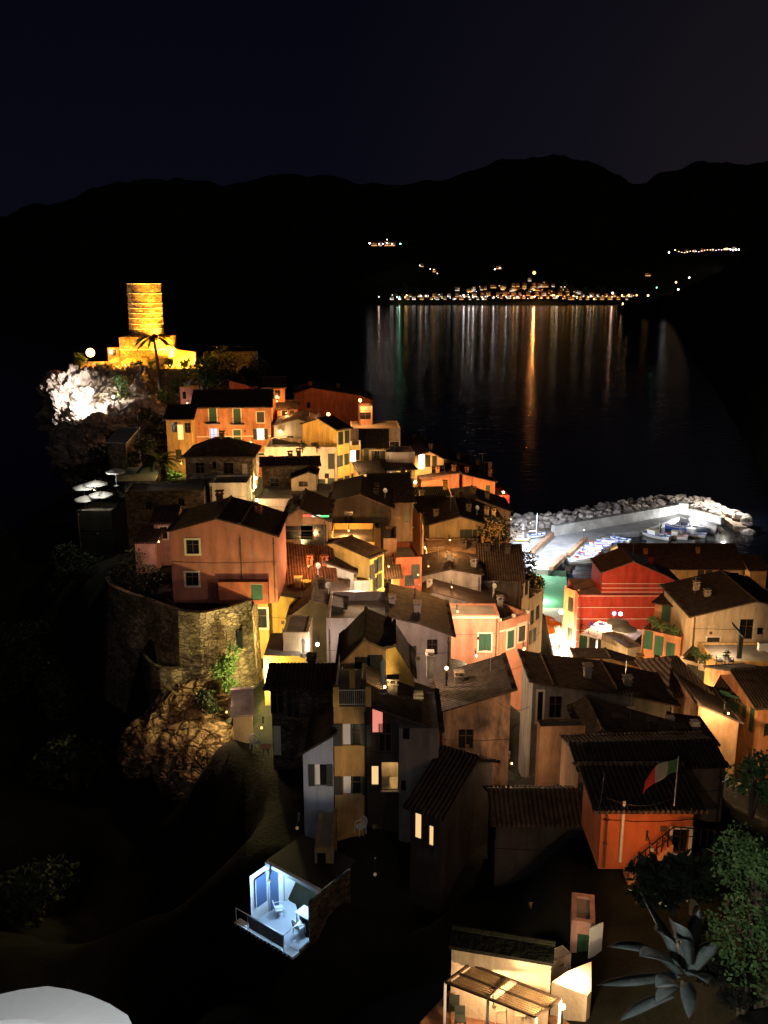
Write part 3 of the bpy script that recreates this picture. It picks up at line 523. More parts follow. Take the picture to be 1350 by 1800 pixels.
house('dark gabled house with a bright window above the glazed balcony', [c3(1030, 655), c3(1135, 577), c3(1300, 612)], 76, .0, 7, c3(0, 760)[1], 4, 'dark', 'y', 1, .5, .4, [W_(c3, 1086, 712, .8, .6, 'w')], dish=((.7, .3),))
house('yellow lit house with a dark roof behind the bastion', [c3(915, 537), c3(1150, 572)], 79, .0, 8, c3(0, 760)[1], 3, 'yellow', 'y', 1, .5, .3, [W_(c3, 862, 660, 1, 1, '')], chim=((.8, .3, .5),))
house('house with a broad rust brown roof between the red house and the white gable', [c3(980, 470), c3(1262, 545)], 81, .15, 7, c3(0, 620)[1], 4, 'rust', 'x', 2.6, .85, .3, roofmat=tiles('rust roof tiles', (.16, .06, .035), 'X'), chim=((.85, .4, .6),), dish=((.7, .2),))
house('narrow house end with a pink shuttered window beside the bastion', [c3(832, 600), c3(912, 602)], 76.5, .0, 5, c3(0, 1010)[1], 2, 'ochre', 'flat', para=.3, wins=[W_(c3, 862, 665, 1.6, 1.8, 'fk'), W_(c3, 870, 900, .6, 1.0, '')])
# --- red house
red = house('red house with two white framed windows standing on the stone bastion', [c3(405, 218), c3(648, 152), c3(770, 182), c3(955, 240)], 76, .0, 7.5, c3(0, 570)[1], .3, 'red', 'y', 1, .5, .3,
      [W_(c3, 524, 297, 1.12, 1.25, 'f'), W_(c3, 522, 463, 1.12, 1.2, 'f'), W_(c3, 853, 522, 1.0, 1.4, 'sg')], chim=((.35, .9, .8),))
house('brown lean-to porch with a green door at the foot of the red house', [c3(655, 478), c3(740, 482), c3(912, 486)], 75.2, .0, .75, c3(0, 575)[1], .3, 'rust', 'flat', para=.05, wins=[W_(c3, 855, 530, 1.0, 1.5, 'Dsg')], gnd=False)
house('small pink lit house tucked behind the left corner of the red house', [c3(325, 190), c3(430, 158)], 87, .1, 6, c3(0, 300)[1], 3, 'pink', 'x', .9, .5, .3, [W_(c3, 375, 225, .7, 1.2, 'f')])
house('low pink shed roof left of the red house above the garden', [c3(225, 280), c3(328, 276)], 84, .0, 4, c3(0, 330)[1], 2, 'pink', 'x', .6, .9, .2)
# --- lane, right bank
red2 = house('deep red house with cream bands and quoins at the harbour end of the lane', [c5(392, 566), c5(905, 556)], 133, .0, 8, c5(0, 800)[1], 13, 'deepred', 'flat', para=.0, trim=(.99, .90, .81, .72, .63))
house('deep red gabled top storey with a cream edged roof at the harbour', [c5(515, 448), c5(668, 394), c5(824, 462), c5(905, 502)], 133.6, .0, 7, c5(0, 562)[1], .1, 'deepred', 'y', 1, .38, .35, trim=(.95, .60, .28), gnd=False)
house('lane side of the deep red house with tall windows in shadow', [c5(322, 545), c5(392, 574)], 137, -.95, 4, c5(0, 860)[1], 13, 'orange', 'flat', para=.8, wins=[W_(c5, 352, 610, 1.1, 2.4, 's'), W_(c5, 350, 760, 1.1, 2.2, 's')], railing=True)
house('long dark roofed house behind the deep red one facing the water', [c5(640, 420), c5(1225, 436)], 152, .0, 12, c5(0, 520)[1], 4, 'ochre', 'x', 2.6, .5, .5, [W_(c5, 1010, 466, 1.2, 2.0, 's'), W_(c5, 1050, 466, 1.2, 2.0, 's'), W_(c5, 1160, 460, 3, .8, 'f')], chim=((.2, .3, .5),))
house('short ochre house at the right end of the long dark roof', [c5(1262, 430), c5(1345, 440)], 150, .0, 8, c5(0, 520)[1], 4, 'ochre', 'x', 1.2, .5, .5)
house('cream lane house with green shutters under the furnished terrace', [c5(396, 742), c5(640, 846)], 119, -.62, 7, c5(0, 900)[1], 13, 'cream', 'flat', para=.0,
      wins=[W_(c5, 418, 805, 1.1, 2.2, 'sgf'), W_(c5, 464, 820, 1.0, 2.4, 's'), W_(c5, 488, 824, .8, 2.0, 'w'), W_(c5, 508, 830, 1.0, 2.4, 's'), W_(c5, 596, 852, 1.0, 1.9, 'sgf')], trim=(.99,))
house('cream corner house turning below the parasol terrace', [c5(640, 850), c5(722, 826)], 111, .35, 6, c5(0, 960)[1], 5, 'cream', 'flat', para=.3)
house('orange lane house with three tall green shuttered windows', [c5(716, 728), c5(908, 822)], 97, -.62, 6.5, c5(0, 960)[1], 5, 'orange', 'flat', para=.45,
      wins=[W_(c5, 746, 790, 1.0, 2.2, 'sg'), W_(c5, 798, 818, 1.0, 2.3, 'sg'), W_(c5, 856, 852, 1.0, 2.3, 'sg'), W_(c5, 788, 884, .7, .9, '')], trim=(.4,))
house('orange upper storey with shuttered doors behind the plant terrace', [c5(782, 576), c5(962, 668)], 101, -.62, 7.5, c5(0, 800)[1], 2, 'orange', 'x', .1, .5, .3, [W_(c5, 835, 655, 1.0, 2.1, 'sg'), W_(c5, 890, 690, 1.0, 2.1, 'sg'), W_(c5, 922, 712, .9, 2.1, 'sg')], gnd=False)
house('large cream house with a dark sloping roof and a tall dark window at the right', [c5(968, 668), c5(1285, 592), c5(1420, 625)], 93, .0, 10, c5(0, 900)[1], 4, 'cream', 'y', 1, .5, .45,
      [W_(c5, 1241, 735, 1.5, 2.3, 'k'), W_(c5, 1311, 745, .7, .8, ''), W_(c5, 1072, 815, 1.4, 1.8, 'fs')], chim=((.3, .4, .5),), dish=((.96, .1),))
house('cream lane house with grey shutters under the small terrace of plants', [c5(905, 898), c5(1096, 990)], 86, -.62, 4, c5(0, 1100)[1], 5, 'cream', 'flat', para=.8, wins=[W_(c5, 965, 958, 1.1, 1.8, 's'), W_(c5, 1018, 988, 1, 1.8, 's'), W_(c5, 1073, 1022, 1, 1.9, 's')], railing=True)
house('ochre walled roof deck with awning beside the large cream house', [c5(1082, 915), c5(1255, 912), c5(1420, 905)], 82, .0, 5, c5(0, 1010)[1], 3, 'ochre', 'flat', para=.25)
house('orange lit corner house with a brown roof at the right edge of the photo', [c7(1300, 345), c7(1460, 300)], 70, .15, 8, c7(0, 640)[1], 4, 'orange', 'x', 1.4, .5, .45, [W_(c7, 1344, 440, .5, 1.2, 's')], L_=[W_(c7, 1160, 300, .8, 1.2, 'sg'), W_(c7, 1235, 350, .8, 1.2, 'sg'), W_(c7, 1270, 390, .8, 2.2, 'sg')])
house('yellow lit lane house front below the brown roof on the right', [c5(1085, 1045), c5(1292, 1140)], 74, -.62, 6, c5(0, 1300)[1], 5, 'yellow', 'x', .9, .5, .35, [W_(c5, 1130, 1085, .9, 1.4, 'sg'), W_(c5, 1172, 1108, .9, 1.5, 'sg'), W_(c5, 1225, 1140, 1, 1.5, 'sg')])
# --- near middle
house('large house with mottled peeling brown wall and one dark window', [c6(1003, 405), c6(1345, 305)], 59, .0, 5.5, c6(0, 700)[1], 3, 'worn', 'y', 1, .5, .4, [W_(c6, 1131, 537, 1.1, 1.5, '')])
house('low grey wing with a dark tiled roof left of the mottled brown wall', [c6(815, 484), c6(1003, 492)], 49.4, .0, 5, c6(0, 880)[1], 3, 'grey', 'flat', para=.02, wins=[W_(c6, 848, 512, .4, .7, ''), W_(c6, 835, 760, .3, .7, '')])
house('grey house with a long roof beam and laundry pole next to the mottled wall', [c7(235, 210), c7(330, 226), c7(640, 262), c7(906, 322)], 66, .0, 5.5, c7(0, 640)[1], 3, 'grey', 'y', 1, .5, .4, [W_(c7, 160, 340, 1.6, 1.5, ''), W_(c7, 268, 330, .4, 2.6, 'f'), W_(c7, 340, 330, 1, 1.8, '')], chim=((.7, .3, .5),))
house('dark sunken roof hut behind the long grey roof', [c7(440, 95), c7(600, 98), c7(822, 165)], 84, .0, 1.8, c7(0, 240)[1], 3, 'ochre', 'y', 1, .5, .3, chim=((.8, .3, .7),))
house('small dark tiled hip roof house in front of the cream lane house', [c7(888, 282), c7(1062, 262)], 72, .1, 7, c7(0, 480)[1], 3, 'brown', 'hip', 2.0, .5, .4)
house('rough brown walled house below the small hip roof', [c7(1022, 322), c7(1212, 402)], 68, .0, 6, c7(0, 560)[1], 3, 'brown', 'y', 1, .5, .3)
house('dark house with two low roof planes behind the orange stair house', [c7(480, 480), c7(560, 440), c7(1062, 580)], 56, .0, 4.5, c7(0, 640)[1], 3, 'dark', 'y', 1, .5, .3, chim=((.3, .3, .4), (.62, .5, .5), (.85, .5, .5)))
house('small pinkish wall house in the dark yard beside the dark low roofs', [c7(270, 444), c7(485, 412)], 56, .05, 1, c7(0, 600)[1], 3, 'brown', 'flat', para=.1)
house('small white gable end glowing at the right of the dark roofs', [c7(962, 492), c7(1105, 512)], 60, .0, 4, c7(0, 600)[1], 2, 'white', 'y', 1, .5, .2)
oro = house('orange house with an outside stair and covered passage at the lower right', [c7(562, 812), c7(1000, 808)], 40, .0, 4, c7(0, 1050)[1], .6, 'burnt', 'x', .3, .85, .5, [W_(c7, 935, 965, .8, 1.3, 'fk')])
house('dark house with a tin roof above the orange stair house', [c7(450, 640), c7(1150, 612)], 47.5, .05, 4, c7(0, 700)[1], 3, 'brown', 'x', .5, .5, .1)
yel = house('tall narrow yellow house with half open white shutters and a roof terrace', [c6(503, 372), c6(652, 396)], 49, .0, 5.4, c6(0, 950)[1], 1, 'ochre', 'flat', para=.0, wins=[W_(c6, 590, 517, 1.1, 1.4, 'vo'), W_(c6, 592, 757, 1.1, 1.2, 'vo')])
blu = house('pale blue house wing with one window under a lean-to roof', [c6(357, 603), c6(500, 520)], 48.8, .0, 4, c6(0, 1000)[1], 1, 'blue', 'y', 1, .5, .25, [W_(c6, 442, 708, .7, 1.4, 'vo')])
house('dark house with lit doorways under the near tiled roof', [c6(655, 372), c6(1000, 490)], 50, .0, 5, c6(0, 860)[1], 2, 'dark', 'y', 1, .5, .35, [W_(c6, 712, 450, .6, 1.5, 'p'), W_(c6, 748, 528, .8, 1.8, ''), W_(c6, 700, 712, .4, 1.3, 'l'), W_(c6, 770, 715, 1.0, 1.9, 'i')])
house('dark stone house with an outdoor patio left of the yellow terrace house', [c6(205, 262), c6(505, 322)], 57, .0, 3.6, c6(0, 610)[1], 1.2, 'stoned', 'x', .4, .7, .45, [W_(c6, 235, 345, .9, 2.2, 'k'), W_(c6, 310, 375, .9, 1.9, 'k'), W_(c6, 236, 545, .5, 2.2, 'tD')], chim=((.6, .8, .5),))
house('small dark gabled roof hut above the railed terrace', [c6(545, 168), c6(650, 62), c6(748, 105)], 55.5, .0, 5, c6(0, 330)[1], 2, 'brown', 'y', 1, .5, .45, [W_(c6, 640, 215, 1.0, 2.0, 'Dk'), W_(c6, 700, 205, 1.0, 2.0, 'Dk')])
house('wedge shaped stair house with a brightly lit yellow wall and tiled slope', [c6(752, 108), c6(795, 98), c6(886, 238)], 54.5, .0, 4, c6(0, 260)[1], 2, 'yellow', 'y', 1, .5, .15, gnd=False)
house('small dim house with a patio roof below the blue wing', [c6(413, 1048), c6(503, 1082)], 45, .0, 4.5, c6(0, 1225)[1], 1, 'olive', 'flat', para=.12, wins=[W_(c6, 445, 1108, .5, .9, '')])
house('black roofed house with two lit slit windows below the mottled wall', [c6(868, 800), c6(1010, 960)], 46.5, -.55, 7, c6(0, 1200)[1], 2, 'dark', 'x', 1.6, .6, .3, [W_(c6, 906, 935, .35, 1.9, 'l'), W_(c6, 965, 998, .3, 1.3, 'l')])
house('dark tiled roof house filling the shadows below the mottled wall', [c7(60, 850), c7(520, 905)], 45, .0, 3.4, c7(0, 1050)[1], 2, 'dark', 'x', .8, .5, .3)
house('small cream hut with a peeling roof on the rocks below the bastion', [c3(732, 1180), c3(832, 1160)], 61, .15, 3.2, c3(0, 1300)[1], .3, 'cream', 'x', .7, .9, .15, L_=[W_(c3, 705, 1230, .8, 1.7, 'D')], roofmat=M['mauve'])
house('cream house with a glazed balcony of patterned glass beside the bastion', [c3(890, 858), c3(1118, 862)], 68, .0, 5, c3(0, 1010)[1], 2, 'yellow', 'flat', para=.0)
house('cream penthouse wall with an arched niche behind the glazed balcony', [c3(990, 742), c3(1122, 742)], 69, .0, 4, c3(0, 880)[1], .1, 'cream', 'flat', para=.05, gnd=False)

# ---------------------------------------------------------------- ground of the headland
import numpy as np
MAN = [(-95, 160, -6), (-80, 120, -5), (-75, 90, -4), (-70, 60, -2), (-66, 30, 2), (-60, 5, 12), (-42, 12, 28), (-38, 40, 14), (-45, 70, 8), (-50, 100, 6), (-62, 140, 0), (-70, 175, -5), (-60, 200, -6), (-30, 205, -6), (0, 200, -6), (20, 190, -6), (30, 180, -6),
       (-44, 172, 39), (-52, 165, 34), (-40, 160, 38), (-30, 165, 38), (-25, 176, 34), (-50, 180, 30), (-36, 178, 38), (-60, 160, 18), (-64, 168, 8),
       (-45, 150, 30), (-35, 148, 33), (-52, 140, 20), (-40, 125, 24), (-35, 112, 22), (-45, 112, 14),
       (28, 172, -2.5), (36, 172, -2.5), (33, 160, .2), (34, 150, 1), (33, 138, 1.6), (35, 125, 3), (27, 165, -.5), (40, 165, -.5), (60, 170, -5), (90, 175, -5), (75, 200, -6), (105, 190, -5), (110, 150, 6), (120, 110, 22), (110, 80, 36), (70, 60, 30), (60, 40, 38), (45, 22, 44),
       (0, 0, 56), (6, 0, 57), (-6, 0, 56), (0, 3, 53), (-4, 3, 53), (-4, 7, 48), (0, 6, 50), (0, 9, 46), (-8, 6, 48), (5.5, 10, 50), (10, 12, 50.5), (14, 9, 54), (0, 14, 41), (-4, 12, 42), (5, 16, 40), (8, 19, 38), (-10, 16, 36), (12, 24, 36), (0, 20, 36), (0, 26, 31), (6, 26, 32), (10, 30, 32), (-14, 26, 28), (-4, 34, 23), (4, 34, 28), (12, 36, 31), (-3, 40, 21.5), (-7, 44, 21), (-8, 36, 21), (0, 46, 24), (5, 42, 28), (16, 30, 36), (-12, 44, 18), (-20, 60, 14), (-26, 62, 12), (-18, 56, 13), (-12, 55, 15), (-20, 66, 17), (-16, 64, 17), (-12, 64, 18), (-24, 68, 17), (-22, 70, 18), (-18, 69, 18.5), (-14, 69, 19), (-28, 74, 17), (-27, 78, 18), (-30, 80, 17), (-36, 90, 18), (-16, 74, 24), (-12, 74, 24), (25, 20, 50), (35, 10, 56), (0, -20, 60), (40, -20, 62), (-50, -20, 40), (-60, 250, -8), (120, 250, -8), (0, 260, -8)]
pts = np.array(GP + MAN)
gx = np.arange(-100, 130.1, 1.25); gy = np.arange(-24, 225.1, 1.25)
X_, Y_ = np.meshgrid(gx, gy); num = np.zeros_like(X_); den = np.zeros_like(X_)
for x, y, z in pts:
    w8 = 1 / (((X_ - x) ** 2 + (Y_ - y) ** 2) + 1.5) ** 2.0; num += w8 * z; den += w8
Z_ = num / den
def ground_z(x, y):
    d = (pts[:, 0] - x) ** 2 + (pts[:, 1] - y) ** 2; w8 = 1 / (d + 1.5) ** 2; return float((w8 * pts[:, 2]).sum() / w8.sum())
COAST = [(26, 120), (26, 166), (12, 172), (-8, 186), (-35, 196), (-58, 188), (-68, 168), (-70, 140), (-72, 100), (-78, 50), (-88, -30), (140, -30), (140, 190), (118, 186), (92, 168), (70, 163), (42, 166), (40, 120)]
COAST = [(26, 168), (12, 172), (-8, 186), (-35, 196), (-58, 188), (-68, 168), (-70, 140), (-72, 100), (-78, 50), (-88, -30), (140, -30), (140, 190), (118, 186), (92, 168), (70, 163), (42, 167)]
ins = np.zeros_like(X_, bool); dist = np.full_like(X_, 1e9)
for (x0, y0), (x1, y1) in zip(COAST, COAST[1:] + COAST[:1]):
    t = np.clip(((X_ - x0) * (x1 - x0) + (Y_ - y0) * (y1 - y0)) / ((x1 - x0) ** 2 + (y1 - y0) ** 2), 0, 1)
    dist = np.minimum(dist, np.hypot(X_ - x0 - t * (x1 - x0), Y_ - y0 - t * (y1 - y0)))
    c_ = ((y0 > Y_) != (y1 > Y_)) & (X_ < (x1 - x0) * (Y_ - y0) / ((y1 - y0) or 1e-9) + x0); ins ^= c_
def sdist(P):
    i_ = np.zeros_like(X_, bool); d_ = np.full_like(X_, 1e9)
    for (x0, y0), (x1, y1) in zip(P, P[1:] + P[:1]):
        t = np.clip(((X_ - x0) * (x1 - x0) + (Y_ - y0) * (y1 - y0)) / ((x1 - x0) ** 2 + (y1 - y0) ** 2), 0, 1)
        d_ = np.minimum(d_, np.hypot(X_ - x0 - t * (x1 - x0), Y_ - y0 - t * (y1 - y0))); i_ ^= ((y0 > Y_) != (y1 > Y_)) & (X_ < (x1 - x0) * (Y_ - y0) / ((y1 - y0) or 1e-9) + x0)
    return np.where(i_, 0, d_)
LANE = [tuple(atZ(c5(*p), 1)[:2]) for p in ((110, 430), (345, 430), (345, 690), (340, 900), (120, 900), (110, 690))]
Z_ = np.where(ins, np.minimum(Z_, dist * 2.2 - .6), -1 - dist * .8); Z_ = np.minimum(Z_, np.maximum(-.8, sdist(LANE) * 1.3 - .8 - .02 * (170 - Y_).clip(0, 50) * 0))
gv = []
for j in range(len(gy)):
    for i in range(len(gx)):
        z = Z_[j, i]; p = Vector((gx[i], gy[j], z)); n_ = noise.fractal(p * .16, 1, 2, 4) * 1.1
        if 24 < p.x < 42 and 120 < p.y < 185: n_ *= .08
        gv.append((p.x + noise.noise(p * .3) * .5, p.y, z + min(n_, .35)))
nx = len(gx); gf = [(j * nx + i, j * nx + i + 1, (j + 1) * nx + i + 1, (j + 1) * nx + i) for j in range(len(gy) - 1) for i in range(nx - 1)]
g = MB(); g.v = gv; g.f = gf; g.mi = [0] * len(gf)
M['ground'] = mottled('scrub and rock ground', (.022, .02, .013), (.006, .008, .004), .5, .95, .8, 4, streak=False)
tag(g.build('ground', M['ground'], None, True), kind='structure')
M['rockb'] = stone('brown outcrop rock', (.26, .17, .10), 1.1, .9)
M['rock'] = mottled('cliff rock', (.38, .30, .23), (.12, .09, .07), .9, .9, 1.0, 5, lo=.3, hi=.65, streak=False)
def rockmass(name, c, r, seed, amp=.35, freq=.45, nu=90, nv=56, mat='rock', layered=1.0):
    mb = MB(); mb.sphere((0, 0, 0), 1, nu, nv); off = Vector((seed * 7.3, seed * 3.1, seed)); out = []
    for v in mb.v:
        p = Vector((v[0] * r[0], v[1] * r[1], v[2] * r[2])); q = p * freq + off; qd = q + noise.noise_vector(q * 1.3) * .45
        qs = Vector((qd.x * .9 + qd.z * .6, qd.y * .9, qd.z * 2.0 - qd.x * .8)); dv = noise.voronoi(qs * 1.5)[0]; d2 = noise.voronoi(qs * 3.6 + off)[0]
        k = 1 + amp * (noise.fractal(q, 1, 2, 3) * .8 + .75 * min(.5, dv[1] - dv[0]) - .2 + .3 * min(.45, d2[1] - d2[0]) + .28 * (noise.cell(qs * 1.5) - .5) * min(1, (dv[1] - dv[0]) * 4) + noise.noise(q * 9) * .05)
        out.append((c[0] + p.x * k, c[1] + p.y * k, c[2] + p.z * k))
    mb.v = out; return tag(mb.build(name, M[mat]), kind='structure')
# castle cliff, and the lit rocks under the bastion
for X, Y, YY, r_, sd, a_, f_ in ((230, 735, 163, (7, 6, 7.5), 1, .28, .35), (250, 850, 160, (6, 6, 6), 12, .3, .35), (370, 700, 165, (6, 6, 6.5), 2, .25, .3), (520, 700, 168, (9, 6, 7), 3, .2, .3), (760, 660, 170, (9, 6, 5.5), 4, .2, .3), (500, 850, 158, (8, 7, 6), 5, .22, .3), (330, 950, 152, (8, 8, 6), 13, .25, .3)):
    rockmass('castle_cliff', atY(c1(X, Y), YY), r_, sd, a_, f_, 130, 90)
for X, Y, YY, r_, sd in ((560, 1080, 72.5, (3.2, 2.5, 3), 6), (450, 1200, 70, (3, 2.6, 2.6), 7), (330, 1310, 68, (2.6, 2.6, 2.2), 8), (250, 1370, 68, (1.7, 2, 1.8), 14), (560, 1330, 66.5, (3.4, 2, 2), 9), (620, 1470, 64, (3, 2.3, 2.6), 10), (480, 1450, 66, (2.4, 2, 2.2), 16)):
    rockmass('rock_outcrop', atY(c3(X, Y), YY), r_, sd, .24, .55, 130, 90, 'rockb')

# sea, beach and square
def sheet(name, pts, mat, th=None, kind='structure'):
    mb = MB(); n = len(pts)
    if th: mb.add(list(pts) + [(p[0], p[1], p[2] - th) for p in pts], [tuple(range(n)), tuple(range(n, 2 * n))[::-1]] + [(i, n + i, n + (i + 1) % n, (i + 1) % n) for i in range(n)])
    else: mb.add(pts, [tuple(range(n))])
    return tag(mb.build(name, mat), kind=kind)
m, n, b = nodes('sea water'); b.inputs['Base Color'].default_value = (.002, .004, .008, 1); b.inputs['Roughness'].default_value = .12; b.inputs['IOR'].default_value = 1.33
tc = N(n, 'ShaderNodeTexCoord'); bu = N(n, 'ShaderNodeBump'); no = N(n, 'ShaderNodeTexNoise'); no.inputs['Scale'].default_value = .16; no.inputs['Detail'].default_value = 7
mp = N(n, 'ShaderNodeMapping'); mp.inputs['Scale'].default_value = (1, 2.0, 1); n.links.new(tc.outputs['Object'], mp.inputs[0]); n.links.new(mp.outputs[0], no.inputs[0]); n.links.new(no.outputs[0], bu.inputs['Height'])
bu.inputs['Strength'].default_value = 1; bu.inputs['Distance'].default_value = .2; n.links.new(bu.outputs[0], b.inputs['Normal']); M['sea'] = m
sheet('sea', [(-9000, -300, 0), (9000, -300, 0), (9000, 9000, 0), (-9000, 9000, 0)], M['sea'])
m, n, b = nodes('shallow green water'); b.inputs['Base Color'].default_value = (.07, .16, .09, 1); b.inputs['Roughness'].default_value = .12
tc = N(n, 'ShaderNodeTexCoord'); bu = N(n, 'ShaderNodeBump'); no = N(n, 'ShaderNodeTexNoise'); no.inputs['Scale'].default_value = .8; no.inputs['Detail'].default_value = 3
n.links.new(tc.outputs['Object'], no.inputs[0]); n.links.new(no.outputs[0], bu.inputs['Height']); bu.inputs['Strength'].default_value = .4; bu.inputs['Distance'].default_value = .3; n.links.new(bu.outputs[0], b.inputs['Normal']); M['shallow'] = m
sheet('shallow_water', [atZ(c5(*p), .03) for p in ((150, 440), (330, 440), (345, 640), (160, 640))], M['shallow'])
sheet('beach', [atZ(c5(150, 628), .06), atZ(c5(345, 628), .06), atZ(c5(350, 690), 1.0), atZ(c5(150, 690), 1.0)], mottled('beach sand', (.45, .36, .24), (.3, .23, .15), 1.5, streak=False))
sheet('square', [atZ(c5(120, 685), 1.05), atZ(c5(400, 685), 1.05), atZ(c5(420, 1000), 3.0), atZ(c5(100, 1000), 3.0)], M['paving'])
# quay, slipway, breakwater
M['quay'] = mottled('worn quay concrete', (.36, .36, .36), (.2, .2, .2), .3, .8, .3, 4, streak=False)
sheet('quay', [atZ(c5(*p), 1.3) for p in ((55, 300), (90, 370), (160, 428), (240, 436), (330, 358), (430, 292), (560, 250), (700, 242), (905, 168), (1020, 205), (1085, 238), (1100, 190), (905, 140), (285, 235), (150, 250))], M['quay'], 4)
sheet('slipway', [atZ(c5(332, 362), 1.26), atZ(c5(430, 296), 1.26), atZ(c5(570, 255), 1.2), atZ(c5(668, 298), .5), atZ(c5(500, 388), .45), atZ(c5(345, 398), .5)], M['quay'], 3)
def longbox(name, a, b, z0, z1, t, mat, **k):
    a = Vector((a[0], a[1], 0)); b = Vector((b[0], b[1], 0)); d = (b - a).normalized(); n_ = Vector((-d.y, d.x, 0)) * t
    mb = MB(); mb.prism([(p.x, p.y) for p in (a, b, b + n_, a + n_)], z0, z1); return tag(mb.build(name, mat), **k)
wp = [atZ(c5(*p), 3.8) for p in ((275, 215), (420, 190), (600, 160), (760, 132), (900, 108), (948, 112), (1115, 158))]
mb = MB()
for i, (a, b_) in enumerate(zip(wp[:-1], wp[1:])):
    d = (b_ - a).normalized(); n_ = Vector((-d.y, d.x, 0)) * 1.3; mb.prism([(a.x, a.y), (b_.x, b_.y), (b_.x + n_.x, b_.y + n_.y), (a.x + n_.x, a.y + n_.y)], 1.2, 3.8 - .004 * i if i < 5 else 3.0)
a = wp[4]; b_ = wp[5]; mb.prism([(a.x, a.y - .05), (b_.x, b_.y - .05), (b_.x + 1, b_.y + 3), (a.x, a.y + 3)], 1.2, 4.3)
tag(mb.build('breakwater_wall', M['concrete']), 'long pale concrete wall along the top of the breakwater', 'wall')
for (a, b_, lab, h) in (((275, 238), (150, 352), 'low brown wall beside the bright slip at the landward end of the quay', 2.2), ((420, 282), (330, 362), 'low brown wall between the quay and the row of boats', 2.0), ((310, 370), (242, 434), 'low brown wall at the corner of the quay above the green water', 2.0)):
    longbox('quay_wall', atZ(c5(*a), 1.3), atZ(c5(*b_), 1.3), 1.2, h, 1.0, M['brown'], label=lab, cat='wall')
sheet('breakwater_core', [atZ(c5(*p), 1.4) for p in ((40, 250), (270, 235), (600, 160), (900, 105), (1000, 125), (1120, 170), (1180, 215), (1245, 220), (1240, 175), (1150, 125), (1000, 95), (900, 85), (600, 130), (300, 175), (60, 200))], M['rock'], 5)
M['boulder'] = mottled('boulder', (.52, .46, .42), (.26, .22, .2), .8, .85, .4, 6, streak=False)
BR = []
for i in range(10):
    mb = MB(); mb.sphere((0, 0, 0), 1, 14, 9); vv = []
    s3 = (rnd.uniform(.85, 1.3), rnd.uniform(.7, 1), rnd.uniform(.55, .85))
    for v in mb.v:
        p = Vector(v); q = p * 1.1 + Vector((i * 9, 3, 1)); k = 1 + .45 * noise.noise(q) + .12 * noise.noise(q * 3)
        p = Vector((p.x * s3[0], p.y * s3[1], p.z * s3[2])) * k
        p.x = max(-.85, min(.9, p.x)); p.z = max(-.5, min(.55, p.z)); vv.append(tuple(p))
    mb.v = vv; BR.append(mb.mesh('boulder', M['boulder']))
bp = [(50, 195), (150, 180), (280, 178), (420, 148), (600, 112), (760, 96), (900, 84), (1000, 92), (1100, 122), (1190, 160), (1250, 195)]
wl = [(0, 250), (275, 205), (600, 150), (900, 98), (950, 105), (1105, 150), (1112, 225), (1250, 235), (1300, 235)]
def lerpl(L, x):
    for (x0, y0), (x1, y1) in zip(L[:-1], L[1:]):
        if x0 <= x <= x1: return y0 + (y1 - y0) * (x - x0) / (x1 - x0)
    return L[-1][1]
placed = []; tries = 0; nb = 0
while nb < 265 and tries < 9000:
    tries += 1; X = rnd.uniform(40, 1262) if rnd.random() < .72 else rnd.uniform(1010, 1262)
    cy = lerpl(bp, X); Yp = cy + rnd.uniform(-26, 60) if X < 280 or X > 1110 else cy + rnd.uniform(-24, 36)
    if Yp > lerpl(wl, X) - 2: continue
    edge = abs(Yp - (cy + 8)) ; z = 3.4 - max(0, (cy - Yp)) * .035 if X < 1100 else 2.6 - max(0, Yp - cy) * .04
    if X < 280: z = 2.6 - max(0, Yp - cy - 10) * .03
    p = atZ(c5(X, Yp), z); s_ = rnd.uniform(.8, 1.45) * (1.25 if X > 1120 and Yp > 180 else 1)
    if any((p.x - q[0]) ** 2 + (p.y - q[1]) ** 2 < ((s_ + q[2]) * .66) ** 2 for q in placed): continue
    placed.append((p.x, p.y, s_)); nb += 1
    o = bpy.data.objects.new('boulder', rnd.choice(BR)); o.location = (p.x, p.y, p.z - .4 * s_ + rnd.uniform(-.5, .6)); o.scale = (s_,) * 3; o.rotation_euler = (rnd.uniform(-.5, .5), rnd.uniform(-.5, .5), rnd.uniform(0, 6.28)); link(o)
    side = 'at the landward end beside the bright slip' if X < 280 else 'piled behind the long concrete wall' if X < 1000 else 'heaped at the seaward tip of the breakwater'
    tag(o, 'pale angular boulder ' + side, 'boulder', 'breakwater boulders ' + side)
rockmass('shore_rock', atZ(c5(35, 270), .5), (5, 6, 2), 21, .25, .4)

# ---------------------------------------------------------------- far shore, hills
def strip(name, rows, mat, amp, freq, sub=10, edge=True):
    # rows: lists of equal length of points, lofted with noise between
    vs = []; nc = len(rows[0])
    R2 = []
    for a, b_ in zip(rows[:-1], rows[1:]):
        for k in range(sub): R2.append([p.lerp(q, k / sub) for p, q in zip(a, b_)])
    R2.append(rows[-1])
    for j, r_ in enumerate(R2):
        for p in r_: h = noise.fractal(p * freq, 1, 2, 5) * amp * (min(1, j / sub)); vs.append((p.x, p.y, p.z + h))
    fs = [(j * nc + i, j * nc + i + 1, (j + 1) * nc + i + 1, (j + 1) * nc + i) for j in range(len(R2) - 1) for i in range(nc - 1)]
    mb = MB(); mb.v = vs; mb.f = fs; mb.mi = [0] * len(fs); return tag(mb.build(name, mat, None, True), kind='structure')
def densify(L, n):
    out = []
    for i in range(n):
        t = i / (n - 1) * (len(L) - 1); k = min(int(t), len(L) - 2); f_ = t - k; f_ = f_ * f_ * (3 - 2 * f_); out.append((L[k][0] + (L[k + 1][0] - L[k][0]) * (t - k), L[k][1] + (L[k + 1][1] - L[k][1]) * f_))
    return out
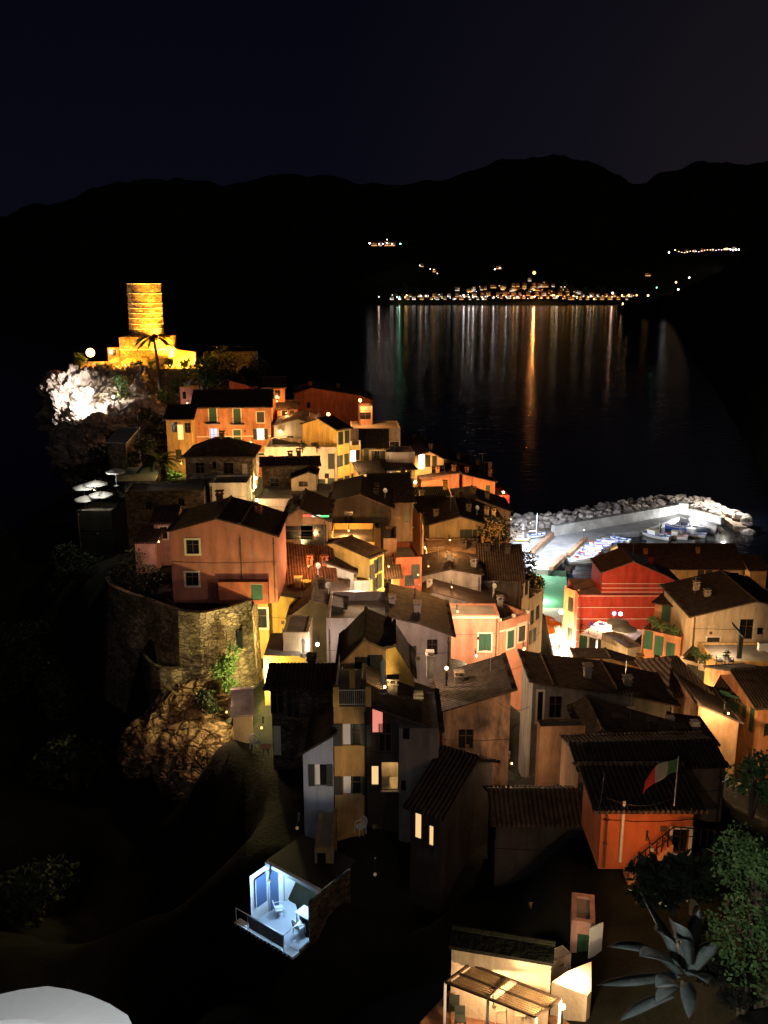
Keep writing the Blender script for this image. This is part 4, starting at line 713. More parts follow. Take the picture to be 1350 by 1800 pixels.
M['hill'] = mottled('wooded hillside', (.035, .04, .02), (.012, .016, .008), .02, 1, 0, streak=False)
rp_ = densify([(-900, 440), (-250, 410), (0, 378), (90, 356), (170, 330), (250, 312), (330, 316), (400, 318), (470, 308), (590, 312), (640, 322), (705, 331), (760, 318), (830, 305), (890, 285), (940, 272), (985, 271), (1030, 285), (1080, 305), (1125, 320), (1170, 298), (1230, 284), (1290, 279), (1350, 285), (1500, 300), (2000, 330)], 260)
ridge = [atY(p, 4300) for p in rp_]
shore = [atY((p[0], 500), 2870 if p[0] > 690 else 2870 + min(1, (690 - p[0]) / 200) * 700) for p in rp_]
for p in shore: p.z = -4
mid = [a.lerp(b_, .45) + Vector((0, 0, -ridge[i].z * .12)) for i, (a, b_) in enumerate(zip(shore, ridge))]
back_ = [Vector((p.x * 1.3, p.y + 1500, 0)) for p in ridge]
low = [p + Vector((0, 60, 14)) for p in shore]
strip('far_hills', [shore, low, mid, ridge, back_], M['hill'], 26, .006, 8)
coast = [atZ(p, -1) for p in ((1480, 1030), (1400, 930), (1345, 850), (1300, 770), (1262, 700), (1222, 640), (1192, 590), (1175, 565), (1150, 549), (1118, 546), (1084, 541))]
rdg = [atY(p, y) for p, y in (((1750, 500), 240), ((1600, 400), 330), ((1500, 380), 450), ((1430, 395), 600), ((1375, 415), 800), ((1320, 440), 1000), ((1265, 475), 1300), ((1215, 500), 1600), ((1180, 518), 1900), ((1140, 527), 2030), ((1088, 538), 2250))]
bk = [Vector((p.x + 500, p.y + 160, p.z * .5)) for p in rdg]
def dens3(L, n):
    o = []
    for i in range(n): t = i / (n - 1) * (len(L) - 1); k = min(int(t), len(L) - 2); o.append(L[k].lerp(L[k + 1], t - k))
    return o
strip('headland_hill', [dens3(coast, 120), dens3([a.lerp(b_, .5) + Vector((0, 0, 4)) for a, b_ in zip(coast, rdg)], 120), dens3(rdg, 120), dens3(bk, 120)], M['hill'], 5, .02, 10)

# ---------------------------------------------------------------- bastion under the red house
zt = 33.0
rim = [atZ(c3(*p), zt) for p in ((70, 470), (85, 505), (130, 530), (200, 560), (270, 580), (350, 612), (450, 648), (570, 662), (700, 632), (830, 590))]
rt = empty('bastion', (rim[6].x, rim[6].y, 22)); tag(rt, 'rounded rubble stone bastion holding up the red house', 'bastion')
mb = MB(); o = rt.location; cx, cy_ = o.x + 1, o.y + 12; vs = []
ns = []
rim2 = dens3(rim, 40)
for lev, f_ in ((0, 1.10), (.5, 1.045), (1, 1.0)):
    for p in rim2: vs.append((cx + (p.x - cx) * f_ - o.x, cy_ + (p.y - cy_) * f_ - o.y, 11 * lev))
k = len(rim2); fs = [(l * k + i, l * k + i + 1, (l + 1) * k + i + 1, (l + 1) * k + i) for l in (0, 1) for i in range(k - 1)]
mb.add(vs, fs); top = [v for v in vs[2 * k:]]; inn = [((cx - o.x) + (v[0] - cx + o.x) * .955, (cy_ - o.y) + (v[1] - cy_ + o.y) * .955, 11) for v in top]
for i in range(k - 1):   # parapet top and inner side
    mb.add([(*top[i][:2], 11), (*top[i + 1][:2], 11), (*top[i + 1][:2], 11.35), (*top[i][:2], 11.35)], [(0, 1, 2, 3)])
    mb.add([(*top[i][:2], 11.35), (*top[i + 1][:2], 11.35), (*inn[i + 1][:2], 11.35), (*inn[i][:2], 11.35)], [(0, 1, 2, 3)])
    mb.add([(*inn[i][:2], 11.35), (*inn[i + 1][:2], 11.35), (*inn[i + 1][:2], 10.6), (*inn[i][:2], 10.6)], [(0, 1, 2, 3)])
a = vs[k - 1]; mb.add([a, (a[0], a[1] + 8, 0), (a[0], a[1] + 8, 11), (a[0] - .3, a[1] - .6, 11)], [(0, 1, 2, 3)])
mb.build('wall', M['stone'], rt)
mb = MB(); mb.add([(v[0], v[1], 10.7) for v in inn] + [(inn[-1][0], inn[-1][1] + 10, 10.7), (inn[0][0], inn[0][1] + 10, 10.7)], [tuple(range(k + 2))]); mb.build('terrace_floor', M['ground'], rt)
for (X, Y, w_, h, pale) in ((208, 722, .35, 1.7, 1), (305, 770, .3, 1.6, 1), (422, 850, .9, 3.4, 0), (768, 775, .45, 1.6, 0), (520, 700, .25, 1, 0)):
    p = atY(c3(X, Y), rim2[min(k - 1, int((X - 70) / 760 * k))].y - .55) - o; mb = MB(); mb.box(p.x - w_ / 2, p.x + w_ / 2, p.y - .12, p.y + .5, p.z - h / 2, p.z + h / 2)
    if X == 422: mb = MB(); mb.box(p.x + .05, p.x + .45, p.y - .1, p.y + .5, p.z - h / 2, p.z + h / 2)
    wn = mb.build('window', M['pane'] if not pale else M['trim'], rt)
    if X == 422: mb = MB(); mb.box(p.x - .5, p.x + .05, p.y - .2, p.y + .4, p.z - h / 2, p.z + h / 2); mb.build('door_leaf', M['trim'], wn)
# lower turret terrace
tr = [atZ(c3(*p), 28.6) for p in ((245, 800), (262, 850), (300, 895), (350, 920), (420, 930), (520, 918))]; tr = dens3(tr, 24)
tt = empty('turret', (tr[12].x, tr[12].y, 21)); tag(tt, 'small half round stone turret terrace below the bastion', 'turret'); o = tt.location; mb = MB(); cx, cy_ = o.x + .5, o.y + 3
q = [(p.x - o.x, p.y - o.y) for p in tr]; q2 = [(.5 + (x - .5) * .86, 3 + (y - 3) * .86) for x, y in q]; n_ = len(q)
for i in range(n_ - 1):
    mb.add([(*q[i], 0), (*q[i + 1], 0), (*q[i + 1], 7.6), (*q[i], 7.6)], [(0, 1, 2, 3)]); mb.add([(*q[i], 7.6), (*q[i + 1], 7.6), (*q2[i + 1], 7.6), (*q2[i], 7.6)], [(0, 1, 2, 3)]); mb.add([(*q2[i], 7.6), (*q2[i + 1], 7.6), (*q2[i + 1], 6.9), (*q2[i], 6.9)], [(0, 1, 2, 3)])
mb.build('wall', M['stone'], tt); mb = MB(); mb.add([(*p, 6.95) for p in q2] + [(q2[-1][0] + 1, 4, 6.95), (q2[0][0], 4, 6.95)], [tuple(range(n_ + 2))]); mb.build('terrace_floor', M['paving'], tt)
# lit path and railings at the foot of the bastion
def walk(pix, z, th, mat): return sheet('path', [atZ(c3(*p), z) for p in pix], mat, th)
walk([(650, 1020), (880, 1000), (900, 1060), (800, 1090), (690, 1130), (650, 1090)], 24.8, 1.5, M['paving'])
walk([(480, 1360), (560, 1300), (745, 1290), (760, 1330), (600, 1370), (500, 1380)], 21.9, 2.5, M['paving'])
for lab, pix, z in (('grey railing along the lit path at the foot of the bastion', ((650, 960), (700, 1020), (790, 1035), (880, 1020)), 24.8), ('iron railing beside the cream hut on the rocks', ((500, 1345), (600, 1335), (670, 1330)), 21.9), ('black railing around the dark patio right of the cream hut', ((775, 1120), (800, 1145), (870, 1135)), 24.5)):
    rt_ = empty('railing', (0, 0, 0)); tag(rt_, lab, 'railing'); rail(rt_, [atZ(c3(*p), z) for p in pix], 1.0, 'steel' if z > 24.6 else 'iron', .5, 'rail')

# ---------------------------------------------------------------- castle
T = atY(c1(583, 355), 176); zt_ = atY(c1(583, 82), 176).z - T.z; rb = 3.15
ct = empty('castle_tower', (T.x, T.y, T.z)); tag(ct, 'round stone castle tower lit yellow on the hilltop', 'tower'); mb = MB(); nseg = 40
vs = []; L_ = 28
for j in range(L_ + 1):
    for i in range(nseg): t = 6.2832 * i / nseg; r_ = rb * (1.0 - .012 * j / L_) + .05 * noise.noise(Vector((math.cos(t) * 3, math.sin(t) * 3, j * .6))); vs.append((r_ * math.cos(t), r_ * math.sin(t), zt_ * j / L_))
mb.add(vs, [(j * nseg + i, j * nseg + (i + 1) % nseg, (j + 1) * nseg + (i + 1) % nseg, (j + 1) * nseg + i) for j in range(L_) for i in range(nseg)] + [tuple(range(L_ * nseg, (L_ + 1) * nseg))])
mb.build('wall', M['towers'], ct)
mb = MB()
for z in (.02, 50, 100, 123, 150, 175, 205, 230): 
    z = zt_ * (1 - z / 273) + 0; 
    for i in range(nseg): t, t2 = 6.2832 * i / nseg, 6.2832 * (i + 1) / nseg; r_ = rb + .02; mb.bar((r_ * math.cos(t), r_ * math.sin(t), z - .08), (r_ * math.cos(t2), r_ * math.sin(t2), z - .08), .07, 5, cap=False)
mb.build('string_course', M['trim'], ct)
kb = house('stone castle keep block lit yellow at the foot of the round tower', [c1(437, 368), c1(690, 372)], 172, .0, 7, c1(0, 520)[1], 1, 'towers', 'flat', para=.35, wins=[W_(c1, 505, 500, .5, .9, '')], name='castle_keep', cat='castle', trim=(.7,), gnd=False)
house('low lit castle wall with an empty window gap left of the keep block', [c1(378, 420), c1(438, 418)], 172, .0, 2, c1(0, 515)[1], 1, 'towers', 'flat', para=.2, wins=[W_(c1, 405, 440, 1.3, 1.1, '')], name='castle_wall', cat='wall', gnd=False)
house('crumbling lit castle wall stepping down right of the keep block', [c1(692, 402), c1(745, 430), c1(830, 440)], 170, .0, 1.2, c1(0, 520)[1], 1, 'towers', 'y', 1, .5, .0, name='castle_wall', cat='wall', gnd=False, roofmat=M['towers'])
house('low dark parapet wall carrying the big orange floodlight', [c1(225, 490), c1(380, 492)], 171, .0, 1.5, c1(0, 525)[1], .5, 'towers', 'flat', para=.1, name='castle_wall', cat='wall', gnd=False)
house('long terrace wall of the castle garden above the cliff', [c1(378, 520), c1(895, 534)], 167, .0, 5, c1(0, 570)[1], 5, 'stone', 'flat', para=.15, name='terrace_wall', cat='wall', gnd=False)
house('dark far castle terrace wall under a thin railing', [c1(870, 435), c1(1140, 445)], 178, .0, 4, c1(0, 560)[1], 6, 'stoned', 'flat', para=.1, name='terrace_wall', cat='wall', railing=False, gnd=False)
for lab, pix, Y in (('thin dark railing on the far castle terrace', ((875, 435), (1000, 437), (1130, 440)), 178), ('lit railing along the castle garden right of the tower', ((730, 512), (800, 510), (890, 520)), 167)):
    rt_ = empty('railing', (0, 0, 0)); tag(rt_, lab, 'railing'); rail(rt_, [atY(c1(*p), Y) for p in pix], 1.1, 'iron', .6, 'rail')
house('pink lit ruined wall between the palm and the tall orange house', [c1(752, 625), c1(828, 612)], 150, .0, 3, c1(0, 720)[1], 2, 'pink', 'flat', para=.0, wins=[W_(c1, 775, 660, .6, 1.2, '')], name='ruined_wall', cat='wall', gnd=False)

# ---------------------------------------------------------------- plants
def leafmesh(name, r, n, mat, seed, ls=.35, squash=(1, 1, 1), lumps=6):
    rr = random.Random(seed); mb = MB(); cs = [(Vector((rr.gauss(0, .45), rr.gauss(0, .45), rr.gauss(0, .4))), rr.uniform(.35, .6)) for _ in range(lumps)]
    for i in range(n):
        c, q = rr.choice(cs); d = Vector((rr.gauss(0, 1), rr.gauss(0, 1), rr.gauss(0, 1))).normalized() * q * rr.uniform(.55, 1.05); p = (c + d) * r; p = Vector((p.x * squash[0], p.y * squash[1], p.z * squash[2]))
        a = Vector((rr.gauss(0, 1), rr.gauss(0, 1), rr.gauss(0, .6))).normalized(); b_ = a.orthogonal().normalized(); b_ = Matrix.Rotation(rr.uniform(0, 6.28), 3, a) @ b_; L = ls * rr.uniform(.6, 1.3)
        m_ = p + a * L * .5; mb.add([p, m_ + b_ * L * .28, p + a * L, m_ - b_ * L * .28], [(0, 1, 2, 3)])
    return mb.mesh(name, M[mat])
def plant(name, label, loc, r, n, mat, seed, ls=.3, squash=(1, 1, 1), trunk=True, cat='bush', group=None, mesh=None):
    t = empty(name, loc); tag(t, label, cat, group)
    me = mesh or leafmesh('foliage', r, n, mat, seed, ls, squash); f_ = bpy.data.objects.new('crown', me); f_.location = (0, 0, r * squash[2] * .9); link(f_, t)
    if trunk:
        mb = MB(); rr = random.Random(seed)
        for i in range(4): e = Vector((rr.uniform(-.5, .5) * r, rr.uniform(-.5, .5) * r, r * squash[2] * rr.uniform(.8, 1.3))); mb.tube([(0, 0, -.6), e * .5 + Vector((0, 0, .1)), e], [.09 * r, .06 * r, .02 * r], 5)
        mb.build('trunk', M['bark'], t)
    return t
def palm(label, base, H, nf, fl, mat='leafd', seed=1, lean=0.3, up=.5):
    t = empty('palm_tree', base); tag(t, label, 'palm tree'); rr = random.Random(seed); pts_ = [Vector((lean * (i / 8) ** 2, 0, H * i / 8)) for i in range(9)]
    mb = MB(); mb.tube(pts_, [.34 - .014 * i for i in range(9)], 8); mb.build('trunk', M['bark'], t)
    for k_ in range(nf):
        az = 6.2832 * k_ / nf * 1.618 * 2; el = rr.uniform(-.3, 1.2) * up + .2; L = fl * rr.uniform(.8, 1.1); mb = MB(); p = pts_[-1].copy(); d = Vector((math.cos(az) * math.cos(el), math.sin(az) * math.cos(el), math.sin(el))); sd = Vector((-math.sin(az), math.cos(az), 0)); n_ = 12; prev = p
        for i in range(n_):
            d = (d + Vector((0, 0, -.13))).normalized(); nxt = prev + d * L / n_; mb.bar(prev, nxt, .035, 3, .03)
            for s_ in (-1, 1):
                for j in (0, .5):
                    o_ = prev.lerp(nxt, j); ll = L * .26 * math.sin(math.pi * min(.97, (i + j + 1.5) / (n_ + 1.5))) + .1; tip = o_ + sd * s_ * ll * .8 + d * ll * .6 + Vector((0, 0, -.25 * ll)); mb.add([o_, o_ + d * .2, tip], [(0, 1, 2)])
            prev = nxt
        mb.build('frond', M[mat], t)
    return t
P = atY(c1(650, 640), 160); palm('tall slim palm standing dark against the lit castle tower', P, atY(c1(640, 360), 160).z - P.z, 20, 4.0, seed=3, lean=-.6)
P = atY(c1(640, 1090), 128); palm('short wide palm with spreading fronds left of the stone hipped house', P, 2.4, 20, 4.0, seed=5, lean=.1, up=.8)
for i, (X, Y, YY, r_, q, lab, mt) in enumerate(((880, 545, 164, 2.6, (1.1, 1, 1.1), 'spiky yellow lit bush at the right foot of the castle', 'leafb'), (1000, 520, 168, 4.0, (1.2, 1, 1), 'large dark rounded tree beside the lit castle bush', 'leafd'), (1100, 560, 166, 3.4, (1.1, 1, 1), 'dark tree at the right end of the castle garden', 'leafd'), (940, 640, 158, 3.0, (1.2, 1, 1), 'dark bush hanging above the roof of the tall orange house', 'leafd'),
    (535, 515, 169, 1.0, (1, 1, 1), 'small dark shrub against the lit keep wall', 'leafd'), (440, 620, 158, 1.8, (1, 1, 1.2), 'pale green bush on the cliff below the castle wall', 'leafb'), (690, 660, 157, 1.6, (1, 1, 1.2), 'faint green bush at the foot of the tall palm', 'leafb'), (720, 1095, 126, 2.1, (1.3, 1, 1), 'yellow green lit shrub between the palm and the hipped house', 'leafb'),
    (470, 960, 132, 3.2, (1.2, 1, 1), 'dark tree behind the sloping shed roof', 'leafd'), (330, 1010, 134, 3.0, (1.2, 1, 1), 'dark bushy tree on the cliff below the floodlight', 'leafd'), (560, 930, 140, 3.4, (1.1, 1, 1), 'dark tree mass left of the narrow ochre house', 'leafd'), (620, 800, 148, 2.8, (1.2, 1, .8), 'dark bush on the rock above the narrow ochre house', 'leafd'),
    (320, 1130, 118, 2.4, (1.3, 1, .8), 'low dark bush beside the restaurant table umbrellas', 'leafd'), (530, 1130, 116, 1.6, (2.2, 1, .6), 'ragged dark hedge in front of the short palm', 'leafd'))):
    P = atY(c1(X, Y), YY); P.z -= r_ * .9; plant('tree' if r_ > 2.5 else 'bush', lab, P, r_, int(900 * r_), mt, 40 + i, .42, q, cat='tree' if r_ > 2.5 else 'bush')
for i, (X, Y, YY, r_, q, lab, mt) in enumerate(((690, 930, 70.5, 1.3, (.8, .8, 1.3), 'bright green upright bush against the lit bastion stones', 'leafb'), (740, 1000, 69.5, .9, (1.2, 1, .7), 'low bright green bush at the railing below the bastion', 'leafb'), (590, 1080, 69, 1.0, (1, 1, 1), 'dim bush in the shadow beside the lit path', 'leafd'), (200, 450, 80, 1.9, (1.4, 1, .9), 'dark hedge in the garden left of the red house', 'leafd'), (330, 470, 78, 1.5, (1.3, 1, .8), 'dark shrub against the left wall of the red house', 'leafd'), (640, 1120, 68, .8, (1, 1, 1), 'small brown bush above the cream hut', 'leafd'))):
    P = atY(c3(X, Y), YY); P.z -= r_ * .9; plant('bush', lab, P, r_, int(1500 * r_), mt, 60 + i, .22, q)
P = atY(c4(1000, 400), 104); P.z -= 3; plant('tree', 'broad black tree crown beside the bright harbour slip', P, 3.8, 4200, 'leafd', 81, .4, (1.3, 1.1, .8), cat='tree')
P = atY(c4(1130, 470), 108); P.z -= 2.4; plant('tree', 'smaller black tree crown at the end of the lane houses', P, 2.4, 2400, 'leafd', 82, .35, (1, 1.1, 1), cat='tree')
# planted pots on terraces
for i, (f_, X, Y, YY, r_, lab) in enumerate(((c2, 535, 808, 101, .55, 'round potted shrub on the mauve upper terrace'), (c2, 580, 812, 101, .6, 'second potted shrub from the left on the mauve upper terrace'), (c2, 620, 822, 100.5, .45, 'right potted shrub on the mauve upper terrace'), (c2, 370, 385, 129, .6, 'flowering bush on the cream roof terrace'), (c2, 300, 380, 129, .7, 'dark potted bush behind the middle of the cream roof terrace'), (c5, 770, 690, 97, .7, 'leafy plant at the left end of the plant terrace'), (c5, 815, 715, 96, .7, 'leafy plant in the middle of the plant terrace'), (c5, 865, 735, 95.5, .6, 'tall leafy plant at the right of the plant terrace'), (c5, 990, 860, 84, .45, 'potted plant left on the small railed terrace'), (c5, 1035, 885, 83.5, .45, 'potted plant right on the small railed terrace'), (c5, 1130, 880, 82, .5, 'plant beside the round table on the roof deck'))):
    P = atY(f_(X, Y), YY); P.z -= r_; plant('potted_shrub', lab, P, r_, 320, 'leafd' if i < 5 else 'leafb', 90 + i, .22)
# dark trees on the unlit cliff side: a few crown shapes, copied
protoM = [leafmesh('foliage', 2.6, 1500, 'leafd', 200 + i, .4, (1, 1, .9), 7) for i in range(4)]
rr = random.Random(11); cnt = 0
for i in range(400):
    if cnt >= 70: break
    x, y = rr.uniform(-66, -12), rr.uniform(20, 150)
    if x > -12 - (y - 20) * .26: continue
    if any(abs(x - q[0]) < 5.5 and abs(y - q[1]) < 6 for q in GP): continue
    z = ground_z(x, y)
    zc = 60 - y * .30                       # keep them under the sight line to the lit parts
    px_ = 675 + F * x / (y * cp + (CZ - z) * sp)
    if z + 3.5 > zc + 2 and px_ > 150: continue
    cnt += 1; t = plant('tree', 'dark leafy tree on the unlit cliff slope left of the town', (x, y, z - .4), 2.6, 0, 'leafd', i, mesh=rr.choice(protoM), cat='tree', group='trees on the unlit cliff slope'); t.rotation_euler.z = rr.uniform(0, 6); s_ = rr.uniform(.6, 1.25); t.scale = (s_, s_, s_)

# ---------------------------------------------------------------- boats
def hull(L, B, H, n=14, sheer=.35):
    out = []; inn = []
    for i in range(n + 1):
        t = i / n; w_ = B / 2 * (math.sin(math.pi * min(1, (t * .86 + .14))) ** .6 if t < 1 else .03); w_ = max(w_, .03); z = H * (1 + sheer * (2 * t - 1) ** 2); x = (t - .5) * L; out.append((x, w_, z))
    return out
def boat(label, loc, rz, L, B, H, c_h, c_s, c_in, extra=None, group=None):
    t = empty('boat', loc, rz); tag(t, label, 'boat', group); st = hull(L, B, H); n = len(st); mb = MB(); vs = []
    for x, w_, z in st: vs += [(x, -w_, z), (x * .97, -w_ * .8, z * .4), (x * .93, 0, 0), (x * .97, w_ * .8, z * .4), (x, w_, z)]
    mb.add(vs, [(5 * i + j, 5 * i + 5 + j, 5 * i + 6 + j, 5 * i + j + 1) for i in range(n - 1) for j in range(4)]); mb.add(vs[:5], [(0, 1, 2, 3, 4)]); mb.build('hull', c_h, t, True)
    mb = MB(); vs = [];
    for x, w_, z in st: vs += [(x * .95, -w_ * .86, z - .28), (x * .95, w_ * .86, z - .28)]
    mb.add(vs, [(2 * i, 2 * i + 2, 2 * i + 3, 2 * i + 1) for i in range(n - 1)]); mb.build('deck', c_in, t)
    mb = MB()
    for i in range(n - 1):
        for s_ in (-1, 1): mb.bar((st[i][0], s_ * st[i][1], st[i][2]), (st[i + 1][0], s_ * st[i + 1][1], st[i + 1][2]), .07, 4)
    mb.build('gunwale', c_s, t)
    for k_ in (-.25, .1, .32): mb = MB(); i = int((k_ + .5) * 14); mb.box(k_ * L - .14, k_ * L + .14, -st[i][1] * .9, st[i][1] * .9, st[i][2] - .12, st[i][2] - .05); mb.build('bench', M['wood'], t)
    if extra: extra(t, L, B, H)
    return t
bw = simple('boat white', (.75, .75, .75), .35); bb = simple('boat blue', (.08, .16, .55), .4); br = simple('boat red', (.55, .06, .06), .4); bg_ = simple('boat pale blue', (.35, .5, .7), .5); bc = simple('boat cream', (.7, .6, .45), .5)
cols = [(bw, bb, bg_, 'white hulled boat with blue gunwale'), (bb, bw, bg_, 'blue hulled boat with white gunwale'), (bw, br, bc, 'white hulled boat with red gunwale'), (bg_, bw, bb, 'pale blue hulled boat with white gunwale'), (br, bw, bw, 'red hulled boat with white gunwale')]
seq = [(2, 375, 372, 470, 380, 'nearest in the row on the slip'), (0, 385, 355, 485, 364, 'second from near end of the slip row'), (4, 398, 340, 500, 352, 'third from near end of the slip row'), (1, 412, 326, 512, 338, 'fourth in the row on the slip, between two others'), (0, 425, 311, 545, 326, 'in the middle of the row on the slip'), (2, 455, 296, 552, 314, 'sixth from near end of the slip row'), (1, 485, 285, 590, 305, 'third from far end of the slip row'), (3, 515, 274, 620, 300, 'second from far end of slip row'), (0, 555, 265, 655, 296, 'at far end of the slip row')]
for k_, x0, y0, x1, y1, lab in seq:
    a, b_ = atZ(c5(x0, y0), 1.9), atZ(c5(x1, y1), 1.4); L = min(7, max(5, (b_ - a).length)); c = a.lerp(b_, .5); h_, s_, i_, nm = cols[k_]
    def cov(t, L, B, H, k_=k_):
        mb = MB(); vs = []
        for i in range(7):
            u_ = i / 6; x = (-.36 + .6 * u_) * L; w_ = B * .42 * math.sin(math.pi * (.25 + u_ * .5)); vs += [(x, -w_, H * 1.02), (x, 0, H * 1.3), (x, w_, H * 1.02)]
        mb.add(vs, [(3 * i + j, 3 * i + 3 + j, 3 * i + 4 + j, 3 * i + j + 1) for i in range(6) for j in (0, 1)]); mb.build('canvas_cover', [bb, bw, bg_][k_ % 3], t)
    boat(nm + ' ' + lab, (c.x, c.y, 1.0 if k_ != 3 else .8), math.atan2(b_.y - a.y, b_.x - a.x) + math.pi, L, 1.9, .8, h_, s_, i_, cov if k_ in (1, 2, 3) else None, 'boats hauled out in a row on the slip')
def cabin(t, L, B, H):
    mb = MB(); mb.box(-.05 * L, .2 * L, -B * .3, B * .3, H * .7, H + 1.0); mb.build('cabin', bw, t); mb = MB(); mb.box(-.1 * L, .24 * L, -B * .36, B * .36, H + 1.0, H + 1.1); mb.build('cabin_roof', bc, t)
    mb = MB(); mb.box(.2 * L, .2 * L + .02, -B * .22, B * .22, H + .4, H + .85); mb.box(0, .15 * L, -B * .3 - .02, -B * .3, H + .4, H + .85); mb.build('window', M['pane'], t)
    mb = MB(); mb.bar((-.12 * L, 0, H), (-.12 * L, 0, H + 3.4), .05, 5); mb.build('mast', bc, t)
    for i in range(4): mb = MB(); mb.sphere(((-.3 + .18 * i) * L, -B * .5, H * .75), .16, 6, 5); mb.build('fender', simple('fender black', (.03, .03, .03)), t)
def sailb(t, L, B, H):
    mb = MB(); mb.bar((0, 0, H * .6), (0, 0, H + 5.2), .06, 5); mb.build('mast', simple('mast white', (.8, .8, .85)), t); mb = MB(); mb.bar((0, 0, H + .9), (-L * .42, 0, H + .9), .05, 5); mb.build('boom', M['steel'], t)
    mb = MB(); mb.bar((0, 0, H + 1.0), (-L * .4, 0, H + 1.0), .14, 6); mb.build('furled_sail', M['canvas'], t)
for lab, p, q, L, B, ex, cc in (('large white moored fishing boat with black fenders left in the basin', (705, 245), (855, 278), 8.5, 2.8, cabin, 0), ('small red trimmed boat moored between the two larger white ones', (850, 262), (925, 272), 5.5, 2.1, cabin, 2), ('white cabin boat moored at the right beside the bright reflection', (925, 248), (1018, 262), 6.5, 2.5, cabin, 0), ('blue covered boat moored behind against the far quay wall', (850, 218), (930, 228), 6, 2.2, None, 1), ('small white boat moored behind at the foot of the quay steps', (960, 222), (1030, 232), 5, 2, None, 3)):
    a, b_ = atZ(c5(*p), .5), atZ(c5(*q), .5); c = a.lerp(b_, .5); h_, s_, i_, nm = cols[cc]; boat(lab, (c.x, c.y, -.35), math.atan2(b_.y - a.y, b_.x - a.x) + math.pi, L, B, 1.15, h_, s_, i_, ex)
c = atZ(c5(180, 268), 1.6); boat('sailing dinghy with a tall blue white mast standing on the bright quay', (c.x, c.y, 1.3), .4, 5.2, 1.8, .8, bw, bb, bg_, sailb)
c = atZ(c5(112, 285), 1.6); q_ = boat('yellow decked dinghy with a short mast beside the brightest part of the quay', (c.x, c.y, 1.3), .1, 4.4, 1.6, .7, simple('boat yellow', (.7, .6, .08), .4), bw, bw, sailb); q_.scale = (.85, .85, .7)
c = atZ(c5(105, 340), 1.4); boat('overexposed white dinghy nearest the lane on the bright quay', (c.x, c.y, 1.3), -.8, 4.6, 1.7, .7, bw, bg_, bw)

# ---------------------------------------------------------------- furniture, parasols, people
def parasol(label, loc, r, h, mat, n=8, closed=False, drop=.45, name='parasol', group=None):
    t = empty(name, loc); tag(t, label, 'parasol', group); mb = MB(); mb.bar((0, 0, 0), (0, 0, h + .1), .03, 6); mb.build('pole', M['steel'], t); mb = MB(); mb.bar((0, 0, 0), (0, 0, .12), .3, 10, .25); mb.build('base', M['concrete'], t)
    mb = MB()
    if closed: mb.bar((0, 0, h - 1.7), (0, 0, h - .3), .1, 8, .17); mb.bar((0, 0, h - .3), (0, 0, h), .17, 8, .03)
    else:
        rings = [(.0, h), (.5, h - drop * .38), (1, h - drop)]; k = n * 4; vs = [(0, 0, h)]
        for f_, z in rings[1:]:
            for i in range(k): a = 6.2832 * i / k; sc_ = 1 - .035 * abs(math.sin(a * n / 2)) * f_; vs.append((r * f_ * sc_ * math.cos(a), r * f_ * sc_ * math.sin(a), z + .05 * f_ * abs(math.sin(a * n / 2)) * r * .2))
        fs = [(0, 1 + i, 1 + (i + 1) % k) for i in range(k)] + [(1 + i, 1 + k + i, 1 + k + (i + 1) % k, 1 + (i + 1) % k) for i in range(k)]
        m0 = len(vs); vs += [(v[0], v[1], v[2] - .16) for v in vs[1 + k:1 + 2 * k]]; fs += [(1 + k + i, m0 + i, m0 + (i + 1) % k, 1 + k + (i + 1) % k) for i in range(k)]; mb.add(vs, fs)
    mb.build('canopy', mat, t)
    if not closed:
        mb = MB()
        for i in range(n): a = 6.2832 * i / n; mb.bar((0, 0, h - .06), (r * .96 * math.cos(a), r * .96 * math.sin(a), h - drop - .03), .015, 4)
        mb.build('ribs', M['steel'], t)
    return t
def chair(label, loc, rz, mat, group=None):
    t = empty('chair', loc, rz); tag(t, label, 'chair', group)
    for x in (-.22, .22):
        for y in (-.22, .22): mb = MB(); mb.bar((x * 1.1, y * 1.1, 0), (x, y, .45), .025, 5); mb.build('leg', mat, t)
    mb = MB(); mb.box(-.25, .25, -.25, .25, .43, .47); mb.build('seat', mat, t)
    mb = MB(); mb.tube([(-.25, .24, .47), (-.26, .3, .8), (-.12, .33, .95), (.12, .33, .95), (.26, .3, .8), (.25, .24, .47)], .03, 5)
    for x in (-.12, 0, .12): mb.bar((x, .25, .47), (x, .32, .93), .025, 4)
    for s_ in (-1, 1): mb.tube([(s_ * .26, .28, .68), (s_ * .28, -.15, .66), (s_ * .25, -.22, .47)], .025, 4)
    mb.build('backrest', mat, t); return t
def table(label, loc, r, mat, h=.74, group=None):
    t = empty('table', loc); tag(t, label, 'table', group); mb = MB(); mb.bar((0, 0, h - .03), (0, 0, h), r, 20); mb.build('table_top', mat, t)
    for i in range(4): a = .785 + 1.571 * i; mb = MB(); mb.bar((r * .75 * math.cos(a), r * .75 * math.sin(a), 0), (r * .4 * math.cos(a), r * .4 * math.sin(a), h - .03), .025, 5); mb.build('leg', mat, t)
    return t
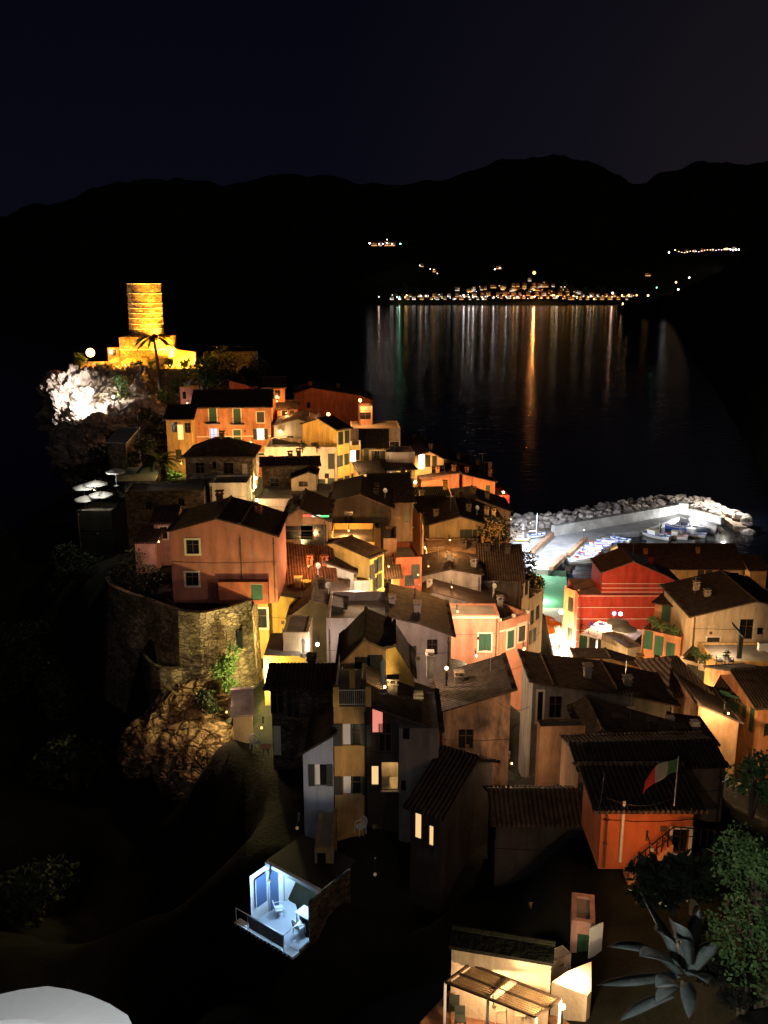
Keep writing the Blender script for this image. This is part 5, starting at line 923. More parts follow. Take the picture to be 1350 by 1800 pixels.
def lamp(label, pix, Y, power, col, kind='wall', bulb='bulby', r=.16, h=3, off=(0, -.5, -.25), size=.15, cat='street lamp', spot=None):
    p = atY(pix, Y) if not isinstance(pix, Vector) else pix
    if r <= .08: bulb = 'bulb_unseen'; r = .09  # unseen lamps added for their light: small heads get dimmed glass
    power *= 4.3 if p.y > 66 else 2.2
    t = empty('street_lamp' if cat == 'street lamp' else 'floodlight', (p.x, p.y, p.z - h)); tag(t, label, cat); mb = MB()
    if kind == 'pole': mb.bar((0, 0, -.6), (0, 0, h - r), .06, 6, .04); mb.bar((0, 0, -.1), (0, 0, .5), .1, 6)
    elif kind == 'wall': mb.bar((0, 0, h), (0, .9, h + .25), .03, 5); mb.bar((0, .9, h - .1), (0, .9, h + .4), .06, 5); t.location.z = p.z - h
    else: mb.box(-.3, .3, .05, .35, h - .25, h + .25); mb.bar((0, .2, h - .9), (0, .2, h - .25), .05, 5)
    mb.build('pole' if kind == 'pole' else 'bracket', M['iron'], t)
    mb = MB(); mb.sphere((0, 0, h), r, 10, 8); mb.build('lamp_glass', M[bulb], t)
    l = bpy.data.lights.new('lamp_light', 'POINT' if not spot else 'SPOT'); l.energy = power; l.color = col; l.shadow_soft_size = size; lo = bpy.data.objects.new('lamp_light', l); lo.parent = t; C.objects.link(lo); lo.location = (off[0], off[1], h + off[2])
    if spot: lo.rotation_euler = Vector(spot[0]).to_track_quat('-Z', 'Y').to_euler(); l.spot_size = spot[1]; l.spot_blend = .5
    return t
WARM = (1, .60, .30); OR = (1, .42, .12); YE = (1, .66, .28); WH = (1, .93, .8); CO = (.72, .86, 1); CW = (1, .50, .16)

# ---------------------------------------------------------------- lamps
# castle
lamp('big orange floodlight on the parapet left of the castle', c1(290, 440), 169, 900, OR, 'box', 'bulbo', .8, 1.2, (1.6, -.4, -.2), .5, 'floodlight')
lamp('yellow spotlight in the castle garden aimed at the tower', c1(765, 497), 168.6, 1500, (1, .42, .03), 'box', 'bulby', .15, .8, (0, 0, .5), .3, 'floodlight')
lamp('second yellow spotlight low beside the castle bush', c1(825, 497), 169, 900, (1, .48, .05), 'box', 'bulby', .18, .8, (0, .2, .5), .2, 'floodlight')
lamp('added amber fill lamp on the keep roof at the foot of the tower', c1(560, 358), 173.2, 520, (1, .42, .04), 'box', 'bulby', .1, .4, (0, 0, .5), .3, 'floodlight')  # this and the next lamp are added to fill the dark tower base
lamp('second added amber fill lamp on the keep roof at the foot of the tower', c1(640, 358), 173.2, 700, (1, .42, .04), 'box', 'bulby', .1, .4, (0, 0, .5), .3, 'floodlight')
lamp('added yellow fill spotlight right of the keep grazing the tower side', c1(775, 488), 171.9, 9000, (1, .42, .03), 'box', 'bulby', .12, .8, (0, 0, .6), .3, 'floodlight', spot=((-1, .5, 1.1), R(80)))  # extra spot added as fill for the shadowed tower side
lamp('narrow yellow spotlight on the castle terrace aimed up at the tower', c1(700, 505), 168.2, 17000, (1, .42, .03), 'box', 'bulby', .12, .8, (0, 0, .6), .3, 'floodlight', spot=((-.45, 1, 1.15), R(75)))
lamp('yellow spotlight before the left corner of the keep', c1(470, 505), 168.6, 1100, (1, .42, .03), 'box', 'bulby', .12, .8, (0, 0, .8), .3, 'floodlight')
lamp('white cliff floodlight burning below the castle', c1(290, 640), 154.5, 6000, (1, .95, .95), 'box', 'bulbw', .55, .6, (-.2, -.6, 0), .3, 'floodlight', spot=((-.1, 1, -.25), R(165)))
lamp('small white floodlight on the cliff right of the large one', c1(408, 668), 158, 260, WH, 'box', 'bulbw', .18, .5, (0, -.5, .1), .2, 'floodlight')
# upper town
lamp('orange globe lamp on a tall pole at the top of the ridge', c2(575, 172), 147, 420, OR, 'pole', 'bulbo', .26, 2.6, (.2, -.9, -.5))
lamp('orange lamp on the dark roof behind the grey gabled house', c2(425, 238), 146, 260, OR, 'pole', 'bulbo', .26, 2, (-.3, -.6, .3))
lamp('yellow wall lamp on the grey gabled house', c2(197, 319), 138.2, 90, YE, 'wall', 'bulby', .22, 1)
lamp('bright yellow lamp in the stair between the stone house and the terrace', c1(1143, 1085), 120, 650, (1, .7, .25), 'wall', 'bulby', .2, 1, (0, -.6, -.4))
lamp('second yellow lamp lower on the bright stair', c1(1140, 1130), 119, 300, (1, .7, .25), 'wall', 'bulby', .2, 1, (0, -.6, -.4))
lamp('round yellow lamp at the foot of the bright stair', c2(85, 645), 108.5, 260, YE, 'wall', 'bulby', .2, 1)
lamp('lamp glowing on the alley below the tall orange house', c1(1120, 900), 131, 520, CW, 'wall', 'bulby', .05, 1, (0, -1, 0))
lamp('lamp over the shrub beside the short palm', c1(760, 1010), 126, 120, (.9, .8, .2), 'wall', 'bulby', .05, 1)
lamp('lamp hidden in front of the tall orange house', c1(1000, 950), 129, 800, CW, 'wall', 'bulby', .05, 1, (0, -1, .5))
lamp('lamp under the red roofed house beside the bush', c2(180, 175), 149, 220, OR, 'wall', 'bulbo', .06, 1)
lamp('lamp lighting the low orange front on the ridge', c2(225, 232), 146.5, 160, OR, 'wall', 'bulbo', .06, 1)
lamp('lamp in the alley beside the ruined pink wall', c1(790, 700), 145, 160, (1, .55, .4), 'wall', 'bulby', .05, 1)
lamp('lamp lighting the cream wall below the planted terrace', c2(230, 500), 125, 800, WARM, 'wall', 'bulby', .05, 1, (0, -1, 0))
lamp('lamp lighting the front of the tall yellow corner house', c2(470, 600), 122, 850, YE, 'wall', 'bulby', .05, 1, (1, -1, 0))
lamp('small yellow lamp glowing under the balcony of the corner house', c2(541, 458), 129, 130, YE, 'wall', 'bulby', .15, 1)
lamp('lamp lighting the yellow row above the lane', c2(640, 600), 121, 700, YE, 'wall', 'bulby', .05, 1, (0, -1, .5))
lamp('white globe lamp at the bend of the upper lane', c2(836, 607), 125, 420, WH, 'wall', 'bulbw', .26, 1, (0, -.6, 0))
lamp('lamp beside the blazing doorway near the skyline', c2(866, 490), 146, 420, CW, 'wall', 'bulby', .2, 1)
lamp('lamp beside the blazing doorway on the narrow row', c2(838, 560), 127, 300, YE, 'wall', 'bulby', .2, 1)
lamp('orange lamp on the wall of the orange brown gutter house', c2(930, 650), 141, 260, OR, 'wall', 'bulbo', .05, 1)
lamp('orange lamp on the second orange brown house', c2(1140, 640), 142, 260, OR, 'wall', 'bulbo', .05, 1)
lamp('little rooftop lamp on the deep red house by the sea', c2(1255, 608), 150, 60, YE, 'pole', 'bulby', .2, 1)
lamp('lamp lighting the deep red walls above the sea', c2(1235, 690), 144, 420, (1, .3, .08), 'wall', 'bulbo', .05, 1)
lamp('lamp at the pale end wall above the harbour slip', c2(1290, 735), 118, 140, YE, 'wall', 'bulby', .06, 1)
lamp('orange lamp in the alley below the bright orange wall', c2(885, 870), 108, 1100, (1, .45, .12), 'wall', 'bulbo', .05, 1, (0, -.3, 0))
lamp('lamp beside the closed green parasol', c2(812, 700), 113, 130, CW, 'wall', 'bulby', .06, 1)
lamp('lamp warming the pillar terrace wall', c2(250, 720), 103, 150, CW, 'wall', 'bulby', .05, 1)
lamp('lamp warming the dusty flat roof and the olive house', c2(900, 960), 84, 900, CW, 'wall', 'bulby', .05, 1, (0, -.5, 3))
lamp('added amber fill lamp before the low wide gable house', c2(520, 790), 98, 210, CW, 'wall', 'bulby', .05, 1)  # this run of amber lamps is added fill for dim mid-town walls
lamp('added amber fill lamp before the olive gable house', c2(1000, 835), 100, 260, CW, 'wall', 'bulby', .05, 1)
lamp('added amber fill lamp before the olive harbour side house', c2(1215, 825), 110, 260, CW, 'wall', 'bulby', .05, 1)
lamp('added amber fill lamp before the loggia house', c2(330, 960), 83, 120, CW, 'wall', 'bulby', .05, 1, (0, -.5, 1))
lamp('added amber fill lamp at the stair tower', c2(712, 960), 88.5, 150, CW, 'wall', 'bulby', .05, 1)
lamp('added amber fill lamp before the planted balcony terrace', c2(540, 935), 88.5, 200, YE, 'wall', 'bulby', .05, 1)
lamp('added amber fill lamp between the roofs before the cream stepped parapet', c2(1010, 1060), 90, 140, WARM, 'wall', 'bulby', .05, 1, (0, 0, .8))
lamp('added amber fill lamp over the pillar terrace', c2(300, 620), 107, 160, WARM, 'wall', 'bulby', .05, 1, (0, 0, 1))
# lane behind the white house
lamp('warm lamp in the narrow lane beside the white gabled house', c2(650, 1120), 79, 420, YE, 'wall', 'bulby', .08, 1)
lamp('warm lamp lighting the white gabled house from below', c2(560, 1110), 79.5, 300, (1, .80, .56), 'wall', 'bulby', .05, 1, (0, -.4, 1))
lamp('yellow lamp in the narrow lane near the small cream house', c2(735, 1090), 84, 140, YE, 'wall', 'bulby', .05, 1)
lamp('orange lamp on the rust brown terrace house', c2(850, 1000), 87, 120, OR, 'wall', 'bulby', .05, 1)
# red house and bastion
lamp('added warm fill spot over the dark hut facing the red house', c6(640, 40), 57.5, 3400, (1, .62, .38), 'pole', 'bulby', .01, 1.0, (0, 0, .1), spot=((-.62, 1, -.10), R(80)))  # made-up spot with a dimmed head, put here to brighten the red house
lamp('yellow lamp close to the foot of the bastion', c3(895, 930), 68.5, 800, (1, .82, .3), 'wall', 'bulby', .06, 1, (-.6, -1.2, 0))
lamp('yellow lamp behind the stair house beside the bastion', c3(985, 760), 74, 320, (1, .70, .22), 'wall', 'bulby', .06, 1, (-.5, -.6, .2))
lamp('bluish white lamp glass beside the glazed balcony', c3(1168, 800), 69, 90, WH, 'wall', 'bulbw', .15, 1)
lamp('lamp lighting the rocks below the bastion', c3(700, 1150), 63, 300, (1, .62, .36), 'wall', 'bulby', .04, 1, (0, -1, 1))
lamp('lamp lighting the cream hut on the rocks', c3(880, 1230), 59, 60, (1, .66, .3), 'wall', 'bulby', .04, 1)
lamp('lamp lighting the small pink house left of the red house', c3(350, 270), 81.5, 60, (1, .6, .45), 'wall', 'bulby', .04, 1)
# centre front
lamp('lamp lighting the peach house from the courtyard', c4(850, 900), 80, 620, (1, .66, .42), 'wall', 'bulby', .05, 1, (0, -.4, .3))
lamp('lamp in the lane below the peach side wall', c4(1110, 860), 82, 500, (1, .66, .36), 'wall', 'bulby', .05, 1)
lamp('lamp lighting the grey gabled attic', c4(750, 660), 83, 300, (1, .75, .55), 'wall', 'bulby', .04, 1, (0, 0, 1))
lamp('lamp behind the mauve house wall', c4(420, 900), 64, 900, (1, .72, .52), 'wall', 'bulby', .04, 1, (0, 0, 2))
lamp('bright yellow lamp on the railed terrace beside the tiled slope', c6(745, 290), 51.8, 150, (1, .72, .3), 'pole', 'bulby', .1, .7, (0, .1, .2), spot=((.25, 1, .1), R(150)))
lamp('white lamp standing beside the garden jar on the small roof terrace', c4(690, 965), 62, 60, (1, .8, .45), 'pole', 'bulby', .14, .8, (0, -.4, .4))
# near
lamp('unseen warm fill lamp facing the mottled brown wall', c7(130, 600), 53.5, 240, (1, .58, .30), 'wall', 'bulby', .03, 1, (.3, 0, 0))  # unseen fill between the houses, added to brighten the mottled wall
lamp('unseen fill spot facing the yellow terrace house', c6(700, 1180), 41, 420, (1, .72, .42), 'wall', 'bulby', .02, 1, (0, 0, .3), spot=((-.42, 1, .3), R(46)))  # added spot, aimed so that only the yellow front brightens
lamp('unseen cold fill spot facing the pale blue wing', c6(330, 960), 43.5, 70, (.55, .68, 1), 'wall', 'bulbb', .02, 1, (0, 0, 0), spot=((.15, 1, .25), R(80)))  # added cold spot, brightens the blue wing from out of sight
lamp('orange lamp under the passage of the orange stair house', c7(800, 1010), 37, 150, (1, .38, .1), 'wall', 'bulbo', .03, 1, (0, 0, 0))
lamp('pale lamp over the pinkish yard wall', c7(400, 560), 51, 8, (1, .6, .45), 'wall', 'bulby', .03, 1)
lamp('pale lamp near the glowing white gable end', c7(1060, 600), 57, 60, (1, .72, .5), 'wall', 'bulby', .03, 1)
# right bank
lamp('globe lamp on a pole at the corner of the festive square', c5(307, 648), 134, 700, CW, 'pole', 'bulby', .4, 5.5, (-.9, -.3, -.2))
for i, (X, Y, e) in enumerate(((212, 690, 900), (290, 720, 900), (220, 800, 900), (300, 800, 900), (250, 850, 700))):
    lamp(('first', 'second', 'third', 'fourth', 'fifth')[i] + ' blinding white lamp over the crowded square counting from the water', c5(X, Y), 152 - i * 5, e * 5, (1, .80, .5), 'pole', 'bulby', .3, 3, (0, -.3, -.7))
lamp('lamp in the lane below the cream house with green shutters', c5(520, 880), 108, 700, (1, .7, .36), 'wall', 'bulby', .05, 1, (-.8, -.8, 0))
lamp('lamp in the lane below the orange shuttered house', c5(800, 960), 88, 1100, (1, .62, .28), 'wall', 'bulby', .05, 1, (-.8, -.8, 0))
lamp('lamp in the lane below the grey shuttered cream house', c5(950, 1080), 78, 520, (1, .7, .36), 'wall', 'bulby', .05, 1, (-.8, -.8, 0))
lamp('lamp in the lane below the yellow front at the right', c5(1150, 1160), 67, 420, (1, .62, .28), 'wall', 'bulby', .05, 1, (-.8, -.8, 0))
lamp('orange lamp lighting the corner house at the right edge', c7(1335, 640), 62, 700, (1, .55, .16), 'wall', 'bulby', .05, 1, (0, 0, 0))
lamp('lamp lighting the deep red house from the furnished terrace', c5(520, 760), 122, 1300, (1, .55, .3), 'wall', 'bulby', .04, 1, (0, 0, 2))
lamp('bluish white lamp above the white parasols', c5(605, 658), 121, 90, (.8, .85, 1), 'pole', 'bulbb', .26, 2.4, (0, -.5, 0))
lamp('small blue lamp left of the bluish white one', c5(574, 655), 122, 90, (.1, .15, 1), 'pole', 'litb', .3, 2.2, (-.4, -.6, -.3))
lamp('lamp lighting the large cream gable wall', c5(1120, 900), 84, 130, (1, .70, .42), 'wall', 'bulby', .04, 1, (0, 0, 2.0))
lamp('lamp behind the window of the long dark roofed house', c5(1150, 500), 143, 160, CW, 'wall', 'bulby', .05, 1)
# harbour
lamp('very bright white floodlight at the landward end of the quay', c5(95, 330), 186, 7000, (.86, .93, 1), 'pole', 'bulbb', .4, 4.5, (.5, 0, .8), .4, 'floodlight')
lamp('added cold fill light above the boulders at the landward end of the quay', c5(150, 200), 205, 1800, (.78, .84, 1), 'pole', 'bulbb', .05, 5, (0, 0, 2), .3, 'floodlight')  # extra light put in to brighten the landward boulders, head dimmed
lamp('white floodlight pole on the quay beside the boats', c5(420, 235), 196, 2600, (.85, .9, 1), 'pole', 'bulbb', .05, 6, (0, -.4, 1.5), .3, 'floodlight')
lamp('white lamp on the breakwater wall behind the moored boats', c5(780, 182), 232, 1500, WH, 'pole', 'bulbw', .28, 2.8)
lamp('bright white lamp at the quay end over the reflection', c5(961, 180), 226, 1700, (.95, .97, 1), 'pole', 'bulbw', .45, 3.2, (0, -.8, .6))
lamp('dim lamp high over the seaward boulders', c5(1120, 130), 232, 3200, WH, 'pole', 'bulbw', .05, 4, (0, -3, 5))
lamp('cold lamp above the green water at the beach', c5(200, 600), 168, 1500, (.75, 1, .8), 'pole', 'bulbb', .04, 4, (0, 0, 2))

# furnished terrace above the green shuttered lane house
tz = atY(c5(396, 742), 119).z
for X, Y, lab, rz in ((465, 712, 'dark blue plastic chair at the left on the furnished terrace', .5), (488, 722, 'dark blue plastic chair facing the table on the furnished terrace', -2), (521, 708, 'dark blue plastic chair behind the small table on the furnished terrace', 1.6)): chair(lab, atZ(c5(X, Y + 18), tz), rz, M['blueplas'], 'blue chairs on the furnished terrace')
table('small pale table between the blue chairs', atZ(c5(505, 735), tz), .45, M['plastic'])
parasol('open cream parasol at the back of the furnished terrace', atZ(c5(588, 770), tz), 1.5, 2.5, M['canvas']); parasol('open cream parasol at the front edge of the furnished terrace', atZ(c5(618, 800), tz), 1.7, 2.4, M['canvas'])
rt_ = empty('railing', (0, 0, 0)); tag(rt_, 'black railing along the furnished terrace over the lane', 'railing'); rail(rt_, [atZ(c5(400, 742), tz), atZ(c5(640, 846), tz), atZ(c5(718, 824), tz)], 1.0, 'iron', .16, 'rail')
parasol('closed green parasol standing at the alley terrace', atY(c2(821, 775), 112), 1, 3.6, simple('green canvas', (.05, .35, .2), .8), closed=True)
parasol('tiny closed white parasol in the arched niche by the glazed balcony', atY(c3(1095, 862), 66), .5, 1.6, M['canvas'], closed=True)
parasol('closed white parasol glowing on the railed terrace', atY(c6(738, 318), 50.5), .5, 2.2, M['canvas'], closed=True)
for X, Y, Z, lab, m_ in ((630, 985, 46.5, 'white plastic chair on the dim patio roof below the yellow house', 'plastic'), (705, 985, 46, 'grey shadowed chair right of the white patio chair', 'dshut'), (130, 585, 55.5, 'folding chair with a pale towel on the dark stone patio', 'plastic')): chair(lab, atY(c6(X, Y), Z), rnd.uniform(-2, 2), M[m_])
table('small folding table on the dark stone patio', atY(c6(182, 620), 55.5), .4, M['steel'])
# railed terrace on the yellow house
root, W, D, H, base, A, u, v = yel
rail(root, [(.1, D - .1, H), (.1, .12, H), (W + .3, .12, H)], 1.0, 'trim', .11)
for x, y in ((.15, .15), (W * .55, 2.6), (W + .2, .15)): mb = MB(); mb.box(x - .17, x + .17, y - .17, y + .17, H, H + 1.25); mb.build('pillar', M['yellow'], root)
mb = MB(); mb.tube([(W + .02, -.1, H - .3), (W + .02, -.12, .4)], .07, 6); mb.build('drainpipe', M['iron'], root)
# shutters of the near houses as opened leaves
root, W, D, H, base, A, u, v = red
mb = MB(); x = (atP(c3(768, 200), A, v) - A).dot(u); mb.bar((x, -.1, H * .15), (x, -.1, H - .2), .07, 6); mb.build('drainpipe', M['bshut'], root)
# outside stair of the orange house
root, W, D, H, base, A, u, v = oro
def loc_(p): q = atP(c7(*p), A - v * .9, v) - A; return Vector((q.dot(u), -.9, q.z + A.z - base))
a, b_, c_ = loc_((690, 1075)), loc_((905, 900)), loc_((1130, 920)); mb = MB(); n_ = 14
for i in range(n_): p = a.lerp(b_, i / n_); q = a.lerp(b_, (i + 1) / n_); mb.box(p.x, q.x, -1.0, -.02, p.z - 1.2, p.z - .8)
mb.build('stair', M['orange'], root)
mb = MB()
for dy in (0, -.0): mb.tube([a, b_, c_], .035, 5); mb.tube([a - Vector((0, 0, .45)), b_ - Vector((0, 0, .45)), c_ - Vector((0, 0, .45))], .025, 5)
for i in range(9): p = a.lerp(b_, i / 8); mb.bar(p, p - Vector((0, 0, .9)), .03, 4)
for i in range(8): p = b_.lerp(c_, i / 7); mb.bar(p, p - Vector((0, 0, .9)), .03, 4)
mb.build('railing', M['iron'], root)
mb = MB(); p = loc_((688, 820)); mb.bar((p.x, -.12, .5), (p.x, -.12, p.z), .08, 6); mb.build('drainpipe', M['trim'], root)
# festive square: parasols, tables, people
for i, (X, Y, r_, m_, lab) in enumerate(((232, 770, 1.9, 'red_canvas', 'orange cafe parasol at the front of the festive square'), (255, 740, 1.8, 'red_canvas', 'orange cafe parasol in the middle of the festive square'), (225, 715, 1.7, 'red_canvas', 'orange cafe parasol nearest the beach'), (292, 770, 1.6, 'canvas', 'white cafe parasol at the right of the festive square'))):
    parasol(lab, atZ(c5(X, Y + 20), 1.6), r_, 2.6, M[m_], drop=.7)
for i, (X, Y) in enumerate(((215, 830), (275, 830), (245, 800))): table('small cafe table on the festive square', atZ(c5(X, Y), 2.2), .5, M['plastic'], group='small cafe tables on the festive square')
bm_v = [(0, 0, .95), (0, 0, 1.15), (0, 0, 1.38), (0, 0, 1.5), (0, -.01, 1.58), (0, -.02, 1.68), (.1, 0, .9), (.11, -.02, .5), (.11, .02, .08), (.11, -.14, .04), (-.1, 0, .9), (-.12, .06, .5), (-.12, .14, .08), (-.12, 0, .04), (.19, 0, 1.38), (.25, .02, 1.1), (.24, -.08, .86), (-.19, 0, 1.38), (-.25, .02, 1.1), (-.24, -.1, .86)]
bm_e = [(0, 1), (1, 2), (2, 3), (3, 4), (4, 5), (0, 6), (6, 7), (7, 8), (8, 9), (0, 10), (10, 11), (11, 12), (12, 13), (2, 14), (14, 15), (15, 16), (2, 17), (17, 18), (18, 19)]
bm_r = [.15, .13, .15, .06, .09, .10, .09, .06, .045, .035, .09, .06, .045, .035, .06, .045, .035, .06, .045, .035]
pm = bpy.data.meshes.new('person'); pm.from_pydata(bm_v, bm_e, []); pm.materials.append(simple('skin', (.5, .3, .2), .6))
tops_ = ['red', 'white', 'blue', 'black', 'yellow', 'green', 'grey', 'pink']; tc_ = [(.6, .05, .04), (.8, .8, .8), (.06, .12, .5), (.03, .03, .03), (.8, .6, .08), (.05, .3, .1), (.35, .35, .35), (.7, .3, .35)]
def garment(name, rows, mat, par):
    mb = MB(); k = 10; vs = []
    for z, rx, ry, cx_ in rows:
        for i in range(k): a = 6.2832 * i / k; vs.append((cx_ + rx * math.cos(a), ry * math.sin(a), z))
    mb.add(vs, [(j * k + i, j * k + (i + 1) % k, (j + 1) * k + (i + 1) % k, (j + 1) * k + i) for j in range(len(rows) - 1) for i in range(k)]); return mb.build(name, mat, par, True)
for i, (X, Y, where) in enumerate(((205, 868, 'at the near edge of the square'), (232, 862, 'beside the front cafe table'), (262, 870, 'in the middle of the lane mouth'), (292, 860, 'beside the right wall of the lane'), (225, 838, 'left of the middle tables'), (285, 835, 'under the right lamp'), (252, 815, 'between the orange parasols'), (205, 800, 'near the left houses of the square'))):
    p = atZ(c5(X, Y), 2.4); o = bpy.data.objects.new('person', pm.copy()); o.location = p; o.rotation_euler.z = i * 1.3; link(o); tag(o, 'person in a %s top standing %s' % (tops_[i], where), 'person')
    sm = o.modifiers.new('skin', 'SKIN'); sv = o.data.skin_vertices[0].data if o.data.skin_vertices else None
    if sv is None:
        bpy.context.view_layer.objects.active = o; o.data.skin_vertices  # layer is made by the modifier
    else:
        for k, r_ in enumerate(bm_r): sv[k].radius = (r_, r_ * .75); 
        sv[0].use_root = True
    ss = o.modifiers.new('smooth', 'SUBSURF'); ss.levels = 1; ss.render_levels = 1
    garment('shirt', [(.92, .19, .15, 0), (1.15, .17, .14, 0), (1.4, .22, .14, 0), (1.48, .12, .09, 0)], simple('cloth ' + tops_[i], tc_[i], .9), o)
    garment('trousers', [(.5, .2, .12, 0), (.95, .185, .145, 0)], simple('trousers', (.05, .06, .1), .9), o)
    mb = MB(); mb.sphere((0, .02, 1.72), .115, 8, 6, 1, 1, .8); mb.build('hair', simple('hair', (.05, .03, .02), .8), o)

# blue lit veranda at the bottom
O = atY(cB(350, 815), 44); E = atZ(cB(820, 1090), O.z); d = (E - O); L = d.length; yw = math.atan2(d.y, d.x)
vr = empty('veranda_house', O, yw); tag(vr, 'small white veranda room lit cold blue in the darkness', 'house'); DP = 4.2
BW = simple('cold white paint', (.72, .76, .8), .6)
mb = MB(); mb.box(-.9, L, -.5, -.02, -.16, 0)
mb.build('deck', BW, vr); mb = MB(); mb.box(0, L, 0, DP, -.16, -.002); mb.build('floor', simple('pale floor tiles', (.45, .5, .58), .4), vr)
for i in range(15): x = -.85 + (L + .7) * i / 14.5; mb = MB(); mb.box(x, x + .1, -.62, -.5, -.2, .02); mb.build('joist', M['iron'], vr)
HL = 3.1
mbw = MB(); wall_face(mbw, lambda u_, v_, d_=0: (0 + d_, u_, v_), 2.6, HL, [(.35, 1.15, .9, 2.75), (1.4, 2.1, .05, 2.7)], .1); mbw.build('side_wall', BW, vr)
mb = MB(); mb.box(.09, .12, .35, 1.15, .9, 2.75); mb.box(.09, .12, 1.4, 2.1, .05, 2.7); pn = mb.build('window', simple('night glass', (.06, .1, .2), .1), vr)
mb = MB()
for y0, y1, z0, z1 in ((.35, 1.15, .9, 2.75), (1.4, 2.1, .05, 2.7)):
    for q in (y0, (y0 + y1) / 2, y1): mb.box(-.02, .12 - .002, q - .04, q + .04, z0, z1)
    mb.box(-.03, .117, y0, y1, z0, z0 + .08); mb.box(-.03, .117, y0, y1, z1 - .08, z1); mb.box(-.025, .116, y0, y1, z0 + 1.0, z0 + 1.06)
mb.build('frame', BW, pn)
mb = MB(); mb.box(.0, L, DP, DP + .15, 0, HL); mb.box(0, .12, 2.6, DP, 0, HL); mb.build('back_wall', BW, vr)
mb = MB(); mb.box(L, L + .15, .8, DP, 0, HL - .4); mb.box(L, L + .15, -.0, .8, 0, .2); mb.build('end_wall', M['stoned'], vr)
mb = MB(); mb.box(-.2, L + .3, 1.5, DP + .4, HL, HL + .1); mb.build('roof', M['iron'], vr)
mb = MB(); mb.box(-.1, L + .3, 1.3, 1.5, HL - .12, HL + .1); mb.build('gutter_beam', BW, vr)
mb = MB(); mb.box(.9, 2.2, DP - .5, DP - .02, 0, .9); mb.box(.9, 2.2, DP - .52, DP - .02, .9, .95); mb.build('kitchen_counter', simple('blue cupboard', (.12, .2, .42), .4), vr)
mb = MB(); mb.box(.9, L - .2, DP - .3, DP - .02, 1.9, 2.3)
mb.build('shelf', simple('blue cupboard', (.12, .2, .42), .4), vr)
for i in range(5): mb = MB(); mb.sphere((1.1 + i * .32, DP - .3, 1.82), .09, 8, 6); mb.build('pan', M['steel'], vr)
rail(vr, [(-.75, -.45, 0), (L - .7, -.45, 0), (L - .7, .8, 0)], 1.0, 'steel', .9, 'railing')
mb = MB(); mb.box(.25, L - .75, -.44, -.43, .15, .92); m_g = simple('frosted glass', (.35, .42, .5), .2); mb.build('glass_panel', m_g, vr)
def loc2(x, y, z=0): return O + Vector((math.cos(yw) * x - math.sin(yw) * y, math.sin(yw) * x + math.cos(yw) * y, z))
def boxy(name, label, cat, loc, rz, boxes, mat):
    t = empty(name, loc, rz); tag(t, label, cat)
    for nm, bx in boxes:
        mb = MB(); mb.box(*bx); mb.build(nm, mat, t)
    return t
boxy('table', 'white rectangular table in the blue lit veranda', 'table', loc2(L - 1.1, 1.9), yw, [('table_top', (-.6, .6, -.4, .4, .72, .77))] + [('leg', (x, x + .06, y, y + .06, 0, .72)) for x in (-.55, .5) for y in (-.35, .3)], BW)
chair('white lounge chair left in the blue lit veranda', loc2(.7, 1.5), yw + 2.5, BW); chair('wooden chair behind the table in the blue lit veranda', loc2(L - 1.2, 2.6), yw, M['wood']); chair('pale chair in front of the table in the blue lit veranda', loc2(L - 1.0, 1.1), yw + 3, BW)
lamp('cold ceiling lamp inside the blue lit veranda', loc2(L * .45, 2.3, 2.75), 0, 170, (.45, .72, 1), 'wall', 'bulbb', .1, .3, (0, 0, -.35), .1, 'ceiling lamp')
lamp('cold outdoor lamp at the front of the blue lit veranda', loc2(.9, .6, 2.85), 0, 45, (.45, .72, 1), 'wall', 'bulbb', .06, .3, (0, 0, -.2), .1, 'ceiling lamp')

# pergola house at the bottom
zP = 34.0
p0, p1, p2, p3 = [atZ(c8(*p), zP) for p in ((172, 470), (262, 405), (592, 533), (505, 598))]
pg = empty('pergola', (p0.x, p0.y, zP - 2.4)); tag(pg, 'metal framed pergola with slatted wooden top lit brightly', 'pergola'); o = pg.location
L4 = [Vector((p.x - o.x, p.y - o.y, 2.4)) for p in (p0, p1, p2, p3)]
for a, b_ in ((0, 1), (1, 2), (2, 3), (3, 0)): mb = MB(); mb.bar(L4[a], L4[b_], .06, 4); mb.build('beam', M['bshut'], pg)
m1, m2 = L4[0].lerp(L4[3], .48), L4[1].lerp(L4[2], .42); mb = MB(); mb.bar(m1, m2, .05, 4); mb.build('beam', M['bshut'], pg); n1, n2 = L4[0].lerp(L4[1], .5), L4[3].lerp(L4[2], .5); mb = MB(); mb.bar(n1, n2, .05, 4); mb.build('beam', M['bshut'], pg)
for q in (L4[0], L4[1], L4[2], L4[3], m1): mb = MB(); mb.bar(q, q - Vector((0, 0, 2.4)), .07, 4); mb.build('post', M['wtrim'], pg)
for t0, t1 in ((.08, .42), (.58, .92)):      # slatted blinds, pulled half open
    for s0, s1 in ((.04, .46), (.54, .96)):
        mb = MB()
        for i in range(5):
            f_ = t0 + (t1 - t0) * i / 4; a = L4[0].lerp(L4[1], f_).lerp(L4[3].lerp(L4[2], f_), s0); b_ = L4[0].lerp(L4[1], f_).lerp(L4[3].lerp(L4[2], f_), s1); mb.bar(a - Vector((0, 0, .05)), b_ - Vector((0, 0, .05)), .06, 4)
        mb.build('slats', M['honey'], pg)
flo = [atZ(c8(*p), zP - 2.42) for p in ((60, 640), (185, 500), (600, 600), (720, 700), (560, 900), (0, 900))]; sheet('terrace', flo, mottled('terracotta paving', (.42, .2, .11), (.25, .11, .06), 1.5, streak=False), 3)
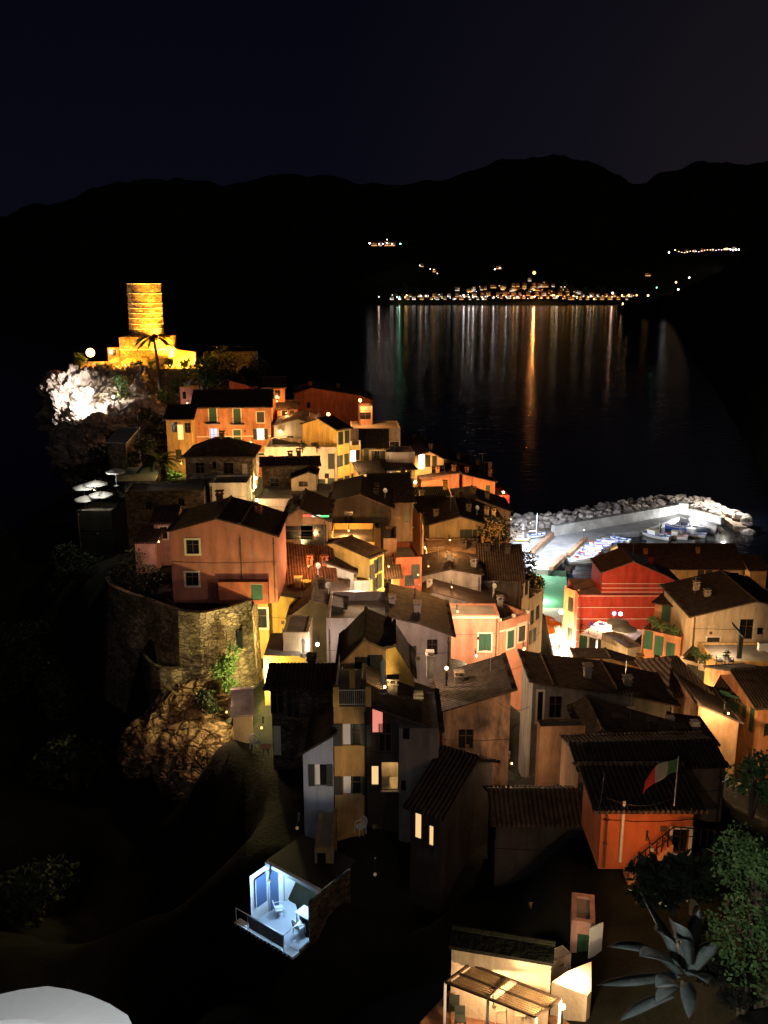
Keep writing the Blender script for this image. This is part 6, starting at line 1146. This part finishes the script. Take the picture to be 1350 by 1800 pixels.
house('cream walled house with a dark tiled roof behind the pergola', [c8(195, 345), c8(345, 372), c8(557, 405)][0:1] + [c8(557, 405)], atZ(c8(195, 345), zP + .7).y, None, .9, c8(0, 560)[1], 2, 'cream', 'x', .12, .9, .1, roofmat=M['ground'], chim=())
house('small pink house with a green door behind the pergola', [c8(632, 268), c8(720, 252)], 35.5, -.2, 2, c8(0, 410)[1], 1, 'pink', 'flat', para=.15, wins=[W_(c8, 677, 355, .62, 1.7, 'sgD')])
house('low cream wall block with a small vent right of the pergola', [c8(560, 398), c8(632, 366)], 33.6, .5, .6, c8(0, 448)[1], .2, 'cream', 'flat', para=.0, wins=[W_(c8, 600, 412, .35, .2, '')], gnd=False)
house('striped wooden cabin end left of the pink house', [c8(485, 190), c8(522, 205)], 39, .1, .4, c8(0, 262)[1], .1, 'ochre', 'flat', para=.0, gnd=False)
sheet('yard', [atZ(c8(*p), zP - 1.2) for p in ((560, 470), (620, 430), (705, 395), (705, 500), (690, 520))], M['cream'], 2)
mb = MB(); a, b_ = atZ(c8(690, 300), zP + .5), atZ(c8(742, 290), zP + .5); 
boxy('door_leaf', 'open white shutter leaf on the right of the pink house', 'shutter', atY(c8(695, 385), 34.8), .5, [('panel', (0, .75, 0, .05, 0, 1.6))], M['wtrim'])
lamp('small fill lamp added in the yard before the pink house', atY(c8(640, 500), 31), 0, 130, (1, .70, .42), 'wall', 'bulby', .04, 1, (0, 0, .9))  # fill added because the pink house and yard came out too dark
for i, (X, Y) in enumerate(((205, 600), (225, 640), (370, 600), (440, 620))):
    t = empty('bar_stool', atZ(c8(X, Y + 20), zP - 2.4)); tag(t, ('dark bar stool at the left post of the pergola', 'dark bar stool nearer the photographer under the pergola', 'pale chair behind the middle post of the pergola', 'pale chair at the right under the pergola')[i], 'stool')
    mt = M['dshut'] if i < 2 else M['cream']
    for x in (-.17, .17):
        for y in (-.17, .17): mb = MB(); mb.bar((x * 1.2, y * 1.2, 0), (x, y, .72), .02, 4); mb.build('leg', mt, t)
    mb = MB(); mb.box(-.2, .2, -.2, .2, .72, .77); mb.build('seat', mt, t); mb = MB(); mb.box(-.2, .2, .17, .21, .77, 1.15); mb.build('backrest', mt, t)
lamp('bright warm lamp under the right end of the pergola', atZ(c8(600, 560), zP + .5), 0, 420, (1, .74, .44), 'pole', 'bulby', .11, 2.9, (.2, -.3, .3))
lamp('warm lamp under the left bay of the pergola', atZ(c8(350, 560), zP - .5), 0, 300, (1, .68, .38), 'wall', 'bulby', .06, .5, (0, 0, 0))

# foreground: parasol, agave, bush
P = atZ(c8(0, 0), 50); c = atY((-12, 1912), 6.6); parasol('large pale octagonal parasol cut off at the lower left corner', (c.x, c.y, c.z - 2.2), 1.32, 2.45, M['canvas'], drop=.35)
def agave_leaf(par, a, b_, w_, bend, tw, fold=.25):
    mb = MB(); a = Vector(a); b_ = Vector(b_); d = b_ - a; L = d.length; s_ = d.normalized().cross(Vector(tw)).normalized(); up = s_.cross(d.normalized()); vs = []; n_ = 14
    for i in range(n_ + 1):
        t = i / n_; c = a + d * t + Vector((0, 0, 1)) * bend * math.sin(math.pi * t * .9) * L; ww = w_ * (.55 + .9 * t) * (1 - t ** 3) if t < 1 else .002; ww = max(ww, .003); vs += [c - s_ * ww + up * ww * fold, c - up * ww * .12, c + s_ * ww + up * ww * fold, c - up * (ww * .12 + .03 * (1 - t))]
    fs = []
    for i in range(n_):
        q = 4 * i
        fs += [(q, q + 4, q + 5, q + 1), (q + 1, q + 5, q + 6, q + 2), (q + 2, q + 6, q + 7, q + 3), (q + 3, q + 7, q + 4, q)]
    mb.add(vs, fs); lf = mb.build('leaf', M['agave'], par, True); mb = MB()
    for i in range(1, n_):
        for e_ in (0, 2):
            p = Vector(vs[4 * i + e_]); q = Vector(vs[4 * i + 4 + e_]); o_ = (s_ if e_ else -s_) * .03; mb.add([p, p.lerp(q, .3), p.lerp(q, .15) + o_], [(0, 1, 2)]); mb.add([p.lerp(q, .5), p.lerp(q, .8), p.lerp(q, .65) + o_], [(0, 1, 2)])
    mb.bar(vs[-4], Vector(vs[-4]) + d.normalized() * .06, .008, 4, .001); mb.build('spines', M['bark'], lf); return lf
ag = empty('agave', (0, 0, 0)); tag(ag, 'large grey green agave with broad drooping leaves in the right foreground', 'agave'); base_ = atY(c8(1050, 440), 11)
ag.location = base_
for (x0, y0, Y0, x1, y1, Y1, w_, bd) in ((1015, 430, 10.8, 880, 385, 10.2, .19, .1), (1020, 445, 11, 735, 478, 10.4, .11, -.02), (1010, 400, 11, 770, 348, 10.6, .13, .08), (1010, 400, 11.4, 935, 290, 11.2, .2, .2), (1045, 400, 11.2, 1000, 262, 10.8, .2, .18), (1040, 380, 11.6, 890, 145, 11.8, .16, -.08), (1060, 420, 11.2, 1010, 330, 10.6, .13, .2), (1020, 480, 10.6, 940, 495, 10.2, .15, .12), (1010, 490, 10.6, 940, 550, 10, .1, .1), (1000, 520, 10.4, 810, 615, 9.8, .09, .05), (1060, 440, 11, 1170, 330, 11.5, .12, .1), (1060, 440, 11, 1130, 480, 10.4, .13, .1), (1050, 430, 11.3, 1100, 210, 12, .12, .05), (1050, 470, 10.8, 1060, 610, 9.8, .12, .1)):
    agave_leaf(ag, atY(c8(x0, y0), Y0) - base_, atY(c8(x1, y1), Y1) - base_, w_, bd, (.1, 0, 1))
for X, Y, YY, r_, q, lab, mt, sd, ls in ((1330, 300, 11.5, .95, (.9, 1, 1.35), 'tall green leafy bush at the right edge of the foreground', 'leafb', 301, .075), (1325, 60, 12, .6, (.9, 1, 1), 'upper green tuft of leaves at the right edge of the foreground', 'leafb', 302, .075), (1270, 480, 11, .45, (1.4, 1, .6), 'dry brown leafy twigs below the green bush', 'ground', 303, .07)):
    P = atY(c8(X, Y), YY); P.z -= r_ * q[2] * .9; plant('bush', lab, P, r_, int(5200 * r_), mt, sd, ls, q)
P = atY(c7(1010, 1075), 26); P.z -= 1.3; plant('bush', 'black spiky bush in front of the orange stair house', P, 1.05, 1700, 'leafd', 310, .35, (1.6, 1, .9))
P = atY(c7(1180, 1050), 27); P.z -= 1.3; plant('bush', 'black dense bush hiding the foot of the orange stair house', P, 1.1, 1500, 'leafd', 312, .35, (1.4, 1, .8))
P = atY(c7(1290, 660), 26); P.z -= .9; plant('bush', 'pale leaved bush in the dark right of the orange stair house', P, .9, 700, 'leafb', 311, .22)
lamp('unseen lamp added below the viewpoint to light the foreground', Vector((-1.5, 1.3, 57.6)), 0, 2700, (.95, .98, 1), 'pole', 'bulbw', .1, 1, (0, 0, 0), .15)  # unseen source put just out of frame to light parasol, agave and bush

# ---------------------------------------------------------------- far town across the bay
def far(px, py, Y=2880): return atY(cM(px, py), Y)
wallc = [simple('far wall %d' % i, c, .9) for i, c in enumerate(((.5, .3, .15), (.55, .42, .25), (.5, .22, .12), (.5, .45, .38)))]
lits = [emis('far windows warm', (1, .50, .15), 1.1), emis('far windows white', (1, .85, .65), 1.1), emis('far windows pink', (1, .35, .35), 3), emis('far windows green', (.1, 1, .45), 3)]
FB = []
for k in range(8):
    w_, h, dd = rnd.uniform(9, 20), rnd.uniform(7, 15), 10; mb = MB(); mb.box(-w_ / 2, w_ / 2, 0, dd, 0, h); mb.add([(-w_ / 2 - .5, -.5, h), (w_ / 2 + .5, -.5, h), (w_ / 2 + .5, dd + .5, h), (-w_ / 2 - .5, dd + .5, h), (-w_ / 2, dd / 2, h + 2.4), (w_ / 2, dd / 2, h + 2.4)], [(0, 1, 5, 4), (2, 3, 4, 5), (1, 2, 5), (3, 0, 4)], 2)
    for z in range(1, int(h / 3)):
        for x in range(int(w_ / 3)):
            if rnd.random() < .3: mb.box(-w_ / 2 + 1 + x * 3, -w_ / 2 + 2.2 + x * 3, -.1, 0, z * 3, z * 3 + 1.6, 1)
    mb.box(-w_ / 2 + .5, w_ / 2 - .5, -.15, 0, .4, 2.4, 1); FB.append(mb.mesh('far_house', [wallc[k % 4], lits[k % 3 if k % 3 < 2 else 0], M['rust']]))
def farhouse(X, Y, YY, lab, gr, s_=1): 
    p = far(X, Y, YY); o = bpy.data.objects.new('far_house', rnd.choice(FB)); o.location = (p.x, p.y, p.z); o.scale = (s_, s_, s_); link(o); tag(o, lab, 'house', gr)
for i in range(62):
    X = 125 + 790 * (i + rnd.uniform(-.3, .3)) / 62; row = i % 2; farhouse(X, 272 - 9 * row - (4 if 430 < X < 700 else 0), 2895 + 40 * row, 'tiny lit house on the waterfront across the bay', 'houses along the far waterfront', rnd.uniform(.7, 1.1))
for i in range(46): X = rnd.gauss(570, 110); farhouse(max(340, min(900, X)), rnd.uniform(228, 256) + abs(X - 590) * .03, 2990, 'tiny dim house on the slope above the far waterfront', 'houses above the far waterfront', 1.0)
for X, Y, lab in ((225, 165, 'tiny lit house high on the dark hillside above the left end of the far town'), (265, 182, 'tiny lit house below another on the hillside left of the far town'), (475, 172, 'tiny lit house on the hillside above the middle of the far town'), (575, 212, 'tiny house beside the orange lamp above the far town'), (622, 225, 'tiny pink lit house right of the orange lamp above the far town'), (960, 195, 'long low lit wall house on the slope at the right of the far town')): farhouse(X, Y, 3050, lab, None, 1)
for i, X in enumerate((70, 90, 110, 128)): farhouse(X, 97, 3300, 'part of the long bright building alone on the hill across the bay', 'long bright building on the far hill', 1.15)
for i, X in enumerate((1085, 1110, 1135, 1170, 1215, 1240)): farhouse(X, 118 - (X - 1085) * .06, 3200, 'tiny house on the lit road along the far right hill', 'houses along the far hill road', .7)
FL = {}
def farlamp(X, Y, YY, col, s_, r_, lab, gr=None, power=0):
    key = (col, s_, r_)
    if key not in FL:
        m_ = emis('far lamp %s %s' % (col, s_), col, s_); mb = MB(); mb.sphere((0, 0, 6), r_, 8, 6, mi=0); mb.bar((0, 0, -2), (0, 0, 6 - r_), .15, 4, mi=1); FL[key] = mb.mesh('far_lamp', [m_, M['iron']])
    p = far(X, Y, YY); o = bpy.data.objects.new('far_lamp', FL[key]); o.location = (p.x, p.y, p.z - 6); link(o); tag(o, lab, 'street lamp', gr)
    if power:
        l = bpy.data.lights.new('lamp_light', 'POINT'); l.energy = power; l.color = col; l.shadow_soft_size = 2; lo = bpy.data.objects.new('lamp_light', l); lo.location = (0, -6, 6); lo.parent = o; C.objects.link(lo)
w1, w2, w3, w4, w5 = (1, .95, .9), (1, .58, .18), (1, .33, .07), (.2, 1, .5), (1, .5, .6)
for X, Y, c, s_, r_ in ((55, 88, w1, 20, 2.2), (155, 90, w4, 16, 2.2), (85, 91, w1, 20, 1.6), (98, 90, w5, 14, 1.8), (112, 88, w1, 20, 1.8), (128, 90, w1, 16, 1.7), (112, 76, w1, 12, 1.2)): farlamp(X, Y, 3280, c, s_, r_, 'lamp of the lone bright building on the far hill', 'lamps of the bright building on the far hill')
rl = random.Random(5)
for i in range(70):
    X = 122 + 800 * i / 70 + rl.uniform(-5, 5); big = rl.random() < .3
    c = w1 if X < 470 and rl.random() < .75 else w2 if rl.random() < .6 else w3 if rl.random() < .3 else w1
    farlamp(X, rl.uniform(254, 270), 2885, c, 7 if big else 4, 2.0 if big else 1.1, 'street lamp on the far waterfront', 'street lamps along the far waterfront')
for i in range(26): farlamp(rl.uniform(370, 720), rl.uniform(226, 254), 2960, rl.choice((w2, w3, w2, w1)), 2, 1.2, 'small lamp among the houses above the far waterfront', 'lamps above the far waterfront')
for X, Y, c, s_, r_, lab in ((590, 184, w3, 9, 5, 'large orange lamp glowing alone above the far town'), (1051, 215, w2, 6, 3, 'amber lamp on the slope near the far right headland'), (1058, 238, w1, 6, 3, 'white lamp below the amber one on the far right slope'), (1094, 200, w1, 6, 2.6, 'white lamp furthest right above the far headland'), (1028, 118, w1, 16, 2.2, 'white lamp at the left end of the far hill road'), (1048, 110, w2, 10, 1.6, 'amber lamp beside the white one on the far hill road'), (875, 258, w2, 6, 2.4, 'first amber lamp of the four right of the far beach'), (897, 257, w2, 6, 2.8, 'second amber lamp of the four right of the far beach'), (923, 257, w3, 6, 2.8, 'third amber lamp of the four right of the far beach'), (960, 258, w2, 6, 3, 'rightmost amber lamp of the four right of the far beach'), (988, 232, w4, 10, 1.8, 'green light near the right end of the far town'), (845, 250, w1, 6, 3, 'broad white light on the point at the right of the far town'), (832, 300, w1, 20, 1.6, 'white light at the water on the point of the far town'), (878, 284, w2, 16, 1.8, 'amber light low on the point of the far town'),
    (462, 172, w1, 14, 1.8, 'white lamp on the hillside above the middle of the far town'), (478, 168, w5, 10, 1.4, 'pink lamp on the hillside above the middle of the far town'), (218, 160, w1, 8, 1.3, 'white lamp on the hillside left of the far town'), (252, 172, w1, 8, 1.3, 'second white lamp on the hillside left of the far town'), (264, 174, w2, 8, 1.3, 'amber lamp on the hillside left of the far town'), (275, 186, w5, 8, 1.3, 'pink lamp lowest on the hillside left of the far town')):
    farlamp(X, Y, 2990 if Y < 250 else 2875, c, s_, r_, lab)
for i in range(22): X = 1060 + 195 * i / 21; farlamp(X, 117 - (X - 1060) * .05 + rl.uniform(-3, 3), 3180, rl.choice((w1, w5, w2)), 8 if X < 1200 else 20, 1.2 if X < 1200 else 2.0, 'lamp on the road along the far right hill', 'lamps along the far hill road')
# the lamps whose light draws the streaks on the bay
for X, Y, c, pw, lab in ((85, 262, (1, .75, .55), 9e4, 'warm light at the far shore making the broad left streak'), (152, 262, (.1, 1, .45), 5e4, 'green light at the far shore beside the broad left streak'), (362, 262, w1, 1.1e5, 'white waterfront light drawing the first bright streak'), (378, 262, w1, 8e4, 'white waterfront light drawing the second bright streak'), (392, 264, w1, 8e4, 'white waterfront light drawing the third bright streak'), (421, 264, w1, 5e4, 'white waterfront light right of the three bright streaks'), (458, 264, w1, 6e4, 'white waterfront light left of the amber houses'), (499, 262, w1, 6e4, 'white waterfront light among the amber houses'), (590, 240, w3, 4.2e5, 'orange waterfront light drawing the long orange streak'), (663, 262, (1, .8, .6), 4e4, 'warm waterfront light right of the orange streak'), (730, 262, w2, 2.5e4, 'amber waterfront light near the far beach'), (842, 262, (1, .4, .25), 1.3e5, 'reddish light on the point drawing the red streak'), (1020, 262, w1, 1.5e4, 'white light near the headland drawing the faint right streak')):
    farlamp(X, Y, 2860, c, 5, 1.5, lab, None, pw * (.30 if c is w3 else .035))
for i, (X, w_) in enumerate(((690, 1.2), (720, 1), (760, 1.1), (800, 1.2), (835, .9), (855, 1.3), (170, 1), (200, .9))):
    p = far(X, 250 if X > 300 else 245, 2990); me = leafmesh('foliage', 14 * w_, 900, 'leafb', 400 + i, 4, (1, 1, 1.2)); t = plant('tree', ('left' if X < 300 else 'right') + ' side tree faintly lit above the far waterfront', (p.x, p.y, p.z - 8), 14 * w_, 0, 'leafb', i, mesh=me, cat='tree', group='faintly lit trees above the far waterfront' if X > 300 else 'faintly lit trees left of the far waterfront')

# restaurant awnings and tables on the cliff, flags, light strip
for X, Y, r_, lab in ((262, 1190, 1.4, 'lit white parasol at the left end of the cliff restaurant'), (322, 1172, 1.5, 'lit white parasol at the back of the cliff restaurant'), (350, 1228, 1.5, 'lit white parasol at the right of the cliff restaurant'), (268, 1250, 1.3, 'lit white parasol nearest the photographer at the cliff restaurant'), (425, 1110, 1.2, 'slim white parasol above the others beside the long stone house')):
    parasol(lab, atY(c1(X, Y + 18), 112), r_, 2.3, M['canvas'], 6)
lamp('white lamp over the cliff restaurant parasols', c1(310, 1150), 109, 160, WH, 'wall', 'bulbw', .05, 1, (0, -.4, .8))
lamp('small violet lamp beside the short palm', c1(686, 1118), 118, 6, (.6, .2, 1), 'wall', 'violetbulb', .14, .6)
house('dark flat restaurant platform on the unlit cliff', [c1(215, 1240), c1(400, 1290)], 110, .0, 6, c1(0, 1320)[1], 6, 'ground', 'flat', para=.2, gnd=False)
house('pale roofed shelter with a thin sloping awning beside the short palm', [c1(428, 1110), c1(615, 1095)], 124, .05, 4, c1(0, 1150)[1], 3, 'stoned', 'x', .9, .99, .3, roofmat=M['concrete'], gnd=False)
def flag(label, loc, w_, h, cols_, pole=2.2, droop=.5):
    t = empty('flag', loc); tag(t, label, 'flag'); mb = MB(); mb.bar((0, 0, 0), (0, 0, pole), .03, 5); mb.build('pole', M['steel'], t)
    k = len(cols_)
    for c_i, cm in enumerate(cols_):
        mb = MB(); vs = []
        for i in range(5):
            x = w_ * (c_i + i / 4) / k
            for z in (0, .33, .66, 1): vs.append((x, .12 * math.sin(x * 5 + z * 2), pole - .1 - h * z - droop * x * x))
        mb.add(vs, [(4 * i + j, 4 * i + 4 + j, 4 * i + 5 + j, 4 * i + j + 1) for i in range(4) for j in range(3)]); mb.build('cloth', cm, t)
fg, fw, fr = simple('flag green', (.02, .09, .04), .9), simple('flag white', (.15, .15, .14), .9), simple('flag red', (.2, .015, .015), .9)  # cloth colours darkened to stand for unlit fabric
flag('small white flag on the cliff below the castle', atY(c1(522, 640), 156), 1.2, .9, [fw], 2.0)
flag('drooping flag in green white and red over the orange stair house', atY(c7(905, 800), 38.5), -1.5, .8, [fg, fw, fr], 2.6, .5)
t = empty('light_strip', atY(c2(305, 722), 86.6), .1); tag(t, 'glowing strip in red white and green on the gable of the loggia house', 'light')
for i, nm in enumerate(('red', 'white', 'green')): mb = MB(); mb.box(i * .85, i * .85 + .83, 0, .08, -.05 - .05 * i, .12 - .05 * i); mb.build('tube', emis('strip ' + nm, ((1, .08, .08), (.9, .9, .9), (.1, 1, .3))[i], 1.0), t)
# cables and aerial wires between the roofs
for i, (a, b_, lab) in enumerate(((atY(c3(290, 480), 79), atY(c3(400, 300), 77), 'wire'),)): pass

# clutter of the roof deck at the right, lane and rooftops
dk = atY(c5(1150, 905), 81)
table('round pale table on the roof deck of the ochre house', atY(c5(1135, 890), 80.8) - Vector((0, 0, .6)), .55, M['plastic'])
for X, Y, lab in ((1105, 893, 'chair at the left of the round table on the roof deck'), (1165, 893, 'chair at the right of the round table on the roof deck')): chair(lab, atY(c5(X, Y), 80.5) - Vector((0, 0, .5)), 1.2, M['iron'])
aw = empty('awning', atY(c5(1215, 860), 80)); tag(aw, 'white slanting awning on a thick dark post over the roof deck', 'awning')
mb = MB(); mb.add([(-1.1, 0, 2.9), (0, 0, 1.7), (.25, .9, 1.75), (-.85, .9, 2.95), (-1.1, 0, 2.82), (0, 0, 1.62), (.25, .9, 1.67), (-.85, .9, 2.87)], [(0, 1, 2, 3), (7, 6, 5, 4), (0, 4, 5, 1), (1, 5, 6, 2), (2, 6, 7, 3), (3, 7, 4, 0)]); mb.build('canvas', M['canvas'], aw)
mb = MB(); mb.box(-.2, .2, .3, .6, -.6, 1.9); mb.build('post', M['dshut'], aw)
ac = boxy('air_conditioner', 'white air conditioning unit beside the window of the large cream house', 'air conditioner', atY(c5(1325, 840), 81.5), 0, [('casing', (-.5, .5, -.2, .2, 0, .75)), ('foot', (-.4, -.3, -.15, .15, -.12, 0)), ('foot', (.3, .4, -.15, .15, -.12, 0))], M['plastic'])
for lab, f_, a, b_, Y in (('thin cable sagging across the black roofs above the orange stair house', c7, (580, 760), (930, 752), 39.2), ('thin cable between the mottled wall and the grey house', c7, (60, 300), (220, 330), 58), ('cable hanging from the roof beam of the orange stair house', c7, (575, 640), (545, 815), 39.3)):
    A_, B_ = atY(f_(*a), Y), atY(f_(*b_), Y); t = empty('cable', A_); tag(t, lab, 'cable'); mb = MB(); mb.tube([(B_ - A_) * (i / 10) - Vector((0, 0, .5 * math.sin(math.pi * i / 10))) for i in range(11)], .018, 4); mb.build('wire', M['iron'], t)
for i, (f_, X, Y, YY, hh) in enumerate(((c6, 905, 400, 53, .9), (c7, 700, 385, 62, .5), (c7, 880, 430, 62, .6), (c7, 1000, 450, 62, .6), (c4, 600, 955, 62, .9), (c4, 540, 540, 92, .5))):
    t = empty('chimney_stack', atY(f_(X, Y), YY)); tag(t, ('short plastered chimney on the near tiled slope', 'small grey chimney on the dark low roofs, leftmost', 'small pale chimney in the middle of the dark low roofs', 'pale chimney at the right of the dark low roofs', 'dark chimney beside the small roof terrace jar', 'vent chimney on the low roof left of the grey attic')[i], 'chimney')
    mb = MB(); mb.box(-.25, .25, -.25, .25, -.8, hh); mb.build('stack', M['grey'], t); mb = MB(); mb.box(-.32, .32, -.32, .32, hh, hh + .08); mb.box(-.2, .2, -.2, .2, hh + .08, hh + .25); mb.box(-.3, .3, -.3, .3, hh + .25, hh + .32); mb.build('cap', M['trim'], t)

P = atY(c1(235, 470), 168.5); P.z -= .9; plant('bush', 'scraggy bush added to catch orange light beside the big floodlight', P, 1.1, 900, 'leafb', 331, .3)  # bush put in to carry the orange halo around the floodlight
P = atY(c1(330, 505), 168.5); P.z -= .5; plant('bush', 'small bush between the floodlight and the low castle wall', P, .7, 500, 'leafb', 332, .25)
for X, Y, lab in ((600, 505, 'tuft of dry plants below the keep wall'), (700, 490, 'spiky plants below the stepped castle wall'), (775, 500, 'low plants beside the right castle spotlight')):
    P = atY(c1(X, Y), 166.8); P.z -= .6; plant('bush', lab, P, .8, 420, 'leafb', int(X), .3)
